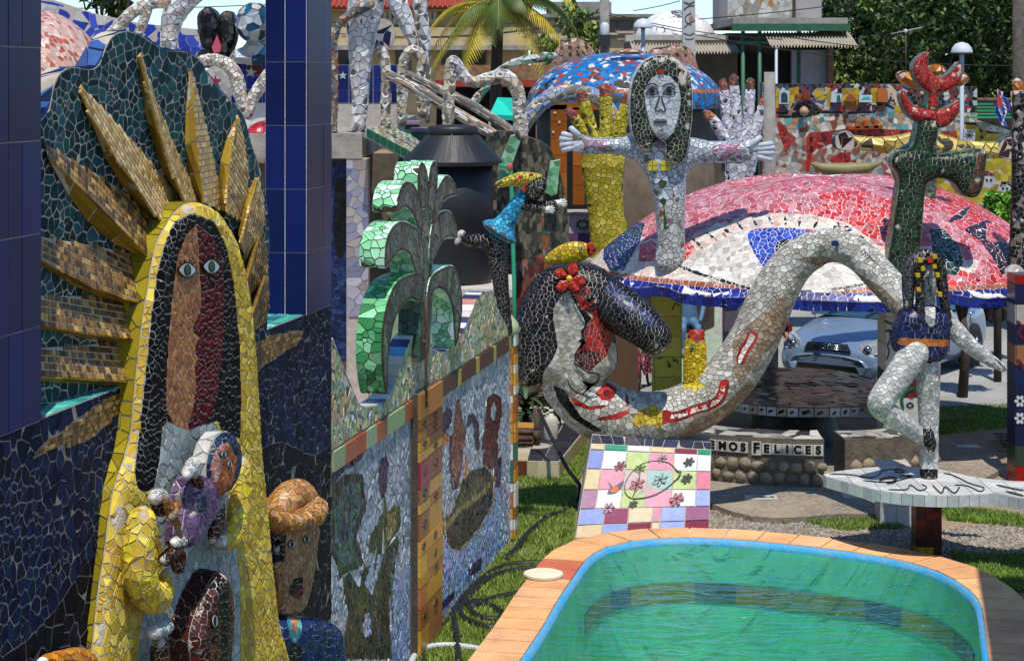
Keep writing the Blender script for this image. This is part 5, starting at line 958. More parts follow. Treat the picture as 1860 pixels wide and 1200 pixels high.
for l, poly in [(4, zD([(380, 400), (560, 330), (880, 330), (900, 560), (860, 640), (700, 600), (560, 540), (420, 520)])), (4, zD([(1130, 250), (1250, 220), (1460, 330), (1600, 480), (1560, 560), (1400, 480), (1250, 400), (1120, 330)])), (0, zD([(1100, 380), (1260, 420), (1500, 650), (1640, 860), (1500, 900), (1300, 600), (1110, 520)])), (9, zC([(1020, 790), (1120, 580), (1400, 470), (1780, 420), (1800, 540), (1400, 580), (1150, 720)])), (9, zD([(0, 430), (300, 440), (560, 500), (760, 640), (800, 760), (700, 720), (560, 600), (300, 550), (0, 540)])),
                (5, zC([(470, 650), (560, 560), (700, 490), (770, 500), (730, 640), (670, 740), (610, 850), (510, 850), (460, 760)])), (9, zC([(660, 800), (860, 700), (1010, 800), (1000, 870), (700, 870)])), (4, zC([(725, 660), (790, 600), (850, 650), (845, 775), (720, 785)])), (4, zC([(1040, 665), (1090, 630), (1145, 690), (1045, 795), (1020, 785)])),
                (2, [(1237, 480), (1270, 455), (1312, 435), (1340, 422), (1400, 415), (1470, 425), (1530, 445), (1580, 470), (1604, 500), (1590, 516), (1540, 528), (1480, 532), (1420, 530), (1340, 520), (1280, 505)]), (10, sm([(1358, 424), (1385, 415), (1425, 414), (1465, 418), (1480, 432), (1472, 465), (1450, 490), (1420, 500), (1390, 488), (1368, 458)], 3)), (6, ell(1425, 455, 18, 22)),
                (7, zD([(1155, 545), (1260, 545), (1370, 660), (1400, 790), (1350, 885), (1260, 865), (1170, 700)])), (8, zD([(1290, 475), (1400, 395), (1460, 380), (1390, 470), (1300, 500)])), (8, zD([(1395, 545), (1560, 480), (1625, 500), (1565, 560), (1570, 640), (1740, 640), (1775, 830), (1680, 880), (1600, 740), (1520, 630)])), (4, zD([(1560, 500), (1680, 520), (1740, 640), (1600, 640)])), (9, zD([(1400, 780), (1530, 750), (1480, 860), (1400, 860)])),
                (6, ribbon(None, sm(zC([(1015, 815), (1200, 880), (1400, 940), (1580, 990)]), 4, False), 5)), (6, ribbon(None, sm([(1440, 530), (1500, 527), (1550, 520), (1590, 510)], 4, False), 5))]: lab[inpoly(q, poly)] = l
for a_, b_ in [((1110, 610), (1190, 690)), ((1210, 565), (1295, 630)), ((1335, 535), (1390, 585)), ((1430, 490), (1480, 555)), ((1545, 470), (1595, 540)), ((1665, 455), (1690, 510)), ((1785, 440), (1785, 520))]: lab[inpoly(q, ribbon(None, zC([a_, ((a_[0] + b_[0]) / 2, (a_[1] + b_[1]) / 2), b_]), 6))] = 6
for a_, b_ in [((105, 440), (110, 520)), ((215, 450), (205, 530)), ((345, 465), (310, 545)), ((480, 490), (455, 550)), ((600, 540), (560, 580)), ((690, 610), (650, 650)), ((760, 700), (730, 725))]: lab[inpoly(q, ribbon(None, zD([a_, ((a_[0] + b_[0]) / 2, (a_[1] + b_[1]) / 2), b_]), 6))] = 6
lab[rr > .972] = 1; lab[~front] = 0
mosaic(dm, tess(V, T, lab, {0: .072, 1: .07, 2: .07, 3: .052, 4: .064, 5: .056, 6: .05, 7: .056, 8: .072, 9: .062, 10: .056}, gap=.0055, h=.003, seed=41), CPAL, jit=.14)
nt = 640; V = np.concatenate([dome_pt(np.full(nt, 1.003), np.arange(nt) * 2 * np.pi / nt) - np.array((0, 0, z_)) for z_ in np.linspace(.0, .11, 6)]); T = tris_of(grid_faces(6, nt, True))
if np.cross(V[T[0, 1]] - V[T[0, 0]], V[T[0, 2]] - V[T[0, 0]])[0] < 0: T = T[:, ::-1]
cells = tess(V, T, np.ones(len(V), int), .085, gap=.006, h=.004, seed=43)
mosaic(dm, cells, CPAL, name='rim_tile', rest='rim_tiles')
# columns under the canopy
def column(label, c, w, h, cols, th, group=None, faces=('f', 'l', 'r')):
    k = thing('tiled_column', label, 'column', (c[0], c[1], 0)); x0, x1, y0, y1 = c[0] - w / 2, c[0] + w / 2, c[1] - w / 2, c[1] + w / 2; box('column_core', x0, x1, y0, y1, 0, h, GROUT_D, k); z = 0.0; i = 0
    while z < h - .02:
        e = min(h, z + th); col = cols[i % len(cols)]
        box('column_tile', x0 + .004, x1 - .004, y0 - .01, y0 + .001, z + .003, e - .003, TILE, k, col); box('column_tile', x0 - .01, x0 + .001, y0 + .004, y1 - .004, z + .003, e - .003, TILE, k, col); box('column_tile', x1 - .001, x1 + .01, y0 + .004, y1 - .004, z + .003, e - .003, TILE, k, col); z = e; i += 1
    return k
yc = at(1211, 640, 23.4); ck = column('yellow-green tiled column under the pink canopy', (yc[0], 23.4), .33, 2.2, ['a8a244', 'b4ae4c', 'a09a40'], .25)
YF = face(23.4 - .165)
for pts in ([(965, 600), (980, 605), (1000, 595)], [(1035, 620), (1040, 650), (1050, 660), (1045, 630)], [(1065, 600), (1075, 620), (1090, 610), (1100, 640)], [(1060, 300), (1085, 250), (1110, 270)]): ink(ck, YF, zE(pts), 2, .018, '2c2c18')
pcx = at(1632, 700, 21.0); pk = column('white painted column with a green-outlined face and flower tiles', (pcx[0], 21.0), .38, 2.1, ['2c3a5c', 'a8a69c', 'b0aea4', '4c2420', 'b4b2a8', 'acaaa0', 'b0aea4'], .3)
PKF = face(21.0 - .19)
for pts, w_, c_ in (([(830, 280), (840, 330), (820, 380), (830, 420), (815, 470)], 2.5, '23402c'), ([(805, 290), (830, 280), (850, 300)], 3, '16201a'), ([(920, 790), (910, 720), (940, 670), (990, 650)], 6, '1c5a3a'), ([(940, 760), (965, 745), (985, 765), (960, 775), (940, 760)], 2.5, '16201a'), ([(975, 690), (960, 700), (985, 715)], 5, '8a1c28'), ([(800, 900), (860, 950), (890, 920), (880, 860)], 3.5, '1c5a3a'), ([(820, 1040), (840, 980), (870, 970), (890, 1020)], 6, '4a1420'), ([(905, 1030), (920, 980), (950, 980), (965, 1030)], 6, '4a1420'), ([(790, 1100), (840, 1060), (900, 1130), (950, 1060), (985, 1040)], 5, '1c6a4a'), ([(870, 1120), (890, 1090), (910, 1110), (890, 1130), (870, 1120)], 3, '16201a'), ([(800, 220), (850, 240), (890, 200)], 4, '4a3a2c')): ink(pk, PKF, zF(pts), w_, .018, c_)
rc = at(1866, 700, 20.6); rk = column('dark blue tiled column with white flower tiles and red foot', (rc[0], 20.6), .34, 2.3, ['8a1410', '2a3a30', '10183c', '12204a', '10183c', '12204a', '8a5a3c', '10183c', 'a09a90', '10183c'], .22)
RKF = face(20.6 - .17)
for cy in (735, 845):
    for k in range(6): patch(rk, 'flower_petal', RKF, ell(*zF([(1668 + 22 * math.cos(k * 1.05), cy + 26 * math.sin(k * 1.05))])[0], 4, 3, 9, math.degrees(k * 1.05)), .018, 'b8bab8', .004)
for pts in ([(1650, 220), (1680, 260), (1660, 300), (1690, 340)], [(1650, 470), (1680, 500), (1690, 540)]): ink(rk, RKF, zF(pts), 5, .018, '5a1c20')
# ---------------------------------------------------------------- white woman on the canopy
WP = {0: ['a4abb4', 'aeb5bc', '9aa2ac', 'b6bcc2', '929aa6'], 1: ['16260f', '1c3014', '11200c', '0f160d'], 2: ['9a7088', '8c647c', 'a87c92'], 3: ['a9b0b8', 'b0b6bc'], 4: ['b0a030', 'bcae40'], 5: ['2c4a24'], 6: ['b0aeaa', 'bcbab6', 'a6a49e'], 7: ['a85c2c']}
ZW = 21.8; WFc = face(ZW)
wo = thing('white_woman', 'white mosaic woman with dark green hair and outstretched arms on the canopy', 'statue', at(1215, 484, ZW))
body = zI([(1180, 640), (1300, 664), (1420, 668), (1530, 668), (1580, 690), (1575, 780), (1440, 800), (1300, 800), (1200, 820), (1155, 862), (1137, 930), (1130, 1100)]) + zC([(1046, 480), (1052, 640), (1030, 830), (860, 830), (872, 640), (862, 480), (840, 320)]) + zI([(910, 1000), (890, 900), (840, 830), (760, 762), (640, 740), (520, 740), (420, 735), (420, 620), (470, 636), (600, 645), (720, 640), (780, 625)])
wregs = [(2, zI([(445, 635), (500, 650), (600, 655), (600, 740), (560, 735), (540, 690), (480, 680), (460, 735), (445, 735)])), (2, zI([(1310, 690), (1380, 680), (1500, 675), (1510, 780), (1480, 780), (1470, 740), (1400, 790), (1370, 760), (1420, 710), (1350, 720), (1330, 780)])), (2, zI([(905, 650), (1005, 650), (1010, 770), (990, 770), (970, 700), (930, 700), (900, 770)])), (6, zC([(800, 330), (1080, 330), (1080, 850), (800, 850)])), (5, ell(*zC([(895, 215)])[0], 8, 8)), (7, ell(*zC([(890, 430)])[0], 6, 7)), (5, ell(*zC([(900, 345)])[0], 6, 7)), (2, ell(*zC([(945, 490)])[0], 7, 6)), (5, ell(*zC([(920, 540)])[0], 5, 6)), (7, zC([(935, 290), (970, 280), (985, 310), (955, 335)]))]
pillow(wo, 'body', WFc, body, .08, .24, WP, {0: .056, 2: .048, 5: .04, 6: .054, 7: .04}, wregs, 0, bulge=.10, w=.13, seed=51, side=0, side_len=.07, grout=MATS['grey_grout'], gap=.0055)
hairw = zI([(985, 80), (1060, 92), (1125, 145), (1165, 220), (1178, 330), (1178, 480), (1165, 600), (1140, 740), (1105, 800), (1070, 815), (1030, 800), (1005, 760), (1010, 680), (985, 640), (930, 640), (912, 690), (880, 730), (840, 715), (800, 660), (772, 560), (762, 400), (780, 260), (830, 155), (900, 95)])
fac = zI([(975, 203), (1035, 222), (1085, 275), (1102, 350), (1098, 430), (1078, 530), (1050, 600), (1000, 652), (945, 632), (900, 560), (870, 430), (855, 330), (875, 268), (925, 216)])
pillow(wo, 'head', WFc, hairw, .24, .40, WP, {0: .056, 1: .05, 3: .046, 2: .034}, [(3, fac), (2, zI([(890, 380), (920, 385), (910, 415), (885, 410)])), (2, zI([(1015, 375), (1045, 380), (1035, 412), (1010, 408)])), (2, zI([(955, 575), (985, 570), (985, 595), (960, 598)]))], 1, bulge=.07, w=.12, seed=52, side=6, side_len=.08, gap=.0055)
O = .325
for ex in (910, 1025):
    ink(wo, WFc, zI([(ex - 45, 340), (ex - 15, 300), (ex + 15, 298), (ex + 42, 332), (ex, 345), (ex - 45, 338)]), 2, O, INK); patch(wo, 'iris', WFc, ell(*zI([(ex, 318)])[0], 5.4, 5.6, 14), O + .002, '2c2c2e', .01); patch(wo, 'pupil', WFc, ell(*zI([(ex, 316)])[0], 2.4, 2.6, 10), O + .006, '0a0a0a', .006); ink(wo, WFc, zI([(ex - 48, 292), (ex - 20, 272), (ex + 15, 272), (ex + 45, 292)]), 2.4, O, INK)
ink(wo, WFc, zI([(962, 350), (945, 400), (932, 440), (950, 458), (968, 440), (985, 458), (1000, 440), (985, 400), (970, 350)]), 2, O, INK)
lp = patch(wo, 'lips', WFc, sm(zI([(918, 525), (945, 505), (965, 513), (985, 505), (1012, 525), (985, 542), (955, 546)]), 3), O, '5c6064', .01); ink(lp, WFc, zI([(918, 525), (965, 528), (1012, 525)]), 1.8, O + .004, INK)
patch(wo, 'hair_bow', WFc, zI([(948, 170), (965, 178), (988, 168), (990, 202), (968, 195), (948, 204)]), O + .01, 'a81c18', .03)
for fx in (912, 1002):
    for k in range(4): patch(wo, 'yellow_petal', WFc, ell(*zI([(fx + (-16, 16, 16, -16)[k], 822 + (-16, -16, 16, 16)[k])])[0], 5.2, 5.2, 10), .205, 'b4a438', .05)
for sx, ax, hand in ((-1, 420, [(300, 605, 365, 625), (285, 640, 365, 645), (288, 685, 370, 672), (300, 718, 370, 700), (355, 562, 415, 620)]), (1, 1580, [(1725, 672, 1625, 688), (1738, 700, 1620, 712), (1735, 735, 1625, 738), (1720, 785, 1620, 760), (1645, 625, 1570, 690)])):
    hd = limb(wo, 'hand', *pxpath([(*zI([(ax - sx * 25, 690)])[0], 12), (*zI([(ax + sx * 20, 690)])[0], 13)], ZW - .12), WP, .06, default=3, seed=53, flat=((0, 1, 0), .6))
    for x0, y0, x1, y1 in hand: a_, b_ = zI([(x0, y0), (x1, y1)]); V, f = tubev(sm(np.array([at(*b_, ZW - .14), (at(*a_, ZW - .14) + at(*b_, ZW - .14)) / 2 + np.array((0, -.02, 0)), at(*a_, ZW - .13)]), 4, False), [.036] * 3 + [.034] * 5 + [.022], 10, True, ((0, 1, 0), .8)); colmesh('finger', V, f, 'a9b0b8', wo, True, TILE)
# ---------------------------------------------------------------- green statue with red crescents
CP = {0: ['14260f', '1a3014', '10200c', '203a1a', '16281a'], 1: ['9c1a16', 'a8221c', '8c1512', 'b02c20'], 2: ['5c6a58', '4c5a4a', '6a7864'], 3: ['5a3424', '6a4030', '4a2a1c'], 4: ['b0702c', 'a86424', 'b87c38']}
ZC_ = 20.95; CF = face(ZC_)
cs = thing('green_statue', 'dark green mosaic trunk figure crowned with two red crescents', 'statue', at(1640, 500, ZC_))
pillow(cs, 'trunk', CF, zJ([(490, 395), (580, 395), (572, 500), (548, 572), (700, 562), (825, 548), (829, 620), (808, 760), (762, 798), (705, 772), (665, 712), (592, 690), (540, 706), (512, 760), (498, 960), (484, 1060), (455, 1215), (320, 1215), (345, 1000), (375, 780), (386, 690), (350, 640), (344, 590), (380, 553), (440, 553), (468, 480)]), .08, .26, CP, .048, [(3, zJ([(790, 555), (820, 555), (812, 700), (770, 790), (735, 765), (775, 660)]))], 0, bulge=.09, w=.12, seed=61, side=2, side_len=.07, smooth=2)
pillow(cs, 'crescent', CF, zJ([(455, 110), (480, 72), (515, 48), (538, 44), (526, 110), (545, 158), (600, 180), (660, 140), (692, 93), (708, 115), (702, 180), (655, 232), (592, 250), (580, 255), (577, 345), (530, 345), (538, 255), (525, 245), (485, 210), (458, 155)]), .08, .2, CP, .043, (), 1, bulge=.04, w=.06, seed=62, side=2, side_len=.07, smooth=2)
pillow(cs, 'crescent', CF, zJ([(388, 255), (412, 246), (430, 298), (480, 335), (555, 345), (612, 340), (660, 312), (692, 293), (690, 345), (650, 412), (585, 435), (540, 400), (480, 402), (430, 370), (398, 312)]), .09, .2, CP, .043, (), 1, bulge=.04, w=.06, seed=63, side=2, side_len=.07, smooth=2)
# ================================================================ background: raised terrace, arches, tank, hands, domes, walls, houses, trees
zK = lambda p: z3(600, 0, 4.615, p); zL = lambda p: z3(280, 0, 3.873, p); zM = lambda p: z3(1380, 140, 3.875, p); zN = lambda p: z3(60, 0, 7.5, p)
AP = {0: ['bcbcbe', 'c8c8c8', 'b0b0b4', 'c0bab0', 'cecece'], 1: ['b4a68c', 'a89a80', 'c0b49c', '9c9080', 'b4b4b0', 'bcb8b0', 'c8c4bc'], 2: ['8a5a3c', '9c7a5c', '6a707c', 'b0a494', '4c5058'], 3: ['c0b8ac', 'ccc6ba', 'b08c74', 'c8c2b6', 'a89c8c', 'd0ccc4'], 4: ['7c88a8', '8c8c90', 'a8a08c', '9098b0', 'b0a890']}
def rail(name, label, cat, paths, Z, size=.085, default=0, group=None, regions=(), grout=None, seed=1, mm=None):
    t = thing(name, label, cat, at(paths[0][0][0], paths[0][0][1], Z), group)
    for i, pts in enumerate(paths):
        P, r = pxpath(pts, Z); limb(t, 'tube', P, r, AP if mm is None else mm, size, regions=regions, default=default, seed=seed + i, grout=grout or MATS['grey_grout'], fine=5.2, gap=.006, cap=120)
    return t
K = lambda pts, r: [(*zK([p[:2]])[0], p[2] / 4.615) for p in pts]
# raised terrace carrying the arches
rt = thing('raised_terrace', 'raised concrete terrace slab carrying white mosaic arches', 'terrace', (-4.5, 26.5, 0))
mesh('slab', *boxv(-16, -2.05, 25.6, 40, 3.36, 3.70), CONC, rt); mesh('back_wall', *boxv(-16, -1.25, 27.6, 27.9, 0, 3.35), mat('old_render', '6a6052', .9, var=.3, scale=3, col2='4c4438', bump=.4), rt)
Pc = at(652, 400, 25.75); box('corner_post', Pc[0] - .16, Pc[0] + .14, 25.62, 25.9, 0, 3.36, GROUT_L, rt)
cells = tess(*(lambda V, T: (V, T, np.zeros(len(V), int)))(*(lambda P, T: (np.column_stack((P[:, 0], np.full(len(P), 25.61), P[:, 1])), T))(*poly_grid(np.array([(Pc[0] - .16, 1.2), (Pc[0] + .14, 1.2), (Pc[0] + .14, 3.34), (Pc[0] - .16, 3.34)]), .03))), .13, seed=2)
mosaic(rt, cells, {0: ['8c8a9c', '9c98a4', 'a8a4a8', '7c7c94', 'a49a94']}, cap=60)
bw = at(616, 400, 25.8); P, T = poly_grid(np.array([(bw[0] - .6, .6), (Pc[0] - .17, .6), (Pc[0] - .17, 3.3), (bw[0] - .6, 3.3)]), .02); V = np.column_stack((P[:, 0], np.full(len(P), 25.75), P[:, 1]))
mesh('blue_infill', *boxv(bw[0] - .6, Pc[0] - .165, 25.76, 25.9, 0, 3.35), GROUT_D, rt)
mosaic(rt, tess(V, T, label_of(V, [(1, ell(618, 395, 13, 75))], 0), .07, seed=4), {0: ['16244c', '1c2c58', '121c3c', '2a3a68'], 1: ['0c0c0e', '141414']}, cap=40)
# ramp awning and steps
aw = thing('sloping_awning', 'sloping mosaic awning with a green tile edge beside the water tank', 'awning', at(700, 260, 26))
Q = [at(666, 234, 25.2), at(765, 287, 25.2), at(772, 262, 27.2), at(716, 226, 27.2)]; nn = np.cross(Q[1] - Q[0], Q[3] - Q[0]); nn /= np.linalg.norm(nn); nn = nn if nn[2] > 0 else -nn
mesh('awning_slab', *hexa([p - nn * .12 for p in Q], Q), CONC, aw)
mosaic(aw, quad_cells([p + nn * .002 for p in Q], 16, 9, .01, lab=lambda c: int(abs(math.sin(c[0] * 31 + c[1] * 17)) * 3)), {0: ['b0aaa0', 'b8b4ac'], 1: ['9c7a5c', 'a8a498'], 2: ['6c7a4c', '8c9064']}, minpx=12)
for i in range(8):
    a_, b_ = Q[0] + (Q[1] - Q[0]) * (i + .03) / 8, Q[0] + (Q[1] - Q[0]) * (i + .97) / 8; d = np.array((0, -.01, -.1)); colmesh('green_edge_tile', *hexa([a_ + d, b_ + d, b_ + d + (0, .02, 0), a_ + d + (0, .02, 0)], [a_ + (0, -.01, .01), b_ + (0, -.01, .01), b_ + (0, .02, .01), a_ + (0, .02, .01)]), '14503c', aw, m=TILE)
st = thing('purple_steps', 'two purple painted steps beside the white slide', 'steps', at(765, 262, 27))
for (x0, y0, x1, y1, zz) in ((735, 224, 760, 250, 28.4), (748, 237, 788, 270, 27.8)):
    a_, b_ = at(x0, y0, zz), at(x1, y1, zz); box('step', a_[0], b_[0], zz, zz + .5, b_[2] - .6, a_[2] - .02, None, st, '2c5a3c'); box('tread', a_[0] - .02, b_[0] + .02, zz - .03, zz + .5, a_[2] - .018, a_[2] + .03, None, st, '8a6a8c')
# ---------------------------------------------------------------- arches and slide
rail('white_arch_pillar', 'broad white mosaic pillar widening upwards at the terrace corner', 'pillar', [K([(238, 1075, 65), (250, 850, 70), (250, 650, 85), (260, 400, 110), (270, 200, 140), (300, 40, 150), (310, -80, 150)], 1)], 26.2, .11, 0, seed=3)
rail('white_arch_pillar', 'slanting grey-white mosaic pillar beside the red tiled roof', 'pillar', [K([(700, 380, 40), (640, 200, 70), (580, 60, 80), (540, -60, 85)], 1), K([(815, 1005, 28), (810, 600, 36), (780, 250, 60), (760, 120, 60), (740, -60, 60)], 1)], 27.2, .11, 0, seed=5)
rail('mosaic_tube_rail', 'speckled mosaic tube curving up along the navy pillar', 'railing', [K([(35, 1090, 28), (38, 800, 30), (40, 500, 30), (35, 330, 30), (80, 200, 34), (170, 120, 42), (270, 60, 48), (330, 40, 48)], 1)], 25.9, .075, 2, seed=7)
rail('mosaic_tube_arch', 'thin beige mosaic arch standing between two white pillars', 'arch', [K([(465, 1040, 48), (465, 800, 48), (470, 620, 46), (450, 480, 45), (405, 400, 45), (370, 420, 40)], 1)], 26.4, .08, 1, seed=9)
rail('mosaic_tube_arch', 'full beige mosaic arch at the top of the white slide', 'arch', [K([(603, 1020, 46), (605, 750, 48), (610, 560, 48), (650, 450, 46), (720, 420, 46), (765, 500, 46), (755, 640, 46), (760, 800, 46), (772, 950, 44)], 1)], 27.0, .08, 1, seed=10)
rail('mosaic_tube_rail', 'wavy grey mosaic railing dipping beside the white slide', 'railing', [K([(985, 1120, 50), (990, 900, 52), (1000, 700, 50), (1005, 560, 48), (1030, 505, 46), (1075, 560, 46), (1130, 650, 48), (1220, 690, 52), (1340, 660, 58), (1450, 640, 62), (1530, 690, 62), (1575, 800, 60), (1590, 950, 62), (1600, 1120, 60)], 1)], 24.6, .075, 1, seed=11, regions=[(0, zK([(1000, 440), (1900, 440), (1900, 660), (1000, 640)]))])
rail('mosaic_tube_rail', 'bluish mosaic tube arching behind the yellow hand', 'railing', [[(944, 245, 13), (962, 212, 14), (985, 186, 15), (1015, 172, 15), (1050, 168, 15), (1085, 178, 14), (1110, 205, 13), (1122, 240, 12)]], 27.6, .08, 4, seed=12)
for k, (p, lb) in enumerate((([(480, 625, 40), (700, 730, 42), (960, 890, 44), (1250, 1060, 46), (1560, 1240, 46)], 'near white slide rail of long mosaic strips'), ([(640, 620, 34), (940, 760, 38), (1250, 920, 40), (1530, 1110, 42), (1760, 1260, 42)], 'far white slide rail of long mosaic strips'))):
    t = thing('slide_rail', lb, 'railing', at(*zK([p[0][:2]])[0], 25.6 + k * .5)); P, r = pxpath(K(p, 1), 25.6 + k * .5); Z0 = np.array((0, 0, 1))
    Q = sm(np.column_stack((P, r)), 5, False); mesh('rail_core', *tubev(Q[:, :3], Q[:, 3], 14), MATS['grey_grout'], t, True); V, Fc = tubev(sm(np.column_stack((P, r)), 24, False)[:, :3], sm(np.column_stack((P, r)), 24, False)[:, 3] * 1.01, 44, False); T = tris_of(Fc)
    if np.cross(V[T[9, 1]] - V[T[9, 0]], V[T[9, 2]] - V[T[9, 0]]) @ (V[T[9, 0]] - P[0]) < 0: T = T[:, ::-1]
    ctr = np.interp(V[:, 0], P[:, 0], P[:, 2]); lab = np.where(V[:, 2] > ctr - .03, 3, 1); mosaic(t, tess(V, T, lab, {1: .085, 3: .085}, stretch=((P[-1] - P[0]), 2.2), seed=3 + k), AP, cap=80)
# ---------------------------------------------------------------- behind the sunburst
pd = thing('pink_chip_dome', 'pale pink dome covered with slanting brick-red tile chips', 'dome', at(100, 250, 26))
th = np.arange(230) * 2 * np.pi / 230; C_ = at(70, 290, 27); Vd = np.concatenate([np.stack((C_[0] + 1.25 * r * np.cos(th), C_[1] + 1.25 * r * np.sin(th), np.full(230, C_[2] + 2.15 * z_)), -1) for r, z_ in [(math.sin(R(a)), math.cos(R(a))) for a in np.linspace(90, 3, 80)]]); Fd = grid_faces(80, 230, True)
mesh('shell', Vd, Fd, mat('pink_grout', 'b89a90', .9), pd, True); T = tris_of(Fd); T = T if np.cross(Vd[T[0, 1]] - Vd[T[0, 0]], Vd[T[0, 2]] - Vd[T[0, 0]]) @ (Vd[T[0, 0]] - C_) > 0 else T[:, ::-1]
mosaic(pd, tess(Vd, T, np.zeros(len(Vd), int), .06, stretch=((.6, 0, -.8), 2.5), seed=3, gap=.006), {0: ['a0503c', 'b48a7c', 'b89488', '8c4430', 'bca298', 'b8988c', 'c0aaa0', 'c4b0a8']}, cap=80)
N_ = lambda pts: [(*zN([p[:2]])[0], p[2] / 7.5) for p in pts]; Lq = lambda pts: [(*zL([p[:2]])[0], p[2] / 3.873) for p in pts]
MIX = dict(AP); rail('mosaic_tube_rail', 'speckled mosaic tube bending over behind the teal sunburst crest', 'railing', [N_([(800, 940, 70), (930, 700, 75), (1010, 520, 75), (1150, 380, 80), (1300, 220, 85), (1450, 110, 85), (1640, 40, 85), (1800, 30, 80)]), N_([(1430, 480, 60), (1490, 330, 70), (1560, 130, 70)])], 25.4, .06, 3, seed=21)
rail('white_arch_pillar', 'white mosaic pillar fanning out above the sunburst panel', 'pillar', [Lq([(100, 360, 60), (115, 200, 70), (150, 80, 90), (230, -20, 90), (300, -80, 90)])], 25.8, .09, 0, seed=23)
rail('mosaic_tube_arch', 'speckled mosaic arch with a red star tile behind the sunburst', 'arch', [Lq([(330, 430, 40), (420, 420, 44), (520, 460, 48), (580, 550, 52), (600, 650, 50), (640, 760, 40)]), Lq([(660, 800, 40), (690, 700, 44), (740, 620, 46), (810, 520, 46)])], 26.0, .06, 3, seed=24)
dsk = thing('star_disc', 'round white mosaic disc with a red star behind the arch', 'disc', at(395, 160, 26.6)); pillow(dsk, 'disc', face(26.6), ell(*zL([(450, 590)])[0], 30, 34, 20), 0, .2, {0: ['a8a8a4', 'b4b4b0', '9c9c98']}, .09, seed=3)
def star(cx, cy, r, a0=0): return [(cx + (r if k % 2 == 0 else r * .42) * math.sin(R(a0) + k * math.pi / 5), cy - (r if k % 2 == 0 else r * .42) * math.cos(R(a0) + k * math.pi / 5)) for k in range(10)]
patch(dsk, 'star', face(26.6), star(*zL([(430, 570)])[0], 11), .012, '9c2018', .012)
ears = thing('black_ears', 'pair of black mosaic ear shapes with a pink tile between them', 'sculpture', at(395, 90, 27)); EP = {0: ['101214', '181a1c', '4a484c', '0c0e10', '2c3034'], 1: ['b04c5c']}
pillow(ears, 'ear', face(27), zL([(305, 130), (330, 75), (380, 52), (425, 80), (447, 140), (440, 240), (420, 320), (350, 340), (318, 250)]), .1, .3, EP, .085, bulge=.1, w=.12, seed=1, side=0, grout=GROUT_D); pillow(ears, 'ear', face(27), zL([(452, 130), (490, 85), (540, 85), (565, 140), (572, 230), (550, 330), (520, 400), (480, 390), (450, 240)]), .1, .3, EP, .085, bulge=.1, w=.12, seed=2, side=0, grout=GROUT_D); patch(ears, 'pink_tile', face(27), zL([(440, 250), (470, 330), (465, 365), (420, 375), (405, 335)]), .25, 'b85064', .1); pillow(ears, 'crown', face(27.1), zL([(300, 370), (400, 340), (540, 390), (530, 470), (300, 470)]), .0, .3, EP, .085, seed=4)
bulb = thing('blue_white_bulb', 'blue and white mosaic bulb head on a starred tile wall', 'sculpture', at(455, 100, 26.8)); BP = {0: ['14405c', '0f3048', 'a8aeb4', 'b4bac0', '1a4c6c', '9aa2aa'], 1: ['182858']}
pillow(bulb, 'bulb', face(26.8), ell(*zL([(700, 160)])[0], 33, 36, 20), .1, .4, BP, .14, bulge=.2, w=.2, seed=3, side=0); pillow(bulb, 'shoulders', face(26.8), zL([(545, 440), (560, 360), (640, 330), (660, 290), (810, 290), (815, 445)]), .05, .4, BP, .14, bulge=.1, w=.15, seed=4, side=0)
sw2 = thing('star_tile_wall', 'ultramarine tiled wall with red and white star tiles', 'wall', at(450, 160, 27)); a_, b_ = at(420, 112, 27), at(505, 190, 27); box('wall_core', a_[0], b_[0], 27, 27.3, 3.7, a_[2], GROUT_W, sw2)
for i in range(3):
    for j in range(3):
        x0 = a_[0] + i * .225; z1 = a_[2] - j * .2; box('wall_tile', x0 + .004, x0 + .22, 26.99, 27.002, z1 - .196, z1 - .004, TILE, sw2, '6a1a18' if (i, j) == (1, 0) else '1a2c8c')
patch(sw2, 'star', face(26.99), star(*zL([(680, 510)])[0], 11, 8), .012, 'b4c0bc', .012)
rb = thing('red_ball', 'red and white mosaic ball beside the navy pillar', 'ball', at(470, 250, 26)); pillow(rb, 'ball', face(26), ell(*zL([(770, 1000)])[0], 36, 38, 20), 0, .5, {0: ['9c2030', 'a82838', '8c1c28'], 1: ['b4b4b0', 'c0c0bc']}, .1, [(1, zL([(640, 1010), (700, 1020), (900, 1090), (900, 1200), (640, 1200)]))], 0, bulge=.35, w=.3, seed=3, side=1, side_len=.1)
bwl = thing('blue_parapet', 'blue and white mosaic parapet beyond the fanned white pillar', 'wall', at(300, 60, 31)); pillow(bwl, 'parapet', face(31), [(95, 0), (170, 25), (250, 42), (420, 60), (420, 120), (60, 120), (60, 0)], 0, .3, {0: ['2c3c9c', '24348c', '3848a8'], 1: ['a8a49c', 'b4b0a8']}, .16, [(1, [(60, 0), (170, 25), (250, 42), (420, 60), (420, 72), (250, 52), (170, 44), (60, 20)])], 0, smooth=0, seed=5)
swl = thing('navy_star_wall', 'navy tiled terrace wall with a white star behind the pillars', 'wall', at(665, 180, 29.5)); a_, b_ = at(612, 118, 29.5), at(722, 178, 29.5); box('wall_core', a_[0], b_[0], 29.5, 29.8, 3.7, a_[2], GROUT_L, swl)
for i in range(5):
    for j in range(3): box('wall_tile', a_[0] + i * .19 + .004, a_[0] + i * .19 + .186, 29.49, 29.502, a_[2] - (j + 1) * .2 + .004, a_[2] - j * .2 - .004, TILE, swl, random.choice(['14205c', '18246a', '101a4c']))
patch(swl, 'star', face(29.49), star(*zK([(105, 635)])[0], 8), .012, 'a8b4b4', .012)
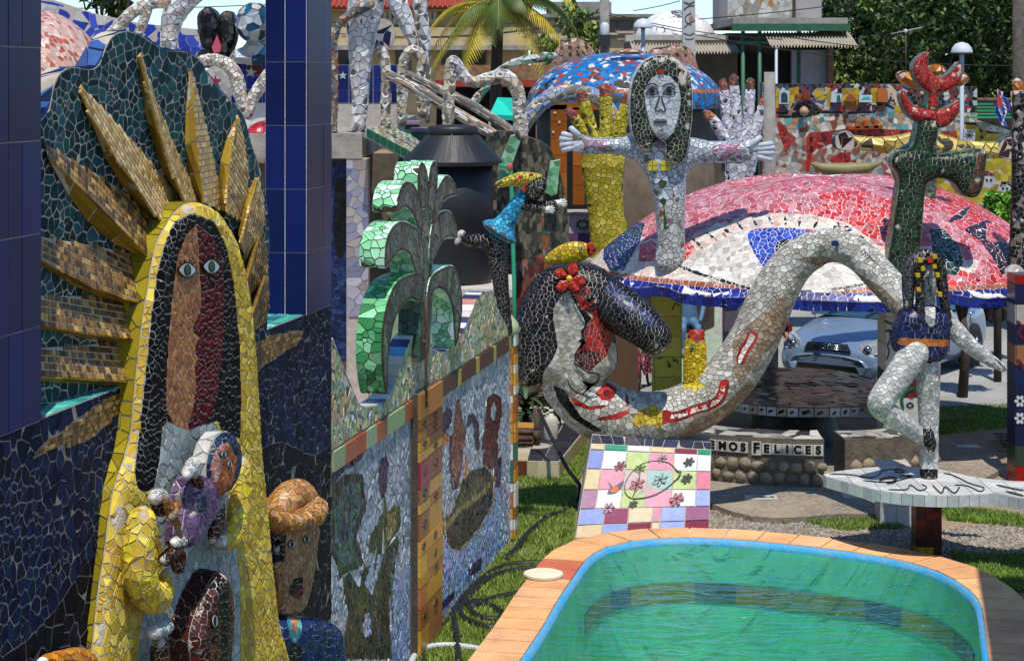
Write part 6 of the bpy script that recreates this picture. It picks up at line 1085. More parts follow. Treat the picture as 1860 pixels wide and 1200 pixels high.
wheel = thing('pinwheel_disc', 'navy and white pinwheel mosaic disc behind the white pillar', 'disc', at(697, 60, 28)); pillow(wheel, 'disc', face(28), ell(*zK([(440, 285)])[0], 22, 28, 20), 0, .15, {0: ['141c3c', '8c8c94', '101830', '9a98a0']}, .16, seed=3)
# ---------------------------------------------------------------- water tank on its plinth
TK = np.array((at(822, 300, 24.0)[0], 24.0)); tk = thing('water_tank', 'black plastic water tank with a conical ribbed lid', 'tank', (*TK, at(822, 512, 24)[2]))
BLK = mat('black_plastic', '1b1d22', .5, var=.15, scale=3, bump=.15, bscale=15); zb, zt2 = at(822, 512, 24)[2], at(822, 296, 24)[2]; sc = 24 / F
lathe('drum', (*TK, zb), [(70 * sc, 0), (72 * sc, .06), (72 * sc, (zt2 - zb) * .5), (74 * sc, (zt2 - zb) * .5 + .03), (73 * sc, zt2 - zb)], BLK, tk, 40)
V, Fc = [], []; seg = 48
for r, z_ in ((88, -.02), (89, .03), (47, .36), (46, .36)):
    for k in range(seg): rr_ = r * sc * (1.012 if k % 4 < 2 and r in (88, 89) else 1); V.append((TK[0] + rr_ * math.cos(k * 2 * math.pi / seg), TK[1] + rr_ * math.sin(k * 2 * math.pi / seg), zt2 + z_))
mesh('cone', V, grid_faces(4, seg, True) + [tuple(range(seg))[::-1]], BLK, tk); lathe('lid', (*TK, zt2 + .34), [(46 * sc, 0), (46 * sc, .10), (43 * sc, .13), (20 * sc, .15), (2 * sc, .15)], BLK, tk, 36)
for k in range(12): a_ = k * math.pi / 6; V, f = tubev([(TK[0] + 86 * sc * math.cos(a_), TK[1] + 86 * sc * math.sin(a_), zt2 + .03), (TK[0] + 46 * sc * math.cos(a_), TK[1] + 46 * sc * math.sin(a_), zt2 + .37)], .012, 6); mesh('lid_rib', V, f, BLK, tk)
pl = thing('tank_plinth', 'pale green and white rendered plinth under the black tank', 'plinth', (*TK, 0)); box('plinth_body', TK[0] - .75, TK[0] + .75, 23.2, 24.9, 0, zb - .1, mat('pale_green_render', '8a9a7c', .9, var=.2, scale=6), pl); box('plinth_top', TK[0] - .8, TK[0] + .8, 23.15, 24.95, zb - .1, zb, mat('white_render', 'b8b4a8', .9, var=.15, scale=6), pl)
gp_ = thing('green_pipe', 'thin green plastic pipe rising beside the dancing girl', 'pipe', at(935, 640, 18.6)); PVC = mat('green_pvc', '2c9c74', .4, var=.1); tube('pipe', [at(936, 660, 18.6), at(934, 520, 18.6), at(928, 310, 18.6), at(926, 303, 18.6)], .02, PVC, gp_, 8); tube('branch', [at(926, 303, 18.6), at(908, 300, 18.7)], .02, PVC, gp_, 8); lathe('elbow', at(926, 304, 18.6), [(.02, -.035), (.03, -.02), (.03, .02), (.02, .035)], None, gp_, 10, 'a84c3c')
# ---------------------------------------------------------------- rocky stair flank
rw = thing('stone_chip_wall', 'sloping wall of grey-green stone chips with pale green tile edges', 'wall', at(950, 450, 25.4)); pillow(rw, 'wall_body', face(25.4), [(872, 300), (905, 238), (960, 250), (1000, 270), (1022, 330), (1034, 430), (1032, 690), (880, 700)], 0, .5, {0: ['4c4c40', '3c3c34', '5c5a4c', '2c2e28', '6a6454'], 1: ['6a3a34', '7a4a40', '8a6a60', '5a2a28'], 2: ['9a5a3c', '3c5a48', '8c7c70']}, {0: .07, 1: .08, 2: .07}, [(1, [(870, 500), (960, 468), (1040, 440), (1040, 700), (870, 700)]), (2, ribbon(None, [(985, 380), (990, 430), (992, 500)], 12)), (2, ribbon(None, [(910, 490), (950, 478), (985, 462)], 12))], 0, smooth=2, seed=4, grout=GROUT_D, stretch=((0, 0, 1), 2), cap=150)
for pts in ([(928, 246), (950, 244), (918, 332), (903, 345), (905, 300)], [(1000, 294), (1018, 290), (1012, 352), (1002, 356), (990, 350)]): pillow(rw, 'green_edge', face(25.2), pts, 0, .2, {0: ['5a9c6c', '6cac80', '4c8c5c', '84bc98']}, .08, smooth=0, seed=3)
# ---------------------------------------------------------------- orange doorway and planter
dw = thing('orange_doorway', 'orange-brown tiled doorway with a dark opening beside the yellow hand', 'doorway', at(1050, 400, 28.5)); OT = ['8a4a14', '94521a', '7c4010', 'a05c20']
for x0, x1, y0, y1 in ((1000, 1030, 190, 405), (1040, 1062, 195, 372), (1000, 1100, 186, 200), (1024, 1042, 395, 412)):
    a_, b_ = at(x0, y0, 28.5), at(x1, y1, 28.5); n = max(1, int((a_[2] - b_[2]) / .25)); box('frame_core', a_[0], b_[0], 28.5, 28.8, b_[2], a_[2], GROUT_D, dw)
    for k in range(n): box('frame_tile', a_[0] + .004, b_[0] - .004, 28.485, 28.502, b_[2] + (a_[2] - b_[2]) * k / n + .004, b_[2] + (a_[2] - b_[2]) * (k + 1) / n - .004, TILE, dw, random.choice(OT))
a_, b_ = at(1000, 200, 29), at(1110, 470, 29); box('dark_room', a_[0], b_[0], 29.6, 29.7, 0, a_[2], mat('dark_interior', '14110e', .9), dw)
for (x, y) in ((1008, 205), (1016, 222), (1005, 240), (1020, 258)): patch(dw, 'white_dot', face(28.485), ell(x, y, 2.5, 2.5, 8), .012, 'c0b8a8', .02)
a_, b_ = at(1030, 375, 26.6), at(1092, 440, 26.6); pln = thing('purple_plinth', 'purple step with a white floral tile block on top', 'plinth', (a_[0], 26.6, 0)); box('step', a_[0], b_[0] + .2, 26.6, 27.6, 0, at(0, 424, 26.6)[2], None, pln, '5c3a60'); box('tile_block', a_[0] + .03, b_[0], 26.66, 27.3, at(0, 424, 26.6)[2], at(0, 392, 26.6)[2], TILE, pln, 'b0a8ac')
for k in range(9): patch(pln, 'painted_flower', face(26.66), ell(1059 + 10 * math.cos(k * .7), 408 + 7 * math.sin(k * .7), 3.2, 3, 8), .01, random.choice(['7a3a3c', '3c5a34', '5c2c34', '2c3c2c']), .006)
box('lid', a_[0] + .0, b_[0] + .03, 26.62, 27.4, at(0, 392, 26.6)[2], at(0, 387, 26.6)[2], CONC, pln)
# ---------------------------------------------------------------- big hands
def hand(name, label, Z, palm, fingers, pal, size, tips, seed, regions=()):
    h = thing(name, label, 'sculpture', at(palm[-1][0], palm[-1][1], Z)); P, r = pxpath(palm, Z); limb(h, 'palm', P, r, pal, size, seed=seed, grout=GROUT_D, flat=((0, 1, 0), .6), fine=5.2, regions=regions)
    for i, f in enumerate(fingers):
        P, r = pxpath(f, Z - .06); d = P[-1]; limb(h, 'finger', P, r, pal, size, seed=seed + i + 1, grout=GROUT_D, fine=5.2, labfn=lambda V, d=d, rr=tips: np.where(np.linalg.norm(V - d, axis=1) < rr, 1, 0))
    return h
YH = {0: ['a89a2c', 'b0a434', '9c8e26', 'b8ac48'], 1: ['8a5040', '945a48', '7c4438'], 2: ['a86a2c', '98602c']}
hand('giant_hand', 'giant yellow mosaic hand with brown nails behind the canopy', 26.2, [(1097, 278, 38), (1096, 300, 40), (1096, 330, 36), (1100, 380, 33), (1108, 440, 36), (1112, 480, 38)], [[(1078, 275, 12), (1054, 228, 11), (1034, 204, 9)], [(1085, 275, 13), (1068, 215, 12), (1057, 172, 10)], [(1101, 275, 13), (1101, 205, 12), (1099, 162, 11)], [(1118, 275, 13), (1130, 215, 12), (1141, 178, 10)]], YH, .065, .13, 71)
WH = {0: ['bcbac0', 'c8c6ca', 'b0aeb8', 'd0ced2'], 1: ['945a48', '8a5040', 'a06850']}
hand('giant_hand', 'giant white mosaic hand with brown nails before the yellow mural', 26.8, [(1345, 262, 31), (1347, 280, 32), (1345, 305, 28), (1343, 340, 27), (1343, 390, 28)], [[(1325, 262, 12), (1302, 228, 11), (1283, 207, 9)], [(1328, 255, 11), (1317, 190, 10), (1314, 150, 8)], [(1341, 255, 11), (1335, 180, 10), (1333, 143, 9)], [(1356, 255, 11), (1361, 190, 10), (1363, 150, 9)], [(1366, 262, 12), (1380, 212, 10), (1389, 181, 8)]], WH, .068, .12, 81)
# ---------------------------------------------------------------- blue dome house and leaves
bdm = thing('blue_mosaic_dome', 'blue mosaic dome flecked with white and red under orange crests', 'dome', at(1135, 190, 34)); C_ = at(1135, 190, 34); th = np.arange(380) * 2 * np.pi / 380; rz = [(math.sin(R(a)), math.cos(R(a))) for a in np.linspace(94, 3, 90)]
Vd = np.concatenate([np.stack((C_[0] + 1.78 * r * np.cos(th), C_[1] + 1.78 * r * np.sin(th), np.full(380, C_[2] + .95 * max(z_, -.1))), -1) for r, z_ in rz]); Fd = grid_faces(90, 380, True); mesh('shell', Vd, Fd, GROUT_D, bdm, True); T = tris_of(Fd); T = T if np.cross(Vd[T[900, 1]] - Vd[T[900, 0]], Vd[T[900, 2]] - Vd[T[900, 0]]) @ (Vd[T[900, 0]] - C_) > 0 else T[:, ::-1]
lathe('drum', (C_[0], C_[1], 0), [(1.62, 0), (1.62, C_[2] - .05)], mat('drum_render', '6a5a4a', .9, var=.2, scale=4), bdm, 40); zz = (Vd[:, 2] - C_[2]) / .95; lab = np.where(zz < .22, 0, np.where(zz < .30, 2, 1)); lab[Vd[:, 1] > 34.6] = 0
mosaic(bdm, tess(Vd, T, lab, {0: .09, 1: .085, 2: .06}, seed=5), {0: ['1668a8', '1c74b4', '125c98'], 1: ['1668a8', '1c74b4', '1c70b0', '125c98', 'b4b8bc', 'a83c38', 'b0b4b8', '1668a8'], 2: ['a85c3c', 'b0684a']}, cap=120)
for pts, lb in (([(1000, 190), (1003, 122), (1010, 90), (1030, 73), (1050, 70), (1070, 82), (1082, 100), (1085, 125), (1085, 190)], 'camouflage crest of pink and green tiles left of the blue dome'), ([(1180, 100), (1205, 86), (1235, 82), (1255, 92), (1265, 115), (1270, 140), (1272, 190), (1200, 190)], 'camouflage crest of pink and green tiles right of the blue dome'), ([(1110, 97), (1130, 91), (1150, 89), (1170, 97)], 'low orange speckled crest on top of the blue dome')):
    t = thing('mosaic_crest', lb, 'sculpture', at(*pts[0], 33.8)); pillow(t, 'crest', face(33.2 if 'low' in lb else 34.3), pts, .2, .15 if 'low' in lb else .5, {0: ['98705c', '8c644c', 'a07860'], 1: ['1c301a', '243a20']}, .075, smooth=3, bulge=.1, w=.2, seed=6, regions=[(1, ell(x, y, 4, 5, 6, x)) for x in range(1005, 1275, 15) for y in range(74, 135, 13) if (x * 7 + y * 3) % 5 < 3 and 'low' not in lb], side=0)
gv = thing('green_mosaic_beam', 'curved green and white mosaic beam by the palm tree', 'beam', at(960, 115, 33)); limb(gv, 'beam', *pxpath([(900, 130, 4), (925, 117, 7), (960, 108, 9), (990, 104, 9), (1005, 102, 8)], 33), {0: ['2c6a4c', 'a8a8a0', '7a3c38', '3c7a5c', 'b4b4ac']}, .09, seed=3, fine=5.2); limb(gv, 'leg', *pxpath([(858, 190, 8), (872, 172, 8), (884, 160, 7)], 33), {0: ['2c6a4c', 'a8a8a0', '7a3c38', '3c7a5c', 'b4b4ac']}, .09, seed=4, fine=5.2)
tent = thing('teal_canopy', 'bright teal fabric canopy behind the wavy railing', 'canopy', at(910, 215, 32)); a_ = at(910, 178, 32); V = [at(904, 177, 32.0), at(930, 178, 31.5), at(930, 178, 33), at(904, 177, 33)] + [at(889, 208, 31), at(934, 210, 31), at(936, 208, 33.6), at(892, 206, 33.6)] + [at(889, 217, 31), at(934, 219, 31), at(936, 216, 33.6), at(892, 214, 33.6)]
colmesh('canopy', V, [(0, 1, 2, 3), (0, 4, 5, 1), (1, 5, 6, 2), (2, 6, 7, 3), (3, 7, 4, 0)], '17b89c', tent); colmesh('valance', V, [(4, 8, 9, 5), (5, 9, 10, 6), (6, 10, 11, 7), (7, 11, 8, 4)], '15a88e', tent)
for p in (V[8], V[9], V[10], V[11]): tube('pole', [p, (p[0], p[1], 0)], .02, CONC, tent, 6)
# ---------------------------------------------------------------- orange figure behind the green statue, yellow fish arms
of = thing('orange_flower_head', 'orange mosaic petals behind the red crescents', 'sculpture', at(1690, 180, 22.5)); OP = {0: ['a8601c', 'b46c24', '9c5418', 'bc7c38']}
for pts in (ell(1655, 145, 26, 12, 14, 25), ell(1703, 130, 18, 12, 14, 10), ell(1745, 145, 16, 11, 14, -25)): pillow(of, 'petal', face(22.3), pts, 0, .15, OP, .08, smooth=0, bulge=.04, w=.08, seed=3, side=0)
limb(of, 'stem', *pxpath([(1690, 160, 12), (1688, 240, 14), (1685, 330, 16), (1685, 420, 18)], 22.9), {0: ['4c5a4a', '3c4a3c', '5c6a58']}, .09, seed=3)
ya = thing('yellow_fish_beam', 'long pale yellow mosaic beam with dark fan-shaped ends', 'sculpture', at(1690, 280, 25.6)); YP = {0: ['b8a454', 'c0ae60', 'b09c4c', 'c8b870'], 1: ['2c1410', '381a14', '240f0c'], 2: ['3c4c3c', '4c5c4c']}
pillow(ya, 'beam', face(25.6), zM([(640, 420), (760, 425), (900, 430), (1050, 405), (1100, 395), (1240, 390), (1400, 440), (1560, 465), (1700, 465), (1690, 570), (1500, 560), (1300, 540), (1100, 545), (950, 545), (820, 520), (640, 505)]), .05, .25, YP, .12, smooth=2, bulge=.06, w=.1, seed=4, side=0, grout=GROUT_D, gap=.009)
tube('post', [at(1662, 262, 25.7), (at(1662, 262, 25.7)[0], 25.7, 0)], .07, CONC, ya, 10); pillow(ya, 'fan_end', face(25.6), zM([(535, 420), (590, 380), (640, 390), (662, 430), (660, 505), (620, 515), (545, 500)]), .1, .3, YP, .12, [(2, zM([(590, 370), (680, 400), (662, 430), (640, 395)]))], 1, smooth=2, seed=5, side=2); pillow(ya, 'fan_end', face(25.6), zM([(1690, 470), (1740, 430), (1800, 420), (1835, 450), (1830, 570), (1780, 580), (1680, 555)]), .1, .3, YP, .12, (), 1, smooth=2, seed=6, side=2)
bc = thing('speckled_column', 'black and white speckled mosaic column with an orange tip', 'column', at(1847, 490, 21.5)); limb(bc, 'shaft', *pxpath([(1849, 560, 20), (1850, 460, 17), (1852, 350, 15), (1852, 250, 14), (1851, 165, 13)], 21.5), {0: ['141214', '1c1a1c', '241c1c', '7a6c64', '0e0d0e']}, .06, seed=3, gap=.006, ends=False); limb(bc, 'tip', *pxpath([(1850, 165, 11), (1848, 152, 10)], 21.5), OP, .06, seed=3); limb(bc, 'foot', *pxpath([(1832, 545, 18), (1842, 500, 20)], 21.4), {0: ['a8a49c', 'b4b0a8', '9c948c']}, .06, seed=4)
# ---------------------------------------------------------------- mural walls behind the canopy
mw = thing('mural_wall', 'long mosaic mural wall with yellow niches, black wave and red band', 'wall', at(1520, 260, 33)); MW = {0: ['b4a08c', '9c8c7c', 'b8ac9c', '7c4a34', 'a88c6c', 'b07c4c', '5c8c90', 'c4bcb0'], 1: ['a88c1c', 'b49828', '9c8018'], 2: ['141416', '1c1c1e', '8a2420', 'a8a8a4', '24406c', '3c3c3c'], 3: ['0f0f11', '17171a'], 4: ['94201c', 'a02a22', '88181a'], 5: ['9c948c', '8a5c4c', 'a8a098', '6c7c74', 'b09c84', '8c4038', 'b8b0a4'], 6: ['b06068', 'a85058']}
regs = [(2, zM([(0, 40), (1560, 60), (1560, 250), (0, 250)]))] + [(1, zM(p)) for p in ([(115, 70), (140, 70), (140, 220), (115, 220)], [(205, 80), (275, 70), (275, 110), (250, 160), (210, 225)], [(385, 80), (455, 75), (455, 160), (385, 170)], [(470, 80), (500, 80), (500, 220), (470, 220)], [(580, 75), (700, 80), (705, 190), (580, 220)], [(785, 80), (830, 80), (830, 185), (785, 185)], [(900, 180), (980, 200), (1000, 250), (930, 240)])] + [(0, zM([(0, 260), (160, 290), (300, 220), (440, 240), (800, 250), (860, 190), (980, 250), (1100, 260), (1100, 390), (330, 390), (0, 400)])), (3, zM([(100, 240), (160, 280), (220, 250), (280, 165), (360, 165), (440, 235), (620, 245), (800, 240), (820, 190), (930, 190), (960, 240), (1000, 250), (930, 225), (900, 200), (840, 205), (810, 255), (620, 260), (440, 255), (360, 280), (200, 290), (130, 290)])), (6, ribbon(None, zM([(110, 225), (160, 270), (215, 245), (275, 165), (365, 160), (440, 232), (790, 235)]), 2.5)), (4, zM([(330, 400), (600, 365), (1080, 370), (1060, 420), (700, 420), (600, 440), (480, 480), (400, 520), (360, 600), (350, 670), (320, 670)])), (4, zM([(115, 330), (180, 340), (220, 440), (215, 500), (190, 560), (150, 440)])), (4, zM([(1260, 380), (1420, 385), (1420, 440), (1300, 430)])), (5, zM([(370, 520), (600, 440), (900, 530), (900, 680), (360, 680)])), (4, zM([(500, 560), (560, 530), (640, 530), (640, 600), (500, 610)])), (1, zM([(1385, 330), (1540, 340), (1600, 390), (1700, 400), (1710, 460), (1390, 450)])), (3, ribbon(None, zM([(1390, 300), (1420, 325), (1520, 330), (1560, 385), (1700, 395)]), 5))]
pillow(mw, 'wall_body', face(33), [(1385, 150), (1400, 152), (1640, 153), (1775, 158), (1775, 218), (1860, 245), (1875, 250), (1875, 420), (1385, 420)], 0, .4, MW, {0: .08, 1: .085, 2: .06, 3: .07, 4: .07, 5: .075, 6: .05}, regs, 5, smooth=0, seed=7, fine=3.8, cap=150, grout=GROUT_T, gap=.0035)
MF = face(33)
def relief(name, pts, c, off=.10, th=.1): return patch(mw, name, MF, zM(pts), off, c, th)
relief('clay_pot', [(305, 155), (308, 120), (325, 100), (345, 100), (355, 120), (352, 155)], '7c3418'); relief('clay_heart', [(250, 130), (265, 118), (280, 125), (295, 118), (305, 132), (282, 158)], '943c1c'); relief('clay_hill', [(595, 170), (640, 115), (685, 160), (660, 175)], '8a4c2c'); relief('clay_panel', [(828, 175), (832, 90), (860, 75), (900, 90), (905, 178)], 'a85c28'); relief('boat_planter', [(600, 225), (610, 195), (690, 195), (695, 225)], '5c3018')
for x in (690, 752, 820): relief('roof_tile', [(x - 15, 360), (x - 15, 310), (x, 300), (x + 15, 310), (x + 15, 360)], 'a0541c')
relief('roof_ledge', [(620, 352), (865, 340), (868, 365), (620, 372)], '8c4014'); relief('painted_tile', [(140, 95), (210, 95), (205, 190), (135, 190)], 'b0b4b8'); relief('painted_arch', [(150, 180), (150, 120), (170, 105), (195, 120), (197, 180)], '2c3c44', .104); relief('painted_tile', [(700, 125), (790, 128), (788, 178), (700, 178)], 'b4bcbc'); relief('painted_boat', [(712, 160), (730, 140), (770, 138), (780, 160)], '3c9c9c', .104); relief('painted_tile', [(505, 115), (580, 118), (575, 180), (500, 178)], 'b0b8b4'); relief('painted_woman', [(540, 178), (545, 130), (565, 128), (572, 178)], '2c5c4c', .104)
relief('spider_tile', [(1438, 368), (1517, 370), (1515, 450), (1436, 448)], 'a8a8a4')
for k in range(9): patch(mw, 'spider_leg', MF, ribbon(None, zM([(1476, 410), (1476 + 22 * math.cos(k * .7), 410 + 20 * math.sin(k * .7)), (1476 + 34 * math.cos(k * .7 + .1), 410 + 34 * math.sin(k * .7 + .1))]), 1.4), .106, '141414', .01)
lathe('shell_boss', at(*zM([(312, 242)])[0], 32.9), [(.01, -.09), (.07, -.05), (.09, 0), (.06, .06), (.01, .09)], None, mw, 12, 'a88460')
for x, y in ((1565, 425), (365, 432), (458, 430), (365, 498), (705, 388), (868, 382), (1005, 390)): patch(mw, 'bottle_end', MF, ell(*zM([(x, y)])[0], 3.4, 3.4, 10), .02, '1c2a22', .02)
bt = thing('clay_boat', 'long weathered clay boat standing before the mural wall', 'planter', at(1535, 312, 31)); V, f = tubev([at(1472, 297, 31), at(1495, 306, 31), at(1535, 309, 31), at(1575, 305, 31), at(1600, 297, 31)], [.02, .09, .12, .09, .02], 12); colmesh('hull', V, f, '7c7044', bt, True); tube('stand', [at(1535, 311, 31), (at(1535, 0, 31)[0], 31, 0)], .1, CONC, bt, 10)
yw = thing('yellow_wall', 'yellow mosaic wall with two painted faces above the hedge', 'wall', at(1800, 330, 29)); pillow(yw, 'wall_body', face(29), [(1700, 268), (1870, 272), (1870, 430), (1700, 430)], 0, .3, {0: ['a08a20', 'a89428', '94801c'], 1: ['141414'], 2: ['a8a8a4', 'b4b4b0'], 3: ['5c1c18', '6c2420']}, {0: .13, 1: .05, 2: .07, 3: .06}, [(2, ell(*zM([(1612, 735)])[0], 13, 13)), (3, zM([(1560, 705), (1600, 640), (1640, 660), (1675, 700), (1600, 695)])), (2, ell(*zM([(1725, 780)])[0], 12, 10)), (1, zM([(1690, 770), (1700, 735), (1760, 735), (1775, 780), (1755, 760), (1705, 760)]))], 0, smooth=0, seed=8, cap=100)
for ex, ey in ((1600, 725), (1628, 725), (1712, 785), (1742, 785)): patch(yw, 'painted_eye', face(29), ell(*zM([(ex, ey)])[0], 2.2, 2, 8), .012, '141414', .01)
# ---------------------------------------------------------------- foliage helpers
def leaves(c, n, rx, ry, rz, size, cols, seed, clumps=14, hollow=.35):
    """leaf quads gathered in clumps through an ellipsoid"""
    g = np.random.default_rng(seed); d = g.normal(size=(clumps, 3)); d /= np.linalg.norm(d, axis=1)[:, None]; cc = d * (hollow + (1 - hollow) * g.random((clumps, 1)) ** .5) * .82; cr = g.uniform(.2, .42, clumps)
    k = g.integers(clumps, size=n); p = g.normal(size=(n, 3)); p /= np.linalg.norm(p, axis=1)[:, None]; P = (cc[k] + p * (g.random((n, 1)) ** .4) * cr[k][:, None]) * (rx, ry, rz) + c
    u = g.normal(size=(n, 3)); u /= np.linalg.norm(u, axis=1)[:, None]; w = g.normal(size=(n, 3)); w -= (w * u).sum(1)[:, None] * u; w /= np.linalg.norm(w, axis=1)[:, None]; s = size * g.uniform(.6, 1.3, (n, 1))
    V = np.stack((P - u * s, P + w * s * .42, P + u * s, P - w * s * .42), 1).reshape(-1, 3); pal = np.array([lin(x) for x in cols]); C = np.repeat(pal[(k + g.integers(0, 2, n)) % len(pal)] * g.uniform(.75, 1.25, (n, 1)), 4, 0)
    return V, np.arange(n * 4).reshape(-1, 4), np.clip(C, .002, .8), cc * (rx, ry, rz) + c
LEAF = mat('leaf', attr=True, rough=.5, var=.2, scale=3, spec=.4); BARK = mat('bark', '4a3c2e', .9, var=.3, scale=8, bump=.5)
TREE_COLS = ['2a3c18', '3a5220', '1e2e14', '4c642a', '2e421c', '5e7634', '708440']
def tree(label, base, h, crown, n, size, seed, cols=TREE_COLS, group=None, r=.16):
    t = thing('leafy_tree', label, 'tree', base, group); c = np.array(base, float) + (0, 0, h); V, f, C, cc = leaves(c, n, *crown, size, cols, seed); cr = mesh('crown', V, f, LEAF, t, cols=C); cr['kind'] = 'stuff'
    b = np.array(base, float); mid = b + (0, 0, h * .55); tube('trunk', [b, b + (.05, 0, h * .3), mid], [r, r * .8, r * .6], BARK, t, 10)
    for k, q in enumerate(cc[:7]): tube('limb', [mid - (0, 0, .2), (mid + q) / 2 + (0, 0, .1), q], [r * .5, r * .3, r * .1], BARK, t, 6)
    return t
for k, (px, Z, h, rx, rz, lb) in enumerate(((1570, 50, 5.3, 1.7, 2.6, 'dark leafy tree against the corrugated porch roof'), (1670, 47, 5.0, 2.2, 3.0, 'broad dark leafy tree behind the red crescents'), (1770, 50, 5.6, 2.3, 3.2, 'dark leafy tree behind the white lamp post'), (1860, 47, 5.0, 2.0, 3.2, 'dark leafy tree behind the tall wooden pole'), (1620, 54, 7.5, 3.0, 2.4, 'tall dark tree rising behind the porch house'), (1800, 55, 7.8, 3.4, 2.4, 'tallest dark tree at the far edge of the mural wall'))): tree(lb, ((px - CX) / F * Z, Z, 0), h, (rx, 1.6, rz), 17000, .095, 100 + k, group='trees beyond the mural wall')
tree('small tree with yellow-green leaves between the palm and the concrete pole', ((1035 - CX) / F * 44, 44, 0), 5.0, (.9, .9, 1.2), 1800, .11, 120, ['5a7028', '6a8034', '4a5e22', '7c8c40'], r=.07)
tree('leafy branches showing above the pink chip dome', ((200 - CX) / F * 38, 38, 0), 6.4, (1.0, .8, .9), 900, .16, 121, TREE_COLS, r=.09)
hd = thing('hedge', 'clipped bright green hedge below the yellow wall', 'hedge', at(1815, 400, 27)); V, f, C, _ = leaves(at(1812, 375, 27.5), 2600, .34, .4, .3, .07, ['5c8a24', '6c9a30', '4c7a1c', '7ca83c'], 130, 16, .1); x = mesh('foliage', V, f, LEAF, hd, cols=C); x['kind'] = 'stuff'; tube('stem', [at(1812, 375, 27.5), (*at(1812, 375, 27.5)[:2], 0)], .06, BARK, hd, 6)
# palm tree
pm = thing('coconut_palm', 'coconut palm with yellowing fronds before the beige house', 'palm tree', ((905 - CX) / F * 40, 40, 0)); pc_ = at(905, 10, 40); tube('trunk', [(pc_[0] - .2, 40, 0), (pc_[0] - .1, 40, 2.5), pc_ - (0, 0, .1)], [.16, .13, .12], BARK, pm, 12)
for k in range(22):
    az = k * 2.4 + random.uniform(-.2, .2); el = random.uniform(-.25, .95); Lf = random.uniform(1.5, 2.1); d = np.array((math.cos(az), math.sin(az) * .7, 0)); pts = []
    for s in np.linspace(0, 1, 16): pts.append(pc_ + d * Lf * s * (1 - .18 * s) + np.array((0, 0, Lf * (math.sin(el) * s * .9 - .72 * s ** 2.2))))
    pts = np.array(pts); V, Fc, C = [], [], []; old = el < -.05; base_c = np.array(lin(random.choice(['b09a1c', 'c0a824', '9c8c20']) if old or random.random() < .5 else random.choice(['4a5a1c', '3c5018', '5c661e'])))
    for i in range(1, 15):
        for sub in (0, .5):
            p = pts[i] * (1 - sub) + pts[i + 1] * sub; tdir = pts[i + 1] - pts[i]; tdir /= np.linalg.norm(tdir); sd = np.cross(tdir, (0, 0, 1)); sd /= np.linalg.norm(sd) + 1e-6
            for sg in (-1, 1):
                ll = .40 * math.sin(math.pi * min(.97, .12 + i / 16)) + .1; tip = p + sd * sg * ll * .8 + tdir * ll * .45 + np.array((0, 0, -ll * .55)); o = len(V); wv = tdir * .028; V += [p - wv, p + wv, tip]; Fc.append((o, o + 1, o + 2)); C += [base_c * random.uniform(.8, 1.25)] * 3
    fr = mesh('frond', V, Fc, LEAF, pm, cols=np.array(C)); tube('midrib', pts, np.linspace(.03, .006, 16), None, fr, 5, '7c7430')
# ---------------------------------------------------------------- houses
def house_window(h, x0, x1, y, z0, z1, pane='1c1a18', frame='5c4a3c'):
    w = box('window', x0 - .06, x1 + .06, y - .06, y + .02, z0 - .06, z1 + .06, None, h, frame); box('pane', x0, x1, y - .075, y - .055, z0, z1, mat('window_glass', '1a1c1e', .1), w); box('sill', x0 - .1, x1 + .1, y - .16, y - .04, z0 - .13, z0 - .06, None, w, 'b0a48c'); return w
hz = 58.0; X = lambda px, Z=hz: (px - CX) / F * Z; Zz = lambda py, Z=hz: H - (py - HY) * Z / F
BEI = mat('beige_render', 'c4ae86', .9, var=.15, scale=2, col2='ac9468', bump=.2); h1 = thing('beige_house', 'two-storey beige house with balustrade and red tiled roof', 'house', (X(780), hz, 0)); box('wall', X(560), X(960), hz, hz + 6, 0, Zz(16), BEI, h1); box('balcony_slab', X(560), X(965), hz - 1.2, hz, Zz(92), Zz(84), CONC, h1); box('balcony_front', X(560), X(965), hz - 1.2, hz - 1.05, Zz(84), Zz(52), BEI, h1)
for px in range(692, 800, 9): lathe('baluster', (X(px), hz - .4, Zz(46)), [(.07, 0), (.1, .12), (.05, .25), (.09, .36), (.07, .44)], None, h1, 10, 'b8a88a')
box('balustrade_rail', X(600), X(905), hz - .5, hz - .3, Zz(22), Zz(18), BEI, h1)
for a_, b_, c_, d_ in ((716, 742, 30, 52), (640, 670, 30, 52), (805, 836, 90, 140), (722, 742, 92, 130), (612, 640, 92, 130), (850, 880, 95, 140)): house_window(h1, X(a_), X(b_), hz, Zz(d_), Zz(c_))
RT = mat('red_roof_tile', 'a03c28', .85, var=.3, scale=10, col2='7c2c1c', bump=.6, bscale=20); ro = mesh('roof', [(X(555), hz - .9, Zz(16)), (X(966), hz - .9, Zz(16)), (X(966), hz + 3.2, Zz(16) + 1.5), (X(555), hz + 3.2, Zz(16) + 1.5), (X(966), hz + 6.8, Zz(16)), (X(555), hz + 6.8, Zz(16))], [(0, 1, 2, 3), (3, 2, 4, 5), (0, 3, 5), (1, 4, 2)], RT, h1)
for k in range(46): x_ = X(557) + k * (X(964) - X(557)) / 45; V, f = tubev([(x_, hz - .92, Zz(16) + .02), (x_, hz + 3.1, Zz(16) + 1.5)], .05, 6); mesh('roof_tile_row', V, f, RT, ro)
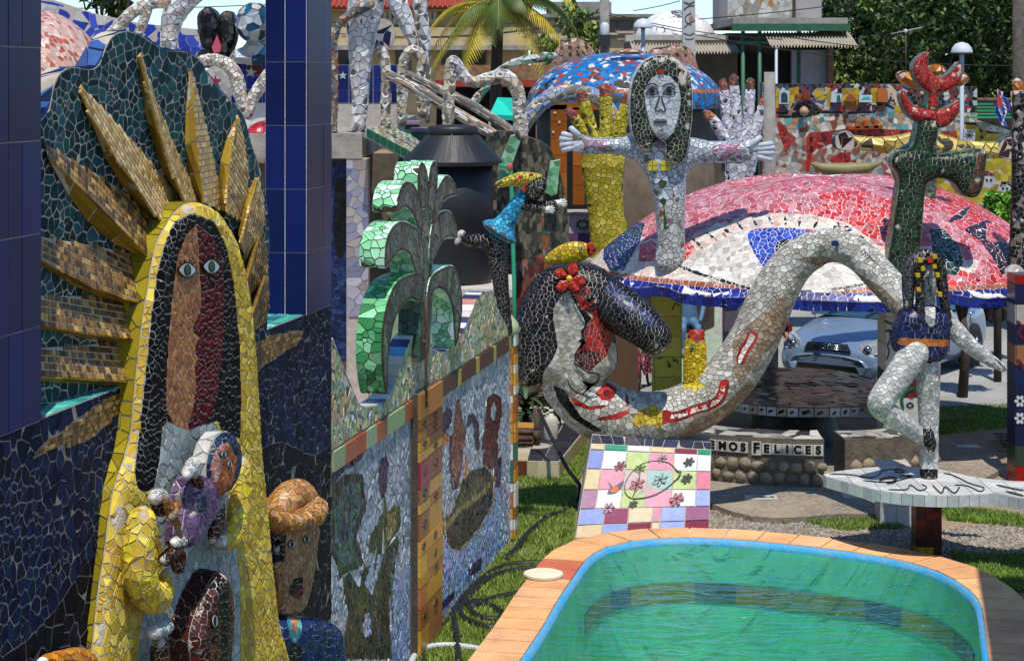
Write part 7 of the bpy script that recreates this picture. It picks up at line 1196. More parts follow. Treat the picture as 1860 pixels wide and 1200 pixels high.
h2 = thing('flat_roof_house', 'ochre flat-roofed house with dark windows behind the blue dome', 'house', (X(1090), hz, 0)); box('wall', X(968), X(1190), hz + 1, hz + 7, 0, Zz(30), BEI, h2); box('parapet', X(965), X(1193), hz + .8, hz + 7.2, Zz(30), Zz(24), mat('grey_parapet', '8c8880', .9, var=.2, scale=3), h2); box('roof_room', X(1000), X(1120), hz + 3, hz + 7, Zz(24), Zz(-4), mat('grey_render', '8f8c86', .9, var=.2, scale=2, col2='7a7670'), h2); box('string_course', X(966), X(1192), hz + .9, hz + 1.1, Zz(72), Zz(68), CONC, h2)
for a_, b_, c_, d_ in ((1064, 1080, 36, 54), (1128, 1150, 38, 52), (1108, 1120, 38, 55), (1010, 1030, 84, 105)): house_window(h2, X(a_), X(b_), hz + 1, Zz(d_), Zz(c_))
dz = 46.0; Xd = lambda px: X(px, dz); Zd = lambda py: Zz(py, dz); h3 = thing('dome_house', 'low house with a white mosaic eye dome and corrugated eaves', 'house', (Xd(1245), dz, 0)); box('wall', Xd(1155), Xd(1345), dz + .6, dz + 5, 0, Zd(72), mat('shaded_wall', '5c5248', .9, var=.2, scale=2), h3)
th = np.arange(200) * 2 * np.pi / 200; C_ = np.array((Xd(1243), dz + 2.6, Zd(72))); Vd = np.concatenate([np.stack((C_[0] + 1.05 * r * np.cos(th), C_[1] + 1.4 * r * np.sin(th), np.full(200, C_[2] + .82 * z_)), -1) for r, z_ in [(math.sin(R(a)), math.cos(R(a))) for a in np.linspace(90, 3, 60)]] ); Fd = grid_faces(60, 200, True); mesh('dome', Vd, Fd, GROUT_W, h3, True); T = tris_of(Fd); T = T if np.cross(Vd[T[300, 1]] - Vd[T[300, 0]], Vd[T[300, 2]] - Vd[T[300, 0]]) @ (Vd[T[300, 0]] - C_) > 0 else T[:, ::-1]
q = proj(Vd); lab = np.zeros(len(Vd), int); lab[inpoly(q, ribbon(None, [(1185, 45), (1210, 62), (1245, 66), (1300, 62)], 4))] = 1; lab[inpoly(q, ell(1232, 25, 14, 9))] = 1; lab[inpoly(q, ell(1200, 55, 10, 6))] = 2
mosaic(h3, tess(Vd, T, lab, .12, seed=4), {0: ['c0c4c8', 'ccd0d4', 'b4b8be', 'd4d8da'], 1: ['4c505a', '3c4048'], 2: ['4c5c94', '5c6ca0']}, cap=40)
COR = mat('corrugated_sheet', 'a49c8c', .8, var=.2, scale=4, col2='8c8474', bump=.2)
def corrugated(parent, x0, x1, yb, zb, yf, zf, n=60, name='corrugated_roof'):
    V = []
    for k in range(n * 4 + 1): x_ = x0 + (x1 - x0) * k / (n * 4); dzz = .045 * math.sin(k * math.pi / 2); V += [(x_, yb, zb + dzz), (x_, yf, zf + dzz)]
    return mesh(name, V, [(2 * i, 2 * i + 1, 2 * i + 3, 2 * i + 2) for i in range(n * 4)], COR, parent, True)
corrugated(h3, Xd(1148), Xd(1342), dz + 1.2, Zd(70), dz - .4, Zd(96), 34); box('eave_board', Xd(1140), Xd(1330), dz + .8, dz + 1.2, Zd(74), Zd(62), mat('white_render', 'b8b4a8'), h3)
h4 = thing('porch_house', 'two-storey house with white mosaic upper wall and green porch fascia', 'house', (Xd(1440), dz, 0)); box('upper_wall', Xd(1334), Xd(1458), dz + 1.5, dz + 5, Zd(36), Zd(-40), GROUT_L, h4); P, T = poly_grid(np.array([(Xd(1334), Zd(36)), (Xd(1458), Zd(36)), (Xd(1458), Zd(-6)), (Xd(1334), Zd(-6))]), .04); V = np.column_stack((P[:, 0], np.full(len(P), dz + 1.49), P[:, 1])); mosaic(h4, tess(V, T, label_of(V, [(1, ell(1383, 6, 5, 8)), (1, ell(1400, 6, 5, 8))], 0), .12, seed=4), {0: ['a8a69c', 'b4b2a8', '9c9484', '8c8474', 'b8b8b0'], 1: ['a8702c']}, cap=60)
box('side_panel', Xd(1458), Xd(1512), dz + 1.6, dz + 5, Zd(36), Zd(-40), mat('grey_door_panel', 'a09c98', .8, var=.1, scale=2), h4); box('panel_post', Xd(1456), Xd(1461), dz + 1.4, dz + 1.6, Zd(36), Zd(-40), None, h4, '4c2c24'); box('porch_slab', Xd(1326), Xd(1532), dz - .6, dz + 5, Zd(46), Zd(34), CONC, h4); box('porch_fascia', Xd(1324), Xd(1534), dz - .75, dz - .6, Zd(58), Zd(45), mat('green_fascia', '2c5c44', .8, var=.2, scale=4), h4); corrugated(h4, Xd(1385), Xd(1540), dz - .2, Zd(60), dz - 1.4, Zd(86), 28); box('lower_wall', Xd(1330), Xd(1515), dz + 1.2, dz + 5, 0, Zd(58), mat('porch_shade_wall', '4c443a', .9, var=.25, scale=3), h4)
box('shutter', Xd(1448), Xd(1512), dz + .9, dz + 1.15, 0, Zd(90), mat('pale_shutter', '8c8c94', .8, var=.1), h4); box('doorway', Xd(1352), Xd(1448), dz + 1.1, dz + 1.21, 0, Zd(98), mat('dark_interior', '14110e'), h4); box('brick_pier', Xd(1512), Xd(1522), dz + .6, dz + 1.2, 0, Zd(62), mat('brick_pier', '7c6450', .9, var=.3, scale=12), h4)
for px in (1345, 1375, 1445): tube('porch_post', [(Xd(px), dz - .5, 0), (Xd(px), dz - .5, Zd(58))], .05, None, h4, 8, '2c5c44')
tube('porch_rail', [(Xd(1335), dz - .5, Zd(78)), (Xd(1450), dz - .5, Zd(78))], .04, None, h4, 8, '2c5c44'); tube('awning_pole', [(Xd(1396), dz - 1.35, 0), (Xd(1396), dz - 1.35, Zd(86))], .035, None, h4, 8, 'a8b0b8')
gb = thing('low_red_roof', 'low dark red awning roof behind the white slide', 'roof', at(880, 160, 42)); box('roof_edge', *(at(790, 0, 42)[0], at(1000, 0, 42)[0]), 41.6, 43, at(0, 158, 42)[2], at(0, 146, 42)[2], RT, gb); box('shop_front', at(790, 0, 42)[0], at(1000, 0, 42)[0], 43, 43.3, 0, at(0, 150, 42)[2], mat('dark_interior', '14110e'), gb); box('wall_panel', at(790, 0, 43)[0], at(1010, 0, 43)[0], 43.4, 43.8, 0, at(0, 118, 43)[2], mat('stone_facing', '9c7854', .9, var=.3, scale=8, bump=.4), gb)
gs = thing('slatted_stall', 'green slatted stall roof beside the flags', 'stall', at(1795, 210, 34))
for k in range(5): a_, b_ = at(1752 + k * 2, 188 + k * 6, 34 - k * .3), at(1850, 188 + k * 6, 34 - k * .3); box('slat', a_[0], b_[0], 34 - k * .3, 34.16 - k * .3, a_[2] - .03, a_[2], None, gs, '2c8c5c')
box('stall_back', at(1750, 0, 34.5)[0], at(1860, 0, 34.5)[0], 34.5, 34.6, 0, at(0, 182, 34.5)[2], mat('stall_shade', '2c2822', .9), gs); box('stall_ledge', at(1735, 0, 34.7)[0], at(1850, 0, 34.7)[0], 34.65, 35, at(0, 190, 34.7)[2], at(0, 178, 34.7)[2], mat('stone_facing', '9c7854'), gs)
# ---------------------------------------------------------------- poles, lamps, flags, wires
POLE = mat('pole_concrete', '8a8680', .9, var=.2, scale=6, bump=.3)
def post(name, label, px, Z, top, w, m=POLE, base=0): t = thing(name, label, 'pole', ((px - CX) / F * Z, Z, base)); x_ = (px - CX) / F * Z; lathe('shaft', (x_, Z, base), [(w * 1.15, 0), (w, (top - base) * .5), (w * .9, top - base)], m, t, 12); return t
p1 = post('utility_pole', 'square concrete utility pole with cables beside the beige house', 1098, 43, 7.4, .12); x_ = (1098 - CX) / F * 43; lathe('meter_cover', (x_, 42.85, at(0, 70, 43)[2]), [(.08, 0), (.1, .05), (.1, .3), (.05, .36)], None, p1, 10, 'b0b8bc'); box('cable_box', x_ - .12, x_ + .12, 42.7, 42.9, at(0, 85, 43)[2], at(0, 64, 43)[2], None, p1, '24262a')
p2 = thing('painted_pole', 'flat white pole painted with black sun and fish drawings', 'pole', at(1251, 110, 38)); a_, b_ = at(1240, 0, 38), at(1263, 0, 38); box('shaft', a_[0], b_[0], 38, 38.15, 0, 7.0, mat('white_tile_pole', 'b4b2ac', .6, var=.12), p2)
PPF = face(38)
for pts, w_ in (([(1256, 24), (1246, 30), (1246, 40), (1256, 46)], 1.4), ([(1242, 20), (1250, 12), (1261, 10)], 1.2), ([(1242, 52), (1250, 44), (1262, 38)], 1.2), ([(1241, 60), (1252, 64), (1262, 60)], 1.2), ([(1244, 70), (1252, 72), (1260, 70)], 1.2), ([(1242, 4), (1252, 8), (1261, 3)], 2)): ink(p2, PPF, pts, w_, .008, '16161a')
patch(p2, 'painted_disc', PPF, ell(1256, 35, 4.5, 6), .007, 'a07868', .006)
for k in range(6): ink(p2, PPF, [(1243 + k * 3.4, 17 - k * .6), (1243.5 + k * 3.4, 13 - k * .6)], 1, .008, '16161a', n=2)
post('wooden_pole', 'tall weathered wooden pole at the edge of the dark trees', 1852, 33, 7.2, .13, mat('weathered_wood', '5c564c', .9, var=.3, scale=10, bump=.5)); post('concrete_stub', 'square-topped concrete post between the white hand and the mural', 1398, 25.5, at(0, 131, 25.5)[2], .085)
for lb, px, Z, top in (('white half-globe street lamp before the dome house', 1168, 37, 40), ('white half-globe street lamp before the dark trees', 1747, 33, 84)):
    x_ = (px - CX) / F * Z; zt_ = at(0, top, Z)[2]; l = thing('street_lamp', lb, 'lamp', (x_, Z, 0), 'half-globe lamps'); tube('post', [(x_, Z, 0), (x_, Z, zt_ - .1)], .04, None, l, 10, '9aa4ac'); lathe('shade', (x_, Z, zt_ - .12), [(.19, 0), (.19, .02), (.17, .09), (.11, .16), (.02, .19)], None, l, 20, 'b8bcc0'); lathe('fitting', (x_, Z, zt_ - .17), [(.03, 0), (.05, .03), (.05, .05)], None, l, 10, '6c5c4c')
def flag(label, px, py, Z, w, h, stripes, tri, lean):
    f = thing('flag', label, 'flag', at(px, py + 70, Z)); top = at(px, py, Z); bot = at(px + lean, py + 70, Z); tube('staff', [bot, top], .012, None, f, 6, '8a7a64'); n = len(stripes); M_ = 9
    for i, c in enumerate(stripes):
        V = []
        for a_ in (i / n, (i + 1) / n):
            for k in range(M_): s = k / (M_ - 1); V.append(top + np.array((w * (a_ * .8) + .03 * math.sin(s * 7 + a_ * 6), .05 * math.sin(a_ * 9 + s * 4), -h * s * (1 - .1 * a_) - .12 * a_)))
        colmesh('stripe', V, [(k, k + 1, M_ + k + 1, M_ + k) for k in range(M_ - 1)], c, f)
    if tri: colmesh('hoist', [top + np.array((-.0, -.03, -.02)), top + np.array((w * .42, -.06, -.25)), top + np.array((-.02, -.05, -h * .5))], [(0, 1, 2)], tri, f)
flag('drooping flag with blue and white stripes and a red hoist', 1812, 162, 26.5, .17, .46, ['24449c', 'b8b8bc', '24449c', 'b8b8bc', '24449c'], 'a8202c', 6); flag('drooping flag with narrow red and white stripes', 1837, 166, 27.5, .12, .34, ['a8282c', 'b8b4b0', 'a8282c', 'b8b4b0', 'a8282c', 'b8b4b0'], None, 3)
WIRE = mat('black_cable', '121212', .7, var=.1)
def wire(label, a_, b_, sag, r=.011): t = thing('overhead_wire', label, 'wire', a_); P = [np.array(a_) * (1 - s) + np.array(b_) * s - np.array((0, 0, sag * 4 * s * (1 - s))) for s in np.linspace(0, 1, 14)]; tube('cable', P, r, WIRE, t, 5)
for lb, p, q_, zz, s in (('upper cable from the concrete pole past the palm', (1098, 22), (600, 40), (43, 40), .2), ('lower cable from the concrete pole past the palm', (1098, 28), (600, 60), (43, 40), .25), ('thin cable from the concrete pole past the palm', (1098, 32), (620, 66), (43, 40), .2), ('cable from the concrete pole to the porch house', (1098, 22), (1420, 72), (43, 45), .12), ('lower cable from the concrete pole towards the trees', (1098, 26), (1860, 120), (43, 40), .3), ('cable from the porch house towards the wooden pole', (1400, 62), (1860, 100), (44, 36), .12), ('cable slanting down from the upper mosaic wall', (1560, 4), (1270, 35), (44, 40), .03), ('sky cable above the white dome', (1235, 2), (1150, 20), (44, 44), .02), ('sky cable left of the navy pillar', (75, 14), (490, 8), (40, 42), .05)): wire(lb, at(*p, zz[0]), at(*q_, zz[1]), s)
an = thing('aerial_rod', 'thin rusty aerial rod with a white ball in the dark trees', 'aerial', at(1646, 130, 40)); tube('rod', [at(1646, 140, 40), at(1645, 58, 40)], .018, RUST, an, 6); lathe('ball', at(1645, 57, 40), [(.01, -.05), (.05, 0), (.01, .05)], None, an, 10, 'b8b8b4'); tube('cross_rod', [at(1618, 62, 40), at(1675, 50, 40)], .012, None, an, 6, '9c9c98')
# ================================================================ car
th_ = R(35); fwd = np.array((-math.sin(th_), -math.cos(th_), 0)); rgt = np.array((math.cos(th_), -math.sin(th_), 0)); fc0 = np.array(((1502 - CX) / F * 26.6, 26.6, 0)); CC = fc0 - fwd * 2.1
def cp(x, y, z): return CC + fwd * x + rgt * y + np.array((0, 0, z))     # x forward, y to the car's left seen from the front, z up
car = thing('parked_car', 'silver-blue sedan parked beside the pink canopy', 'car', CC)
CARP = mat('car_paint', '7d93ad', .28, metal=.45, var=.05, scale=2, coat=.6); GLASS = mat('car_glass', '2c4a5c', .06, var=.1, scale=1, spec=.8); CHR = mat('chrome', 'b8bcc0', .15, metal=1); RUB = mat('rubber', '121212', .8); DARKP = mat('dark_plastic', '1c1d20', .5)
ST = [(2.10, .60, .50, .28), (2.06, .74, .62, .22), (1.9, .82, .70, .2), (1.6, .845, .80, .2), (1.2, .85, .88, .2), (.85, .85, .95, .2), (.4, .85, .96, .2), (-.6, .85, .97, .2), (-1.3, .85, .99, .2), (-1.7, .84, .98, .2), (-2.0, .80, .95, .22), (-2.08, .74, .86, .26), (-2.12, .62, .6, .32)]
V, n = [], 13
for x, w, zt_, zb_ in ST:
    sec = [(-w * .9, zb_), (-w, zb_ + .12), (-w * 1.01, (zb_ + zt_) / 2), (-w * .97, zt_ - .1), (-w * .86, zt_ - .02), (-w * .45, zt_ + .02), (0, zt_ + .03)]; sec = sec + [(-a_, b_) for a_, b_ in sec[-2::-1]]; V += [cp(x, a_, b_) for a_, b_ in sec]
o = mesh('body', V, grid_faces(len(ST), n) + [tuple(range(n)), tuple(range((len(ST) - 1) * n, len(ST) * n))[::-1]], CARP, car, True); sb_ = o.modifiers.new('subdivision', 'SUBSURF'); sb_.levels = 1; sb_.render_levels = 2
RS = [(1.0, .70, .96), (.35, .62, 1.40), (-.3, .61, 1.45), (-.95, .60, 1.42), (-1.62, .66, 1.0)]
rv = []
for x, w, z_ in RS: rv += [cp(x, -w, z_), cp(x, w, z_)]
mesh('roof', [rv[2], rv[3], rv[5], rv[4], rv[7], rv[6]] + [p - np.array((0, 0, .04)) for p in (rv[2], rv[3], rv[5], rv[4], rv[7], rv[6])], [(0, 1, 2, 3), (3, 2, 4, 5), (0, 3, 9, 6), (3, 5, 11, 9), (1, 7, 8, 2), (2, 8, 10, 4), (0, 6, 7, 1), (5, 4, 10, 11)], CARP, car)
mesh('windshield', [cp(1.0, -.72, .955), cp(1.0, .72, .955), cp(.35, .62, 1.40), cp(.35, -.62, 1.40)], [(0, 1, 2, 3)], GLASS, car); mesh('rear_window', [cp(-1.62, -.68, .99), cp(-1.62, .68, .99), cp(-.95, .60, 1.42), cp(-.95, -.60, 1.42)], [(0, 3, 2, 1)], GLASS, car)
for s in (-1, 1):
    for x0, x1, x2, x3 in ((.95, -.28, -.28, .33), (-.34, -1.5, -.93, -.34)): mesh('side_window', [cp(x0, s * .79, .96), cp(x1, s * .79, .96), cp(x2, s * .62, 1.42), cp(x3, s * .62, 1.42)], [(0, 1, 2, 3)], GLASS, car)
    for a_, b_ in ((1.0, .35), (-1.62, -.95)): tube('pillar', [cp(a_, s * .75, .96), cp(b_, s * .62, 1.42)], .035, CARP, car, 6)
    tube('pillar', [cp(-.31, s * .79, .96), cp(-.31, s * .62, 1.43)], .03, CARP, car, 6)
    mi = mesh('mirror', *tubev([cp(.85, s * .82, 1.0), cp(.8, s * .98, 1.03)], [.04, .08], 8), CARP, car)
    hl = mesh('headlight', [cp(2.02, s * .42, .58), cp(1.98, s * .70, .62), cp(1.72, s * .80, .74), cp(1.78, s * .66, .78), cp(1.97, s * .46, .70), cp(2.07, s * .44, .56), cp(2.02, s * .72, .58), cp(1.78, s * .85, .70), cp(1.84, s * .70, .77), cp(2.01, s * .47, .69)], [(5, 6, 7, 8, 9) if s > 0 else (9, 8, 7, 6, 5), (0, 1, 6, 5), (1, 2, 7, 6), (2, 3, 8, 7), (3, 4, 9, 8), (4, 0, 5, 9)], mat('headlight_glass', '9ca4ac', .08, var=.3, scale=20, spec=.8), car)
    tube('lamp_reflector', [cp(2.0, s * .58, .63), cp(2.055, s * .58, .63)], [.07, .05], CHR, hl, 14); tube('indicator', [cp(1.84, s * .765, .70), cp(1.86, s * .78, .70)], [.05, .04], None, hl, 10, 'b0541c')
    for xx in (1.28, -1.32):
        w_ = mesh('wheel', *tubev([cp(xx, s * .70, .3), cp(xx, s * .87, .3)], .30, 24), RUB, car, False); tube('rim', [cp(xx, s * .80, .3), cp(xx, s * .885, .3)], [.2, .19], DARKP, w_, 20)
        for k in range(7): a_ = k * 2 * math.pi / 7; tube('spoke', [cp(xx, s * .89, .3), cp(xx + .18 * math.cos(a_), s * .885, .3 + .18 * math.sin(a_))], .022, CHR, w_, 6)
        mesh('wheel_arch', *tubev([cp(xx, s * .74, .33), cp(xx, s * .858, .33)], .36, 24), DARKP, car)
    for xx in (-.1, -1.15): tube('door_handle', [cp(xx, s * .865, .85), cp(xx - .18, s * .865, .86)], .02, CHR, car, 6)
    for xx in (.75, -.31, -1.2): tube('door_seam', [cp(xx, s * .858, .35), cp(xx, s * .862, .6), cp(xx, s * .832, .92)], .006, DARKP, car, 4)
    tube('wiper', [cp(1.02, s * .3 - .2, .975), cp(.78, s * .3 + .12, 1.13)], .01, DARKP, car, 5)
gm = mesh('grille', [cp(2.075, -.36, .60), cp(2.075, .36, .60), cp(2.055, .30, .70), cp(2.055, -.30, .70), cp(2.105, -.36, .60), cp(2.105, .36, .60), cp(2.075, .30, .70), cp(2.075, -.30, .70)], [(4, 5, 6, 7), (0, 1, 5, 4), (3, 7, 6, 2), (0, 4, 7, 3), (1, 2, 6, 5)], DARKP, car)
for k in range(3): tube('grille_bar', [cp(2.107 - k * .008, -.33, .62 + k * .028), cp(2.107 - k * .008, .33, .62 + k * .028)], .008, CHR, gm, 5)
em = tube('emblem', [cp(2.108 - .02 * abs(math.sin(t)) * 0, .075 * math.cos(t), .655 + .042 * math.sin(t)) for t in np.linspace(0, 2 * math.pi, 20)], .007, CHR, gm, 6); tube('emblem_letter', [cp(2.112, -.035, .63), cp(2.112, -.02, .68)], .007, CHR, gm, 5); tube('emblem_letter', [cp(2.112, .02, .63), cp(2.112, .035, .68)], .007, CHR, gm, 5); tube('emblem_letter', [cp(2.112, -.03, .65), cp(2.112, .03, .66)], .006, CHR, gm, 5)
mesh('bumper_intake', [cp(2.10, -.5, .30), cp(2.10, .5, .30), cp(2.125, .45, .40), cp(2.125, -.45, .40)], [(0, 1, 2, 3)], DARKP, car)
# ================================================================ bicycle
bz = 26.6; bk_ = thing('bicycle', 'small pink bicycle leaning beside the yellow column', 'bicycle', at(1158, 700, bz)); B0 = at(1160, 0, bz)[0]
PK = mat('pink_paint', '9c2450', .35, var=.1); bp_ = lambda x, y, z: np.array((B0 + x * .35 + y * .9, bz + x * .94 - y * .3, z))
for x in (-.12, .62):
    wv = [bp_(x + .2 * math.cos(t), .0, .21 + .2 * math.sin(t)) for t in np.linspace(0, 2 * math.pi, 28)]; w_ = tube('wheel', wv, .02, RUB, bk_, 8); tube('hub', [bp_(x, -.04, .21), bp_(x, .04, .21)], .02, CHR, w_, 8)
    for k in range(8): tube('spoke', [bp_(x, 0, .21), bp_(x + .19 * math.cos(k * .785), 0, .21 + .19 * math.sin(k * .785))], .003, CHR, w_, 4)
for a_, b_ in ((bp_(-.12, -.05, .21), bp_(-.02, 0, .52)), (bp_(-.12, .05, .21), bp_(-.02, 0, .52)), (bp_(-.02, 0, .5), bp_(.3, 0, .22)), (bp_(-.02, 0, .46), bp_(.4, 0, .5)), (bp_(.4, 0, .52), bp_(.3, 0, .22)), (bp_(.3, 0, .22), bp_(.62, 0, .21)), (bp_(.4, 0, .46), bp_(.62, 0, .21)), (bp_(-.02, 0, .5), bp_(.02, 0, .66))): tube('frame_tube', [a_, b_], .018, PK, bk_, 8)
tube('handlebar', [bp_(.02, -.24, .7), bp_(.0, -.1, .66), bp_(.0, .1, .66), bp_(.02, .24, .7)], .014, CHR, bk_, 8); tube('saddle', [bp_(.46, 0, .56), bp_(.3, 0, .57)], [.06, .025], RUB, bk_, 8); tube('mudguard', [bp_(-.12 + .235 * math.cos(t), 0, .21 + .235 * math.sin(t)) for t in np.linspace(.5, 2.2, 8)], .03, RUB, bk_, 6)
# ================================================================ people
def person(label, joints, edges, cols, loc):
    """one continuous skinned body; cols: function height/position -> colour"""
    p = thing('person', label, 'person', loc); me = bpy.data.meshes.new('body'); me.from_pydata([j[:3] for j in joints], edges, []); o = bpy.data.objects.new('body', me); COL.objects.link(o); s = o.modifiers.new('skin', 'SKIN'); o.modifiers.new('sub', 'SUBSURF').levels = 2
    if not me.skin_vertices: me.skin_vertices.new()
    for i, j in enumerate(joints): me.skin_vertices[0].data[i].radius = (j[3], j[3] * (j[4] if len(j) > 4 else 1)); me.skin_vertices[0].data[i].use_root = (i == 0)
    bpy.context.view_layer.update(); m2 = bpy.data.meshes.new_from_object(o.evaluated_get(bpy.context.evaluated_depsgraph_get())); bpy.data.objects.remove(o); co = np.empty(len(m2.vertices) * 3); m2.vertices.foreach_get('co', co); co = co.reshape(-1, 3)
    mesh('body', co + np.array(loc), [tuple(f.vertices) for f in m2.polygons], PAINT, p, True, np.array([lin(cols(c)) for c in co])); return p
SKIN = '6a4632'
J = [(0, 0, .92, .13), (0, 0, 1.12, .12), (0, 0, 1.36, .14), (0, 0, 1.48, .05), (0, 0, 1.56, .075), (0, 0, 1.68, .07), (.1, 0, .88, .09), (.11, -.03, .48, .06), (.12, 0, .1, .042), (.12, -.14, .05, .035), (-.1, 0, .88, .09), (-.13, .12, .5, .06), (-.14, .25, .12, .042), (-.14, .12, .05, .035), (.19, 0, 1.38, .055), (.25, .03, 1.1, .042), (.24, -.08, .88, .034), (.24, -.12, .78, .03), (-.19, 0, 1.38, .055), (-.25, .02, 1.1, .042), (-.25, -.06, .86, .034), (-.25, -.1, .77, .03)]
E = [(0, 1), (1, 2), (2, 3), (3, 4), (4, 5), (0, 6), (6, 7), (7, 8), (8, 9), (0, 10), (10, 11), (11, 12), (12, 13), (2, 14), (14, 15), (15, 16), (16, 17), (2, 18), (18, 19), (19, 20), (20, 21)]
person('person in sandals walking on the street behind the car', J, E, lambda c: '141414' if c[2] < .07 else SKIN if c[2] < .55 or c[2] > 1.44 or abs(c[0]) > .215 and c[2] < 1.15 else ('4c4438' if c[2] < .95 else '8c8c88'), gp(1818, 592))
ZP = 30.3; ps = np.array((at(1250, 0, ZP)[0], ZP, 0))
J2 = [(0, .05, .52, .14), (0, .08, .75, .13), (0, .06, .98, .15), (0, .04, 1.12, .05), (0, .02, 1.2, .075), (0, .02, 1.31, .07), (.1, -.02, .5, .085), (.12, -.42, .5, .065), (.12, -.42, .12, .042), (.12, -.55, .05, .035), (-.1, -.02, .5, .085), (-.12, -.42, .5, .065), (-.12, -.40, .12, .042), (-.12, -.53, .05, .035), (.2, .04, 1.0, .055), (.24, -.05, .76, .042), (.18, -.28, .62, .034), (.15, -.36, .58, .03), (-.2, .04, 1.0, .055), (-.24, -.05, .76, .042), (-.18, -.28, .62, .034), (-.15, -.36, .58, .03)]
person('person in pale blue clothes seated behind the yellow column', J2, E, lambda c: SKIN if c[2] > 1.08 or c[2] < .07 else '4a6a88', ps)
chr_ = thing('dark_stool', 'dark wooden stool under the seated person by the yellow column', 'stool', ps)
box('seat', ps[0] - .2, ps[0] + .26, ZP - .16, ZP + .22, .39, .43, None, chr_, '2c1a1c')
for sx in (-.17, .21):
    for sy in (-.13, .18): tube('leg', [(ps[0] + sx, ZP + sy, .4), (ps[0] + sx * 1.1, ZP + sy * 1.1, 0)], .025, None, chr_, 8, '2c1a1c')
# ================================================================ plinth with pump, jug, plant
pt_ = np.array([gp(900, 868)[:2], gp(1015, 870)[:2], at(1070, 782, 23.0)[:2], (-.3, 23.2)]); PLZ = .20; FP_ = Flat((0, 0, 0), (1, 0, 0), (0, 1, 0))
pp = thing('pump_plinth', 'low cream tiled plinth with black top tiles behind the garden wall', 'plinth', (*pt_.mean(0), 0)); mesh('plinth_core', *prism(FP_, pt_, 0, PLZ), GROUT_L, pp)
A_, B_, C2, D_ = pt_; f2 = lambda s, t: (A_ * (1 - s) + B_ * s) * (1 - t) + (D_ * (1 - s) + C2 * s) * t
for i in range(4):
    for j in range(6): q4 = [f2((i + a_) / 4, (j + b_) / 6) for a_, b_ in ((.02, .02), (.98, .02), (.98, .98), (.02, .98))]; colmesh('top_tile', *hexa([(*p, PLZ - .001) for p in q4], [(*p, PLZ + .008) for p in q4]), random.choice(['20242c', '1c2028', '282c34']) if i >= 2 else random.choice(['a87c3c', 'b0a890', '20242c', 'a89878']), pp, m=TILE)
def side_tiles(P, Q, n, cols):
    d = Q - P; nn = np.array((d[1], -d[0])); nn /= np.linalg.norm(nn)
    for i in range(n): a_, b_ = P + d * (i + .02) / n, P + d * (i + .98) / n; colmesh('side_tile', *hexa([(*a_, .004), (*b_, .004), (*(b_ + nn * .008), .004), (*(a_ + nn * .008), .004)], [(*a_, PLZ - .004), (*b_, PLZ - .004), (*(b_ + nn * .008), PLZ - .004), (*(a_ + nn * .008), PLZ - .004)]), random.choice(cols), pp, m=TILE)
side_tiles(A_, B_, 6, ['b0a684', 'a89e7c', 'b4aa8c', '5c3420']); side_tiles(B_, C2, 10, ['9c9068', 'a89a70', 'a49a78'])
pu = thing('rusty_pump', 'rusty water pump with an upright pipe on the low plinth', 'pump', at(955, 820, 21.6)); zp = 21.6; q = lambda x, y, dz_=0: at(x, y, zp + dz_)
box('motor', q(937, 0)[0], q(968, 0)[0], zp - .1, zp + .15, PLZ, q(0, 790)[2], mat('pump_rust', '5c3018', .9, var=.4, scale=10, col2='2c1c14', bump=.4), pu, bev=.02)
for k in range(4): box('cooling_fin', q(936, 0)[0], q(969, 0)[0], zp - .115, zp - .1, q(0, 818 - k * 8)[2], q(0, 815 - k * 8)[2], RUST, pu)
tube('upright_pipe', [(*q(975, 0)[:2], PLZ), q(975, 740)], .035, RUST, pu, 12); tube('cross_pipe', [q(928, 783), q(974, 785)], .032, RUST, pu, 12); lathe('coupling', q(975, 790), [(.03, -.06), (.05, -.05), (.05, .05), (.03, .06)], RUST, pu, 12); lathe('base_ring', (*q(975, 0)[:2], PLZ), [(.16, 0), (.17, .015), (.12, .02)], CONC, pu, 20)
jg = thing('plastic_jug', 'translucent white plastic jug standing on the low plinth', 'jug', (*at(1001, 0, 22.0)[:2], PLZ)); jx, jy = at(1001, 0, 22.0)[:2]; jm = mat('jug_plastic', 'b8b4a4', .4, var=.08)
lathe('jug_body', (jx, jy, PLZ), [(.075, 0), (.085, .02), (.086, .22), (.07, .27), (.03, .30), (.025, .33)], jm, jg, 16, sx=1, sy=.8); tube('jug_handle', [(jx - .06, jy, PLZ + .26), (jx - .05, jy, PLZ + .32), (jx, jy, PLZ + .33)], .014, jm, jg, 8); lathe('jug_cap', (jx, jy, PLZ + .33), [(.028, 0), (.028, .03), (.02, .032)], None, jg, 12, 'c0bcb0')
def strap_plant(label, base, n, L, seed, cols):
    g = random.Random(seed); t = thing('strap_leaf_plant', label, 'plant', base); b = np.array(base, float)
    tube('stem', [b, b + (0, 0, .3)], .04, BARK, t, 8)
    for k in range(n):
        az = g.uniform(0, 6.28); l = L * g.uniform(.7, 1.1); up = g.uniform(.35, 1.0); w = .035 * g.uniform(.8, 1.3); st_ = b + (0, 0, g.uniform(.1, .5)); V, Fc = [], []; sd = np.array((-math.sin(az), math.cos(az), 0))
        for i, s in enumerate(np.linspace(0, 1, 6)):
            p = st_ + np.array((math.cos(az), math.sin(az), 0)) * l * s * .8 + np.array((0, 0, l * (up * s - .75 * s * s))); ww = w * math.sin(math.pi * min(.98, .15 + s * .85)); V += [p - sd * ww, p + np.array((0, 0, -.006)), p + sd * ww]
        for i in range(5): Fc += [(3 * i, 3 * i + 3, 3 * i + 4, 3 * i + 1), (3 * i + 1, 3 * i + 4, 3 * i + 5, 3 * i + 2)]
        colmesh('leaf', V, Fc, g.choice(cols), t, True, LEAF)
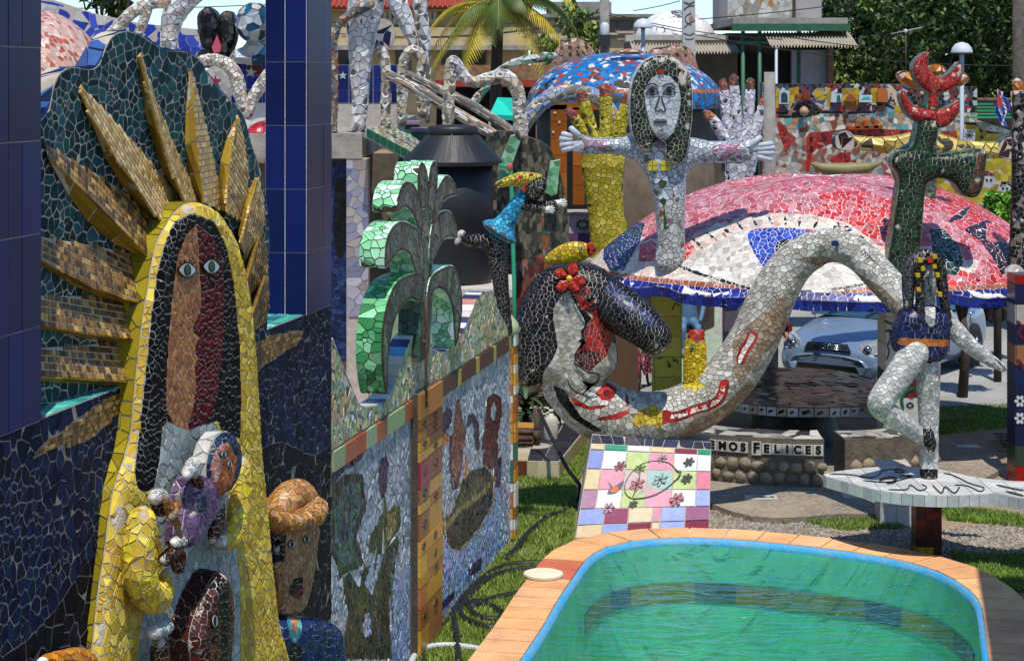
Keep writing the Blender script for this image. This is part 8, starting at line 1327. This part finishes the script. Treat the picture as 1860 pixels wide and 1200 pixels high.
strap_plant('dark glossy strap-leaved plant behind the rusty pump', at(955, 795, 23.6), 60, .62, 3, ['1c3018', '26401c', '142410', '34502a', '1a2a1a']); strap_plant('smaller dark strap-leaved plant beside the plastic jug', at(1003, 795, 23.8), 34, .5, 5, ['1c3018', '26401c', '34502a', '2c2430'])
pp2 = thing('purple_kerb', 'purple painted kerb with a pale pink tile behind the jug', 'kerb', at(1040, 770, 24.6)); a_, b_ = at(1006, 0, 24.6), at(1062, 0, 24.6); box('kerb', a_[0], b_[0], 24.6, 25.2, 0, .5, None, pp2, '4c2444'); box('pink_tile', at(1020, 0, 24.6)[0], at(1040, 0, 24.6)[0], 24.585, 24.61, .3, .46, TILE, pp2, 'a87894')
# ================================================================ hoses
HOSE = mat('black_hose', '17181a', .55, var=.15); 
def hose(label, pts, r=.028, m=HOSE, n=6, h=.03, name='garden_hose'):
    P = sm(np.array([gp(x, y, p_) if True else 0 for (x, y), p_ in zip(pts, [h] * len(pts))]), n, False); t = thing(name, label, 'hose', P[0]); tube('hose', P, r, m, t, 10); return t
hose('black hose looping in a wide coil beside the pool coping', z7([(1165, 690), (1000, 700), (880, 745), (770, 850), (730, 920), (745, 970), (800, 1000), (890, 1025), (960, 1000), (950, 950), (870, 905), (800, 890), (780, 930), (840, 975), (940, 975), (1010, 900), (1050, 850), (900, 875), (800, 915), (760, 905)]))
hose('black hose along the foot of the garden wall', z7([(1150, 715), (980, 735), (850, 790), (760, 880), (700, 940), (705, 1020), (716, 1110), (722, 1210)])); hose('thin black hose running down the lawn by the gate post', z7([(545, 1210), (545, 1130), (600, 1060), (660, 990), (740, 860), (800, 800)]), .016)
h5 = hose('black hose falling from the pump to the lawn', z7([(1257, 430), (1180, 460), (1090, 530), (1020, 620), (960, 670)])); P = sm(np.array([at(979, 745, 21.2), at(1000, 790, 20.6), at(1030, 850, 19.9), at(1052, 880, 19.3), gp(1050, 905, .03), gp(1020, 931, .03)]), 6, False); tube('upper_hose', P, .022, HOSE, h5, 10)
tube('joint', [gp(*zG([(250, 490)])[0], .035), gp(*zG([(290, 475)])[0], .035)], .032, HOSE, h5, 10)
hose('white plastic pipe bending across the lawn corner', z7([(470, 1230), (500, 1165), (560, 1130), (680, 1118), (850, 1140)]), .026, mat('white_pvc', 'b8bcbc', .4, var=.08), name='white_pipe')
# ================================================================ trees and small things under the canopy
thin = tree('slim street tree with low hanging leaves beyond the canopy', gp(1748, 722), 2.25, (.62, .5, .34), 1600, .08, 140, ['1c3014', '26401a', '142410', '345024'], r=.075)
V, f, C, _ = leaves(at(1812, 548, 23.6), 500, .30, .3, .12, .07, ['1c3014', '26401a', '142410'], 141, 8, .1); x = mesh('hanging_leaves', V, f, LEAF, thin, cols=C); x['kind'] = 'stuff'
fs = thing('flowering_shrub', 'low shrub with orange-red flowers beside the car', 'shrub', gp(1418, 690)); V, f, C, _ = leaves(at(1410, 590, 27), 700, .22, .2, .25, .06, ['26401a', '345024', '8c2c14', 'a0341c'], 142, 8, .1); x = mesh('foliage', V, f, LEAF, fs, cols=C); x['kind'] = 'stuff'; tube('stem', [at(1410, 600, 27), (*at(1410, 600, 27)[:2], 0)], .03, BARK, fs, 6)
column('slim purple-blue painted column in the shade of the canopy', ((1326 - CX) / F * 26.4, 26.4), .18, 2.1, ['2c2c4c', '4c4658', '2c3050', '5c5464'], .3)
rbw = thing('rubble_wall', 'low wall of pale rubble stones behind the pink bicycle', 'wall', at(1140, 640, 29)); box('wall_core', at(1085, 0, 29)[0], at(1200, 0, 29)[0], 29.05, 29.5, 0, .75, mat('rubble_mortar', '8a7858', .95, var=.3, scale=8), rbw)
for i in range(9):
    for j in range(5):
        cx_ = at(1085, 0, 29)[0] + .06 + i * .11 + .05 * (j % 2); cz_ = .09 + j * .145; a_ = np.arange(7) * 2 * math.pi / 7; rr_ = np.random.default_rng(i * 7 + j).uniform(.8, 1.15, 7); V = [(cx_, 28.99, cz_)] + [(cx_ + .036 * r * math.cos(t), 29.0, cz_ + .05 * r * math.sin(t)) for t, r in zip(a_, rr_)] + [(cx_ + .055 * r * math.cos(t), 29.06, cz_ + .07 * r * math.sin(t)) for t, r in zip(a_, rr_)]
        mesh('stone', V, [(0, 1 + k, 1 + (k + 1) % 7) for k in range(7)] + [(1 + k, 8 + k, 8 + (k + 1) % 7, 1 + (k + 1) % 7) for k in range(7)], random.choice(STONE), rbw)
for lb, x0, x1, y0, y1, zt_, c_ in (('brown rendered plinth carrying the giant yellow hand', .98, 1.75, 25.9, 26.7, 1.95, '5c4634'), ('grey concrete plinth carrying the giant white hand', 3.05, 3.45, 26.6, 27.1, 2.55, '77726a')):
    t = thing('hand_plinth', lb, 'plinth', ((x0 + x1) / 2, y0, 0)); box('plinth_body', x0, x1, y0, y1, 0, zt_ - .06, PAINT, t, c_); box('plinth_cap', x0 - .03, x1 + .03, y0 - .03, y1 + .03, zt_ - .06, zt_, CONC, t)
# things on the ground
sheet('painted_paving', [(1180, 715), (1245, 566), (1310, 569), (1296, 606), (1335, 622), (1330, 720)], .012, mat('pale_green_paint', '8c9a84', .8, var=.12, scale=3))
gt = thing('drain_grate', 'rectangular iron drain grate set in the paved edge', 'grate', gp(1826, 800))
for k in range(7): a_, b_ = gp(1806 + k * 4.5, 787, .07), gp(1824 + k * 4.5, 812, .07); tube('bar', [a_, b_], .008, RUST, gt, 5)
for k in range(5): a_, b_ = gp(1806 + k * 4.5, 787 + k * 6, .075), gp(1834 + k * 4.5, 787 + k * 6, .075); tube('bar', [a_, b_], .008, RUST, gt, 5)
for lb, c, w_, d_ in (('white floor tile with a green fish in the terrace edge', gp(1382, 903, .062), .34, .18), ('white painted floor tile under the fish board', gp(1553, 900, .062), .26, .2)):
    t = thing('floor_tile', lb, 'tile', c); box('tile', c[0] - w_ / 2, c[0] + w_ / 2, c[1] - d_ / 2, c[1] + d_ / 2, .055, .068, TILE, t, 'b0b0a8'); colmesh('painted_fish', [(c[0] - w_ * .35, c[1], .0685), (c[0], c[1] - d_ * .25, .0685), (c[0] + w_ * .25, c[1] - d_ * .08, .0685), (c[0] + w_ * .4, c[1] - d_ * .25, .0685), (c[0] + w_ * .4, c[1] + d_ * .25, .0685), (c[0] + w_ * .25, c[1] + d_ * .08, .0685), (c[0], c[1] + d_ * .25, .0685)], [tuple(range(7))], '1c3c30', t, m=TILE)
t = thing('floor_tile_strip', 'strip of three blue-white floor tiles in the shaded terrace', 'tile', gp(1757, 810, .062))
for k in range(3): c = gp(1743 + k * 14, 810, .062); box('tile', c[0] - .045, c[0] + .045, c[1] - .09, c[1] + .09, .055, .066, TILE, t, random.choice(['8c94a8', '9ca4b0', 'a8acb4']))
# grass and gravel
def blades(name, label, polys, n, h, cols, seed, wd=.006):
    g = np.random.default_rng(seed); VV = []
    for poly, share in polys:
        P = np.array([gp(*p)[:2] for p in poly]); lo, hi = P.min(0), P.max(0); k = int(n * share); q = g.uniform(lo, hi, (k * 4, 2)); q = q[inpoly(q, P)]
        den = np.sin(q[:, 0] * 3.1 + 1) * np.cos(q[:, 1] * 2.3) + .6 * np.sin(q[:, 0] * 9 + q[:, 1] * 7); q = q[den > g.uniform(-1.7, .5, len(q))][:k]; VV.append(q)
    q = np.concatenate(VV); q = q[~inpoly(q, np.concatenate((POOL_OUT, [(POOL_OUT[-1][0], 5), (POOL_OUT[0][0], 5)])))]; n = len(q); az = g.uniform(0, 6.28, n); hh = h * g.uniform(.5, 1.2, n); w = np.stack((np.cos(az), np.sin(az)), -1) * wd; lean = g.normal(size=(n, 2)) * hh[:, None] * .5
    V = np.zeros((n, 3, 3)); V[:, 0, :2] = q - w; V[:, 1, :2] = q + w; V[:, 2, :2] = q + lean; V[:, 2, 2] = hh; V[:, :2, 2] = .002; pal = np.array([lin(c) for c in cols]); C = np.repeat(pal[g.integers(len(pal), size=n)] * g.uniform(.7, 1.2, (n, 1)), 3, 0)
    o = mesh(name, V.reshape(-1, 3), np.arange(n * 3).reshape(-1, 3), LEAF, cols=np.clip(C, 0, .8)); tagit(o, label, 'grass', kind='stuff')
blades('lawn_grass', 'short green grass growing between the garden wall and the pool', [([(650, 1260), (905, 1262), (1015, 1060), (1040, 990), (1048, 880), (1075, 830), (1100, 780), (900, 780), (930, 940), (790, 1140)], 1)], 60000, .055, ['64822c', '749034', '527020', '84983c', 'a09c54', '6c882c'], 5)
blades('edge_grass', 'patchy grass along the terrace edge and beside the gravel', [([(1490, 925), (1600, 925), (1640, 960), (1530, 965), (1440, 945)], .3), ([(1700, 920), (1860, 935), (1870, 960), (1720, 945)], .35), ([(1720, 1005), (1880, 1010), (1900, 1090), (1800, 1060)], .5), ([(1380, 940), (1440, 935), (1430, 955)], .05), ([(1700, 740), (1860, 735), (1860, 775), (1700, 790)], .5)], 16000, .05, ['64822c', '749034', '527020', '84983c'], 6)
g = np.random.default_rng(9); P = np.array([gp(*p)[:2] for p in [(1270, 925), (1500, 945), (1640, 965), (1870, 945), (1900, 1060), (1650, 1040), (1290, 975)]]); q = g.uniform(P.min(0), P.max(0), (16000, 2)); q = q[inpoly(q, P)][:9000]; s = g.uniform(.008, .022, len(q)); oc = np.array([(1, 0, 0), (-1, 0, 0), (0, 1, 0), (0, -1, 0), (0, 0, .8), (0, 0, -.3)]); V = (np.column_stack((q, np.full(len(q), .004)))[:, None] + oc[None] * s[:, None, None] * g.uniform(.6, 1.3, (len(q), 6, 1))).reshape(-1, 3); fo = np.array([(0, 2, 4), (2, 1, 4), (1, 3, 4), (3, 0, 4)]); Fg = (np.arange(len(q))[:, None, None] * 6 + fo[None]).reshape(-1, 3); pal = np.array([lin(c) for c in ['8c8478', '7a7268', 'a09688', '6c645a', '9c9084']]); o = mesh('gravel', V, Fg, PAINT, cols=np.repeat(pal[g.integers(5, size=len(q))], 6, 0)); tagit(o, 'loose grey gravel between the pool and the terrace', 'gravel', kind='stuff')
# open-sided shelter beyond the right edge, shading the pool corner
sh = thing('pool_shelter', 'flat-roofed shelter beyond the pool corner casting shade on the coping', 'shelter', (5.6, 12.5, 0)); V, f = prism(Flat((0, 0, 5.4), (1, 0, 0), (0, 1, 0)), np.array([(3.1, 9.0), (7.5, 9.0), (7.5, 14.4), (4.28, 14.4), (3.78, 12.0)]), 0, .15); mesh('roof_slab', V, f, CONC, sh)
for x_, y_ in ((5.2, 14.0), (7.3, 14.2), (7.3, 9.2), (4.6, 9.2)): box('post', x_ - .1, x_ + .1, y_ - .1, y_ + .1, 0, 5.4, CONC, sh)
print('pieces', PIECES)
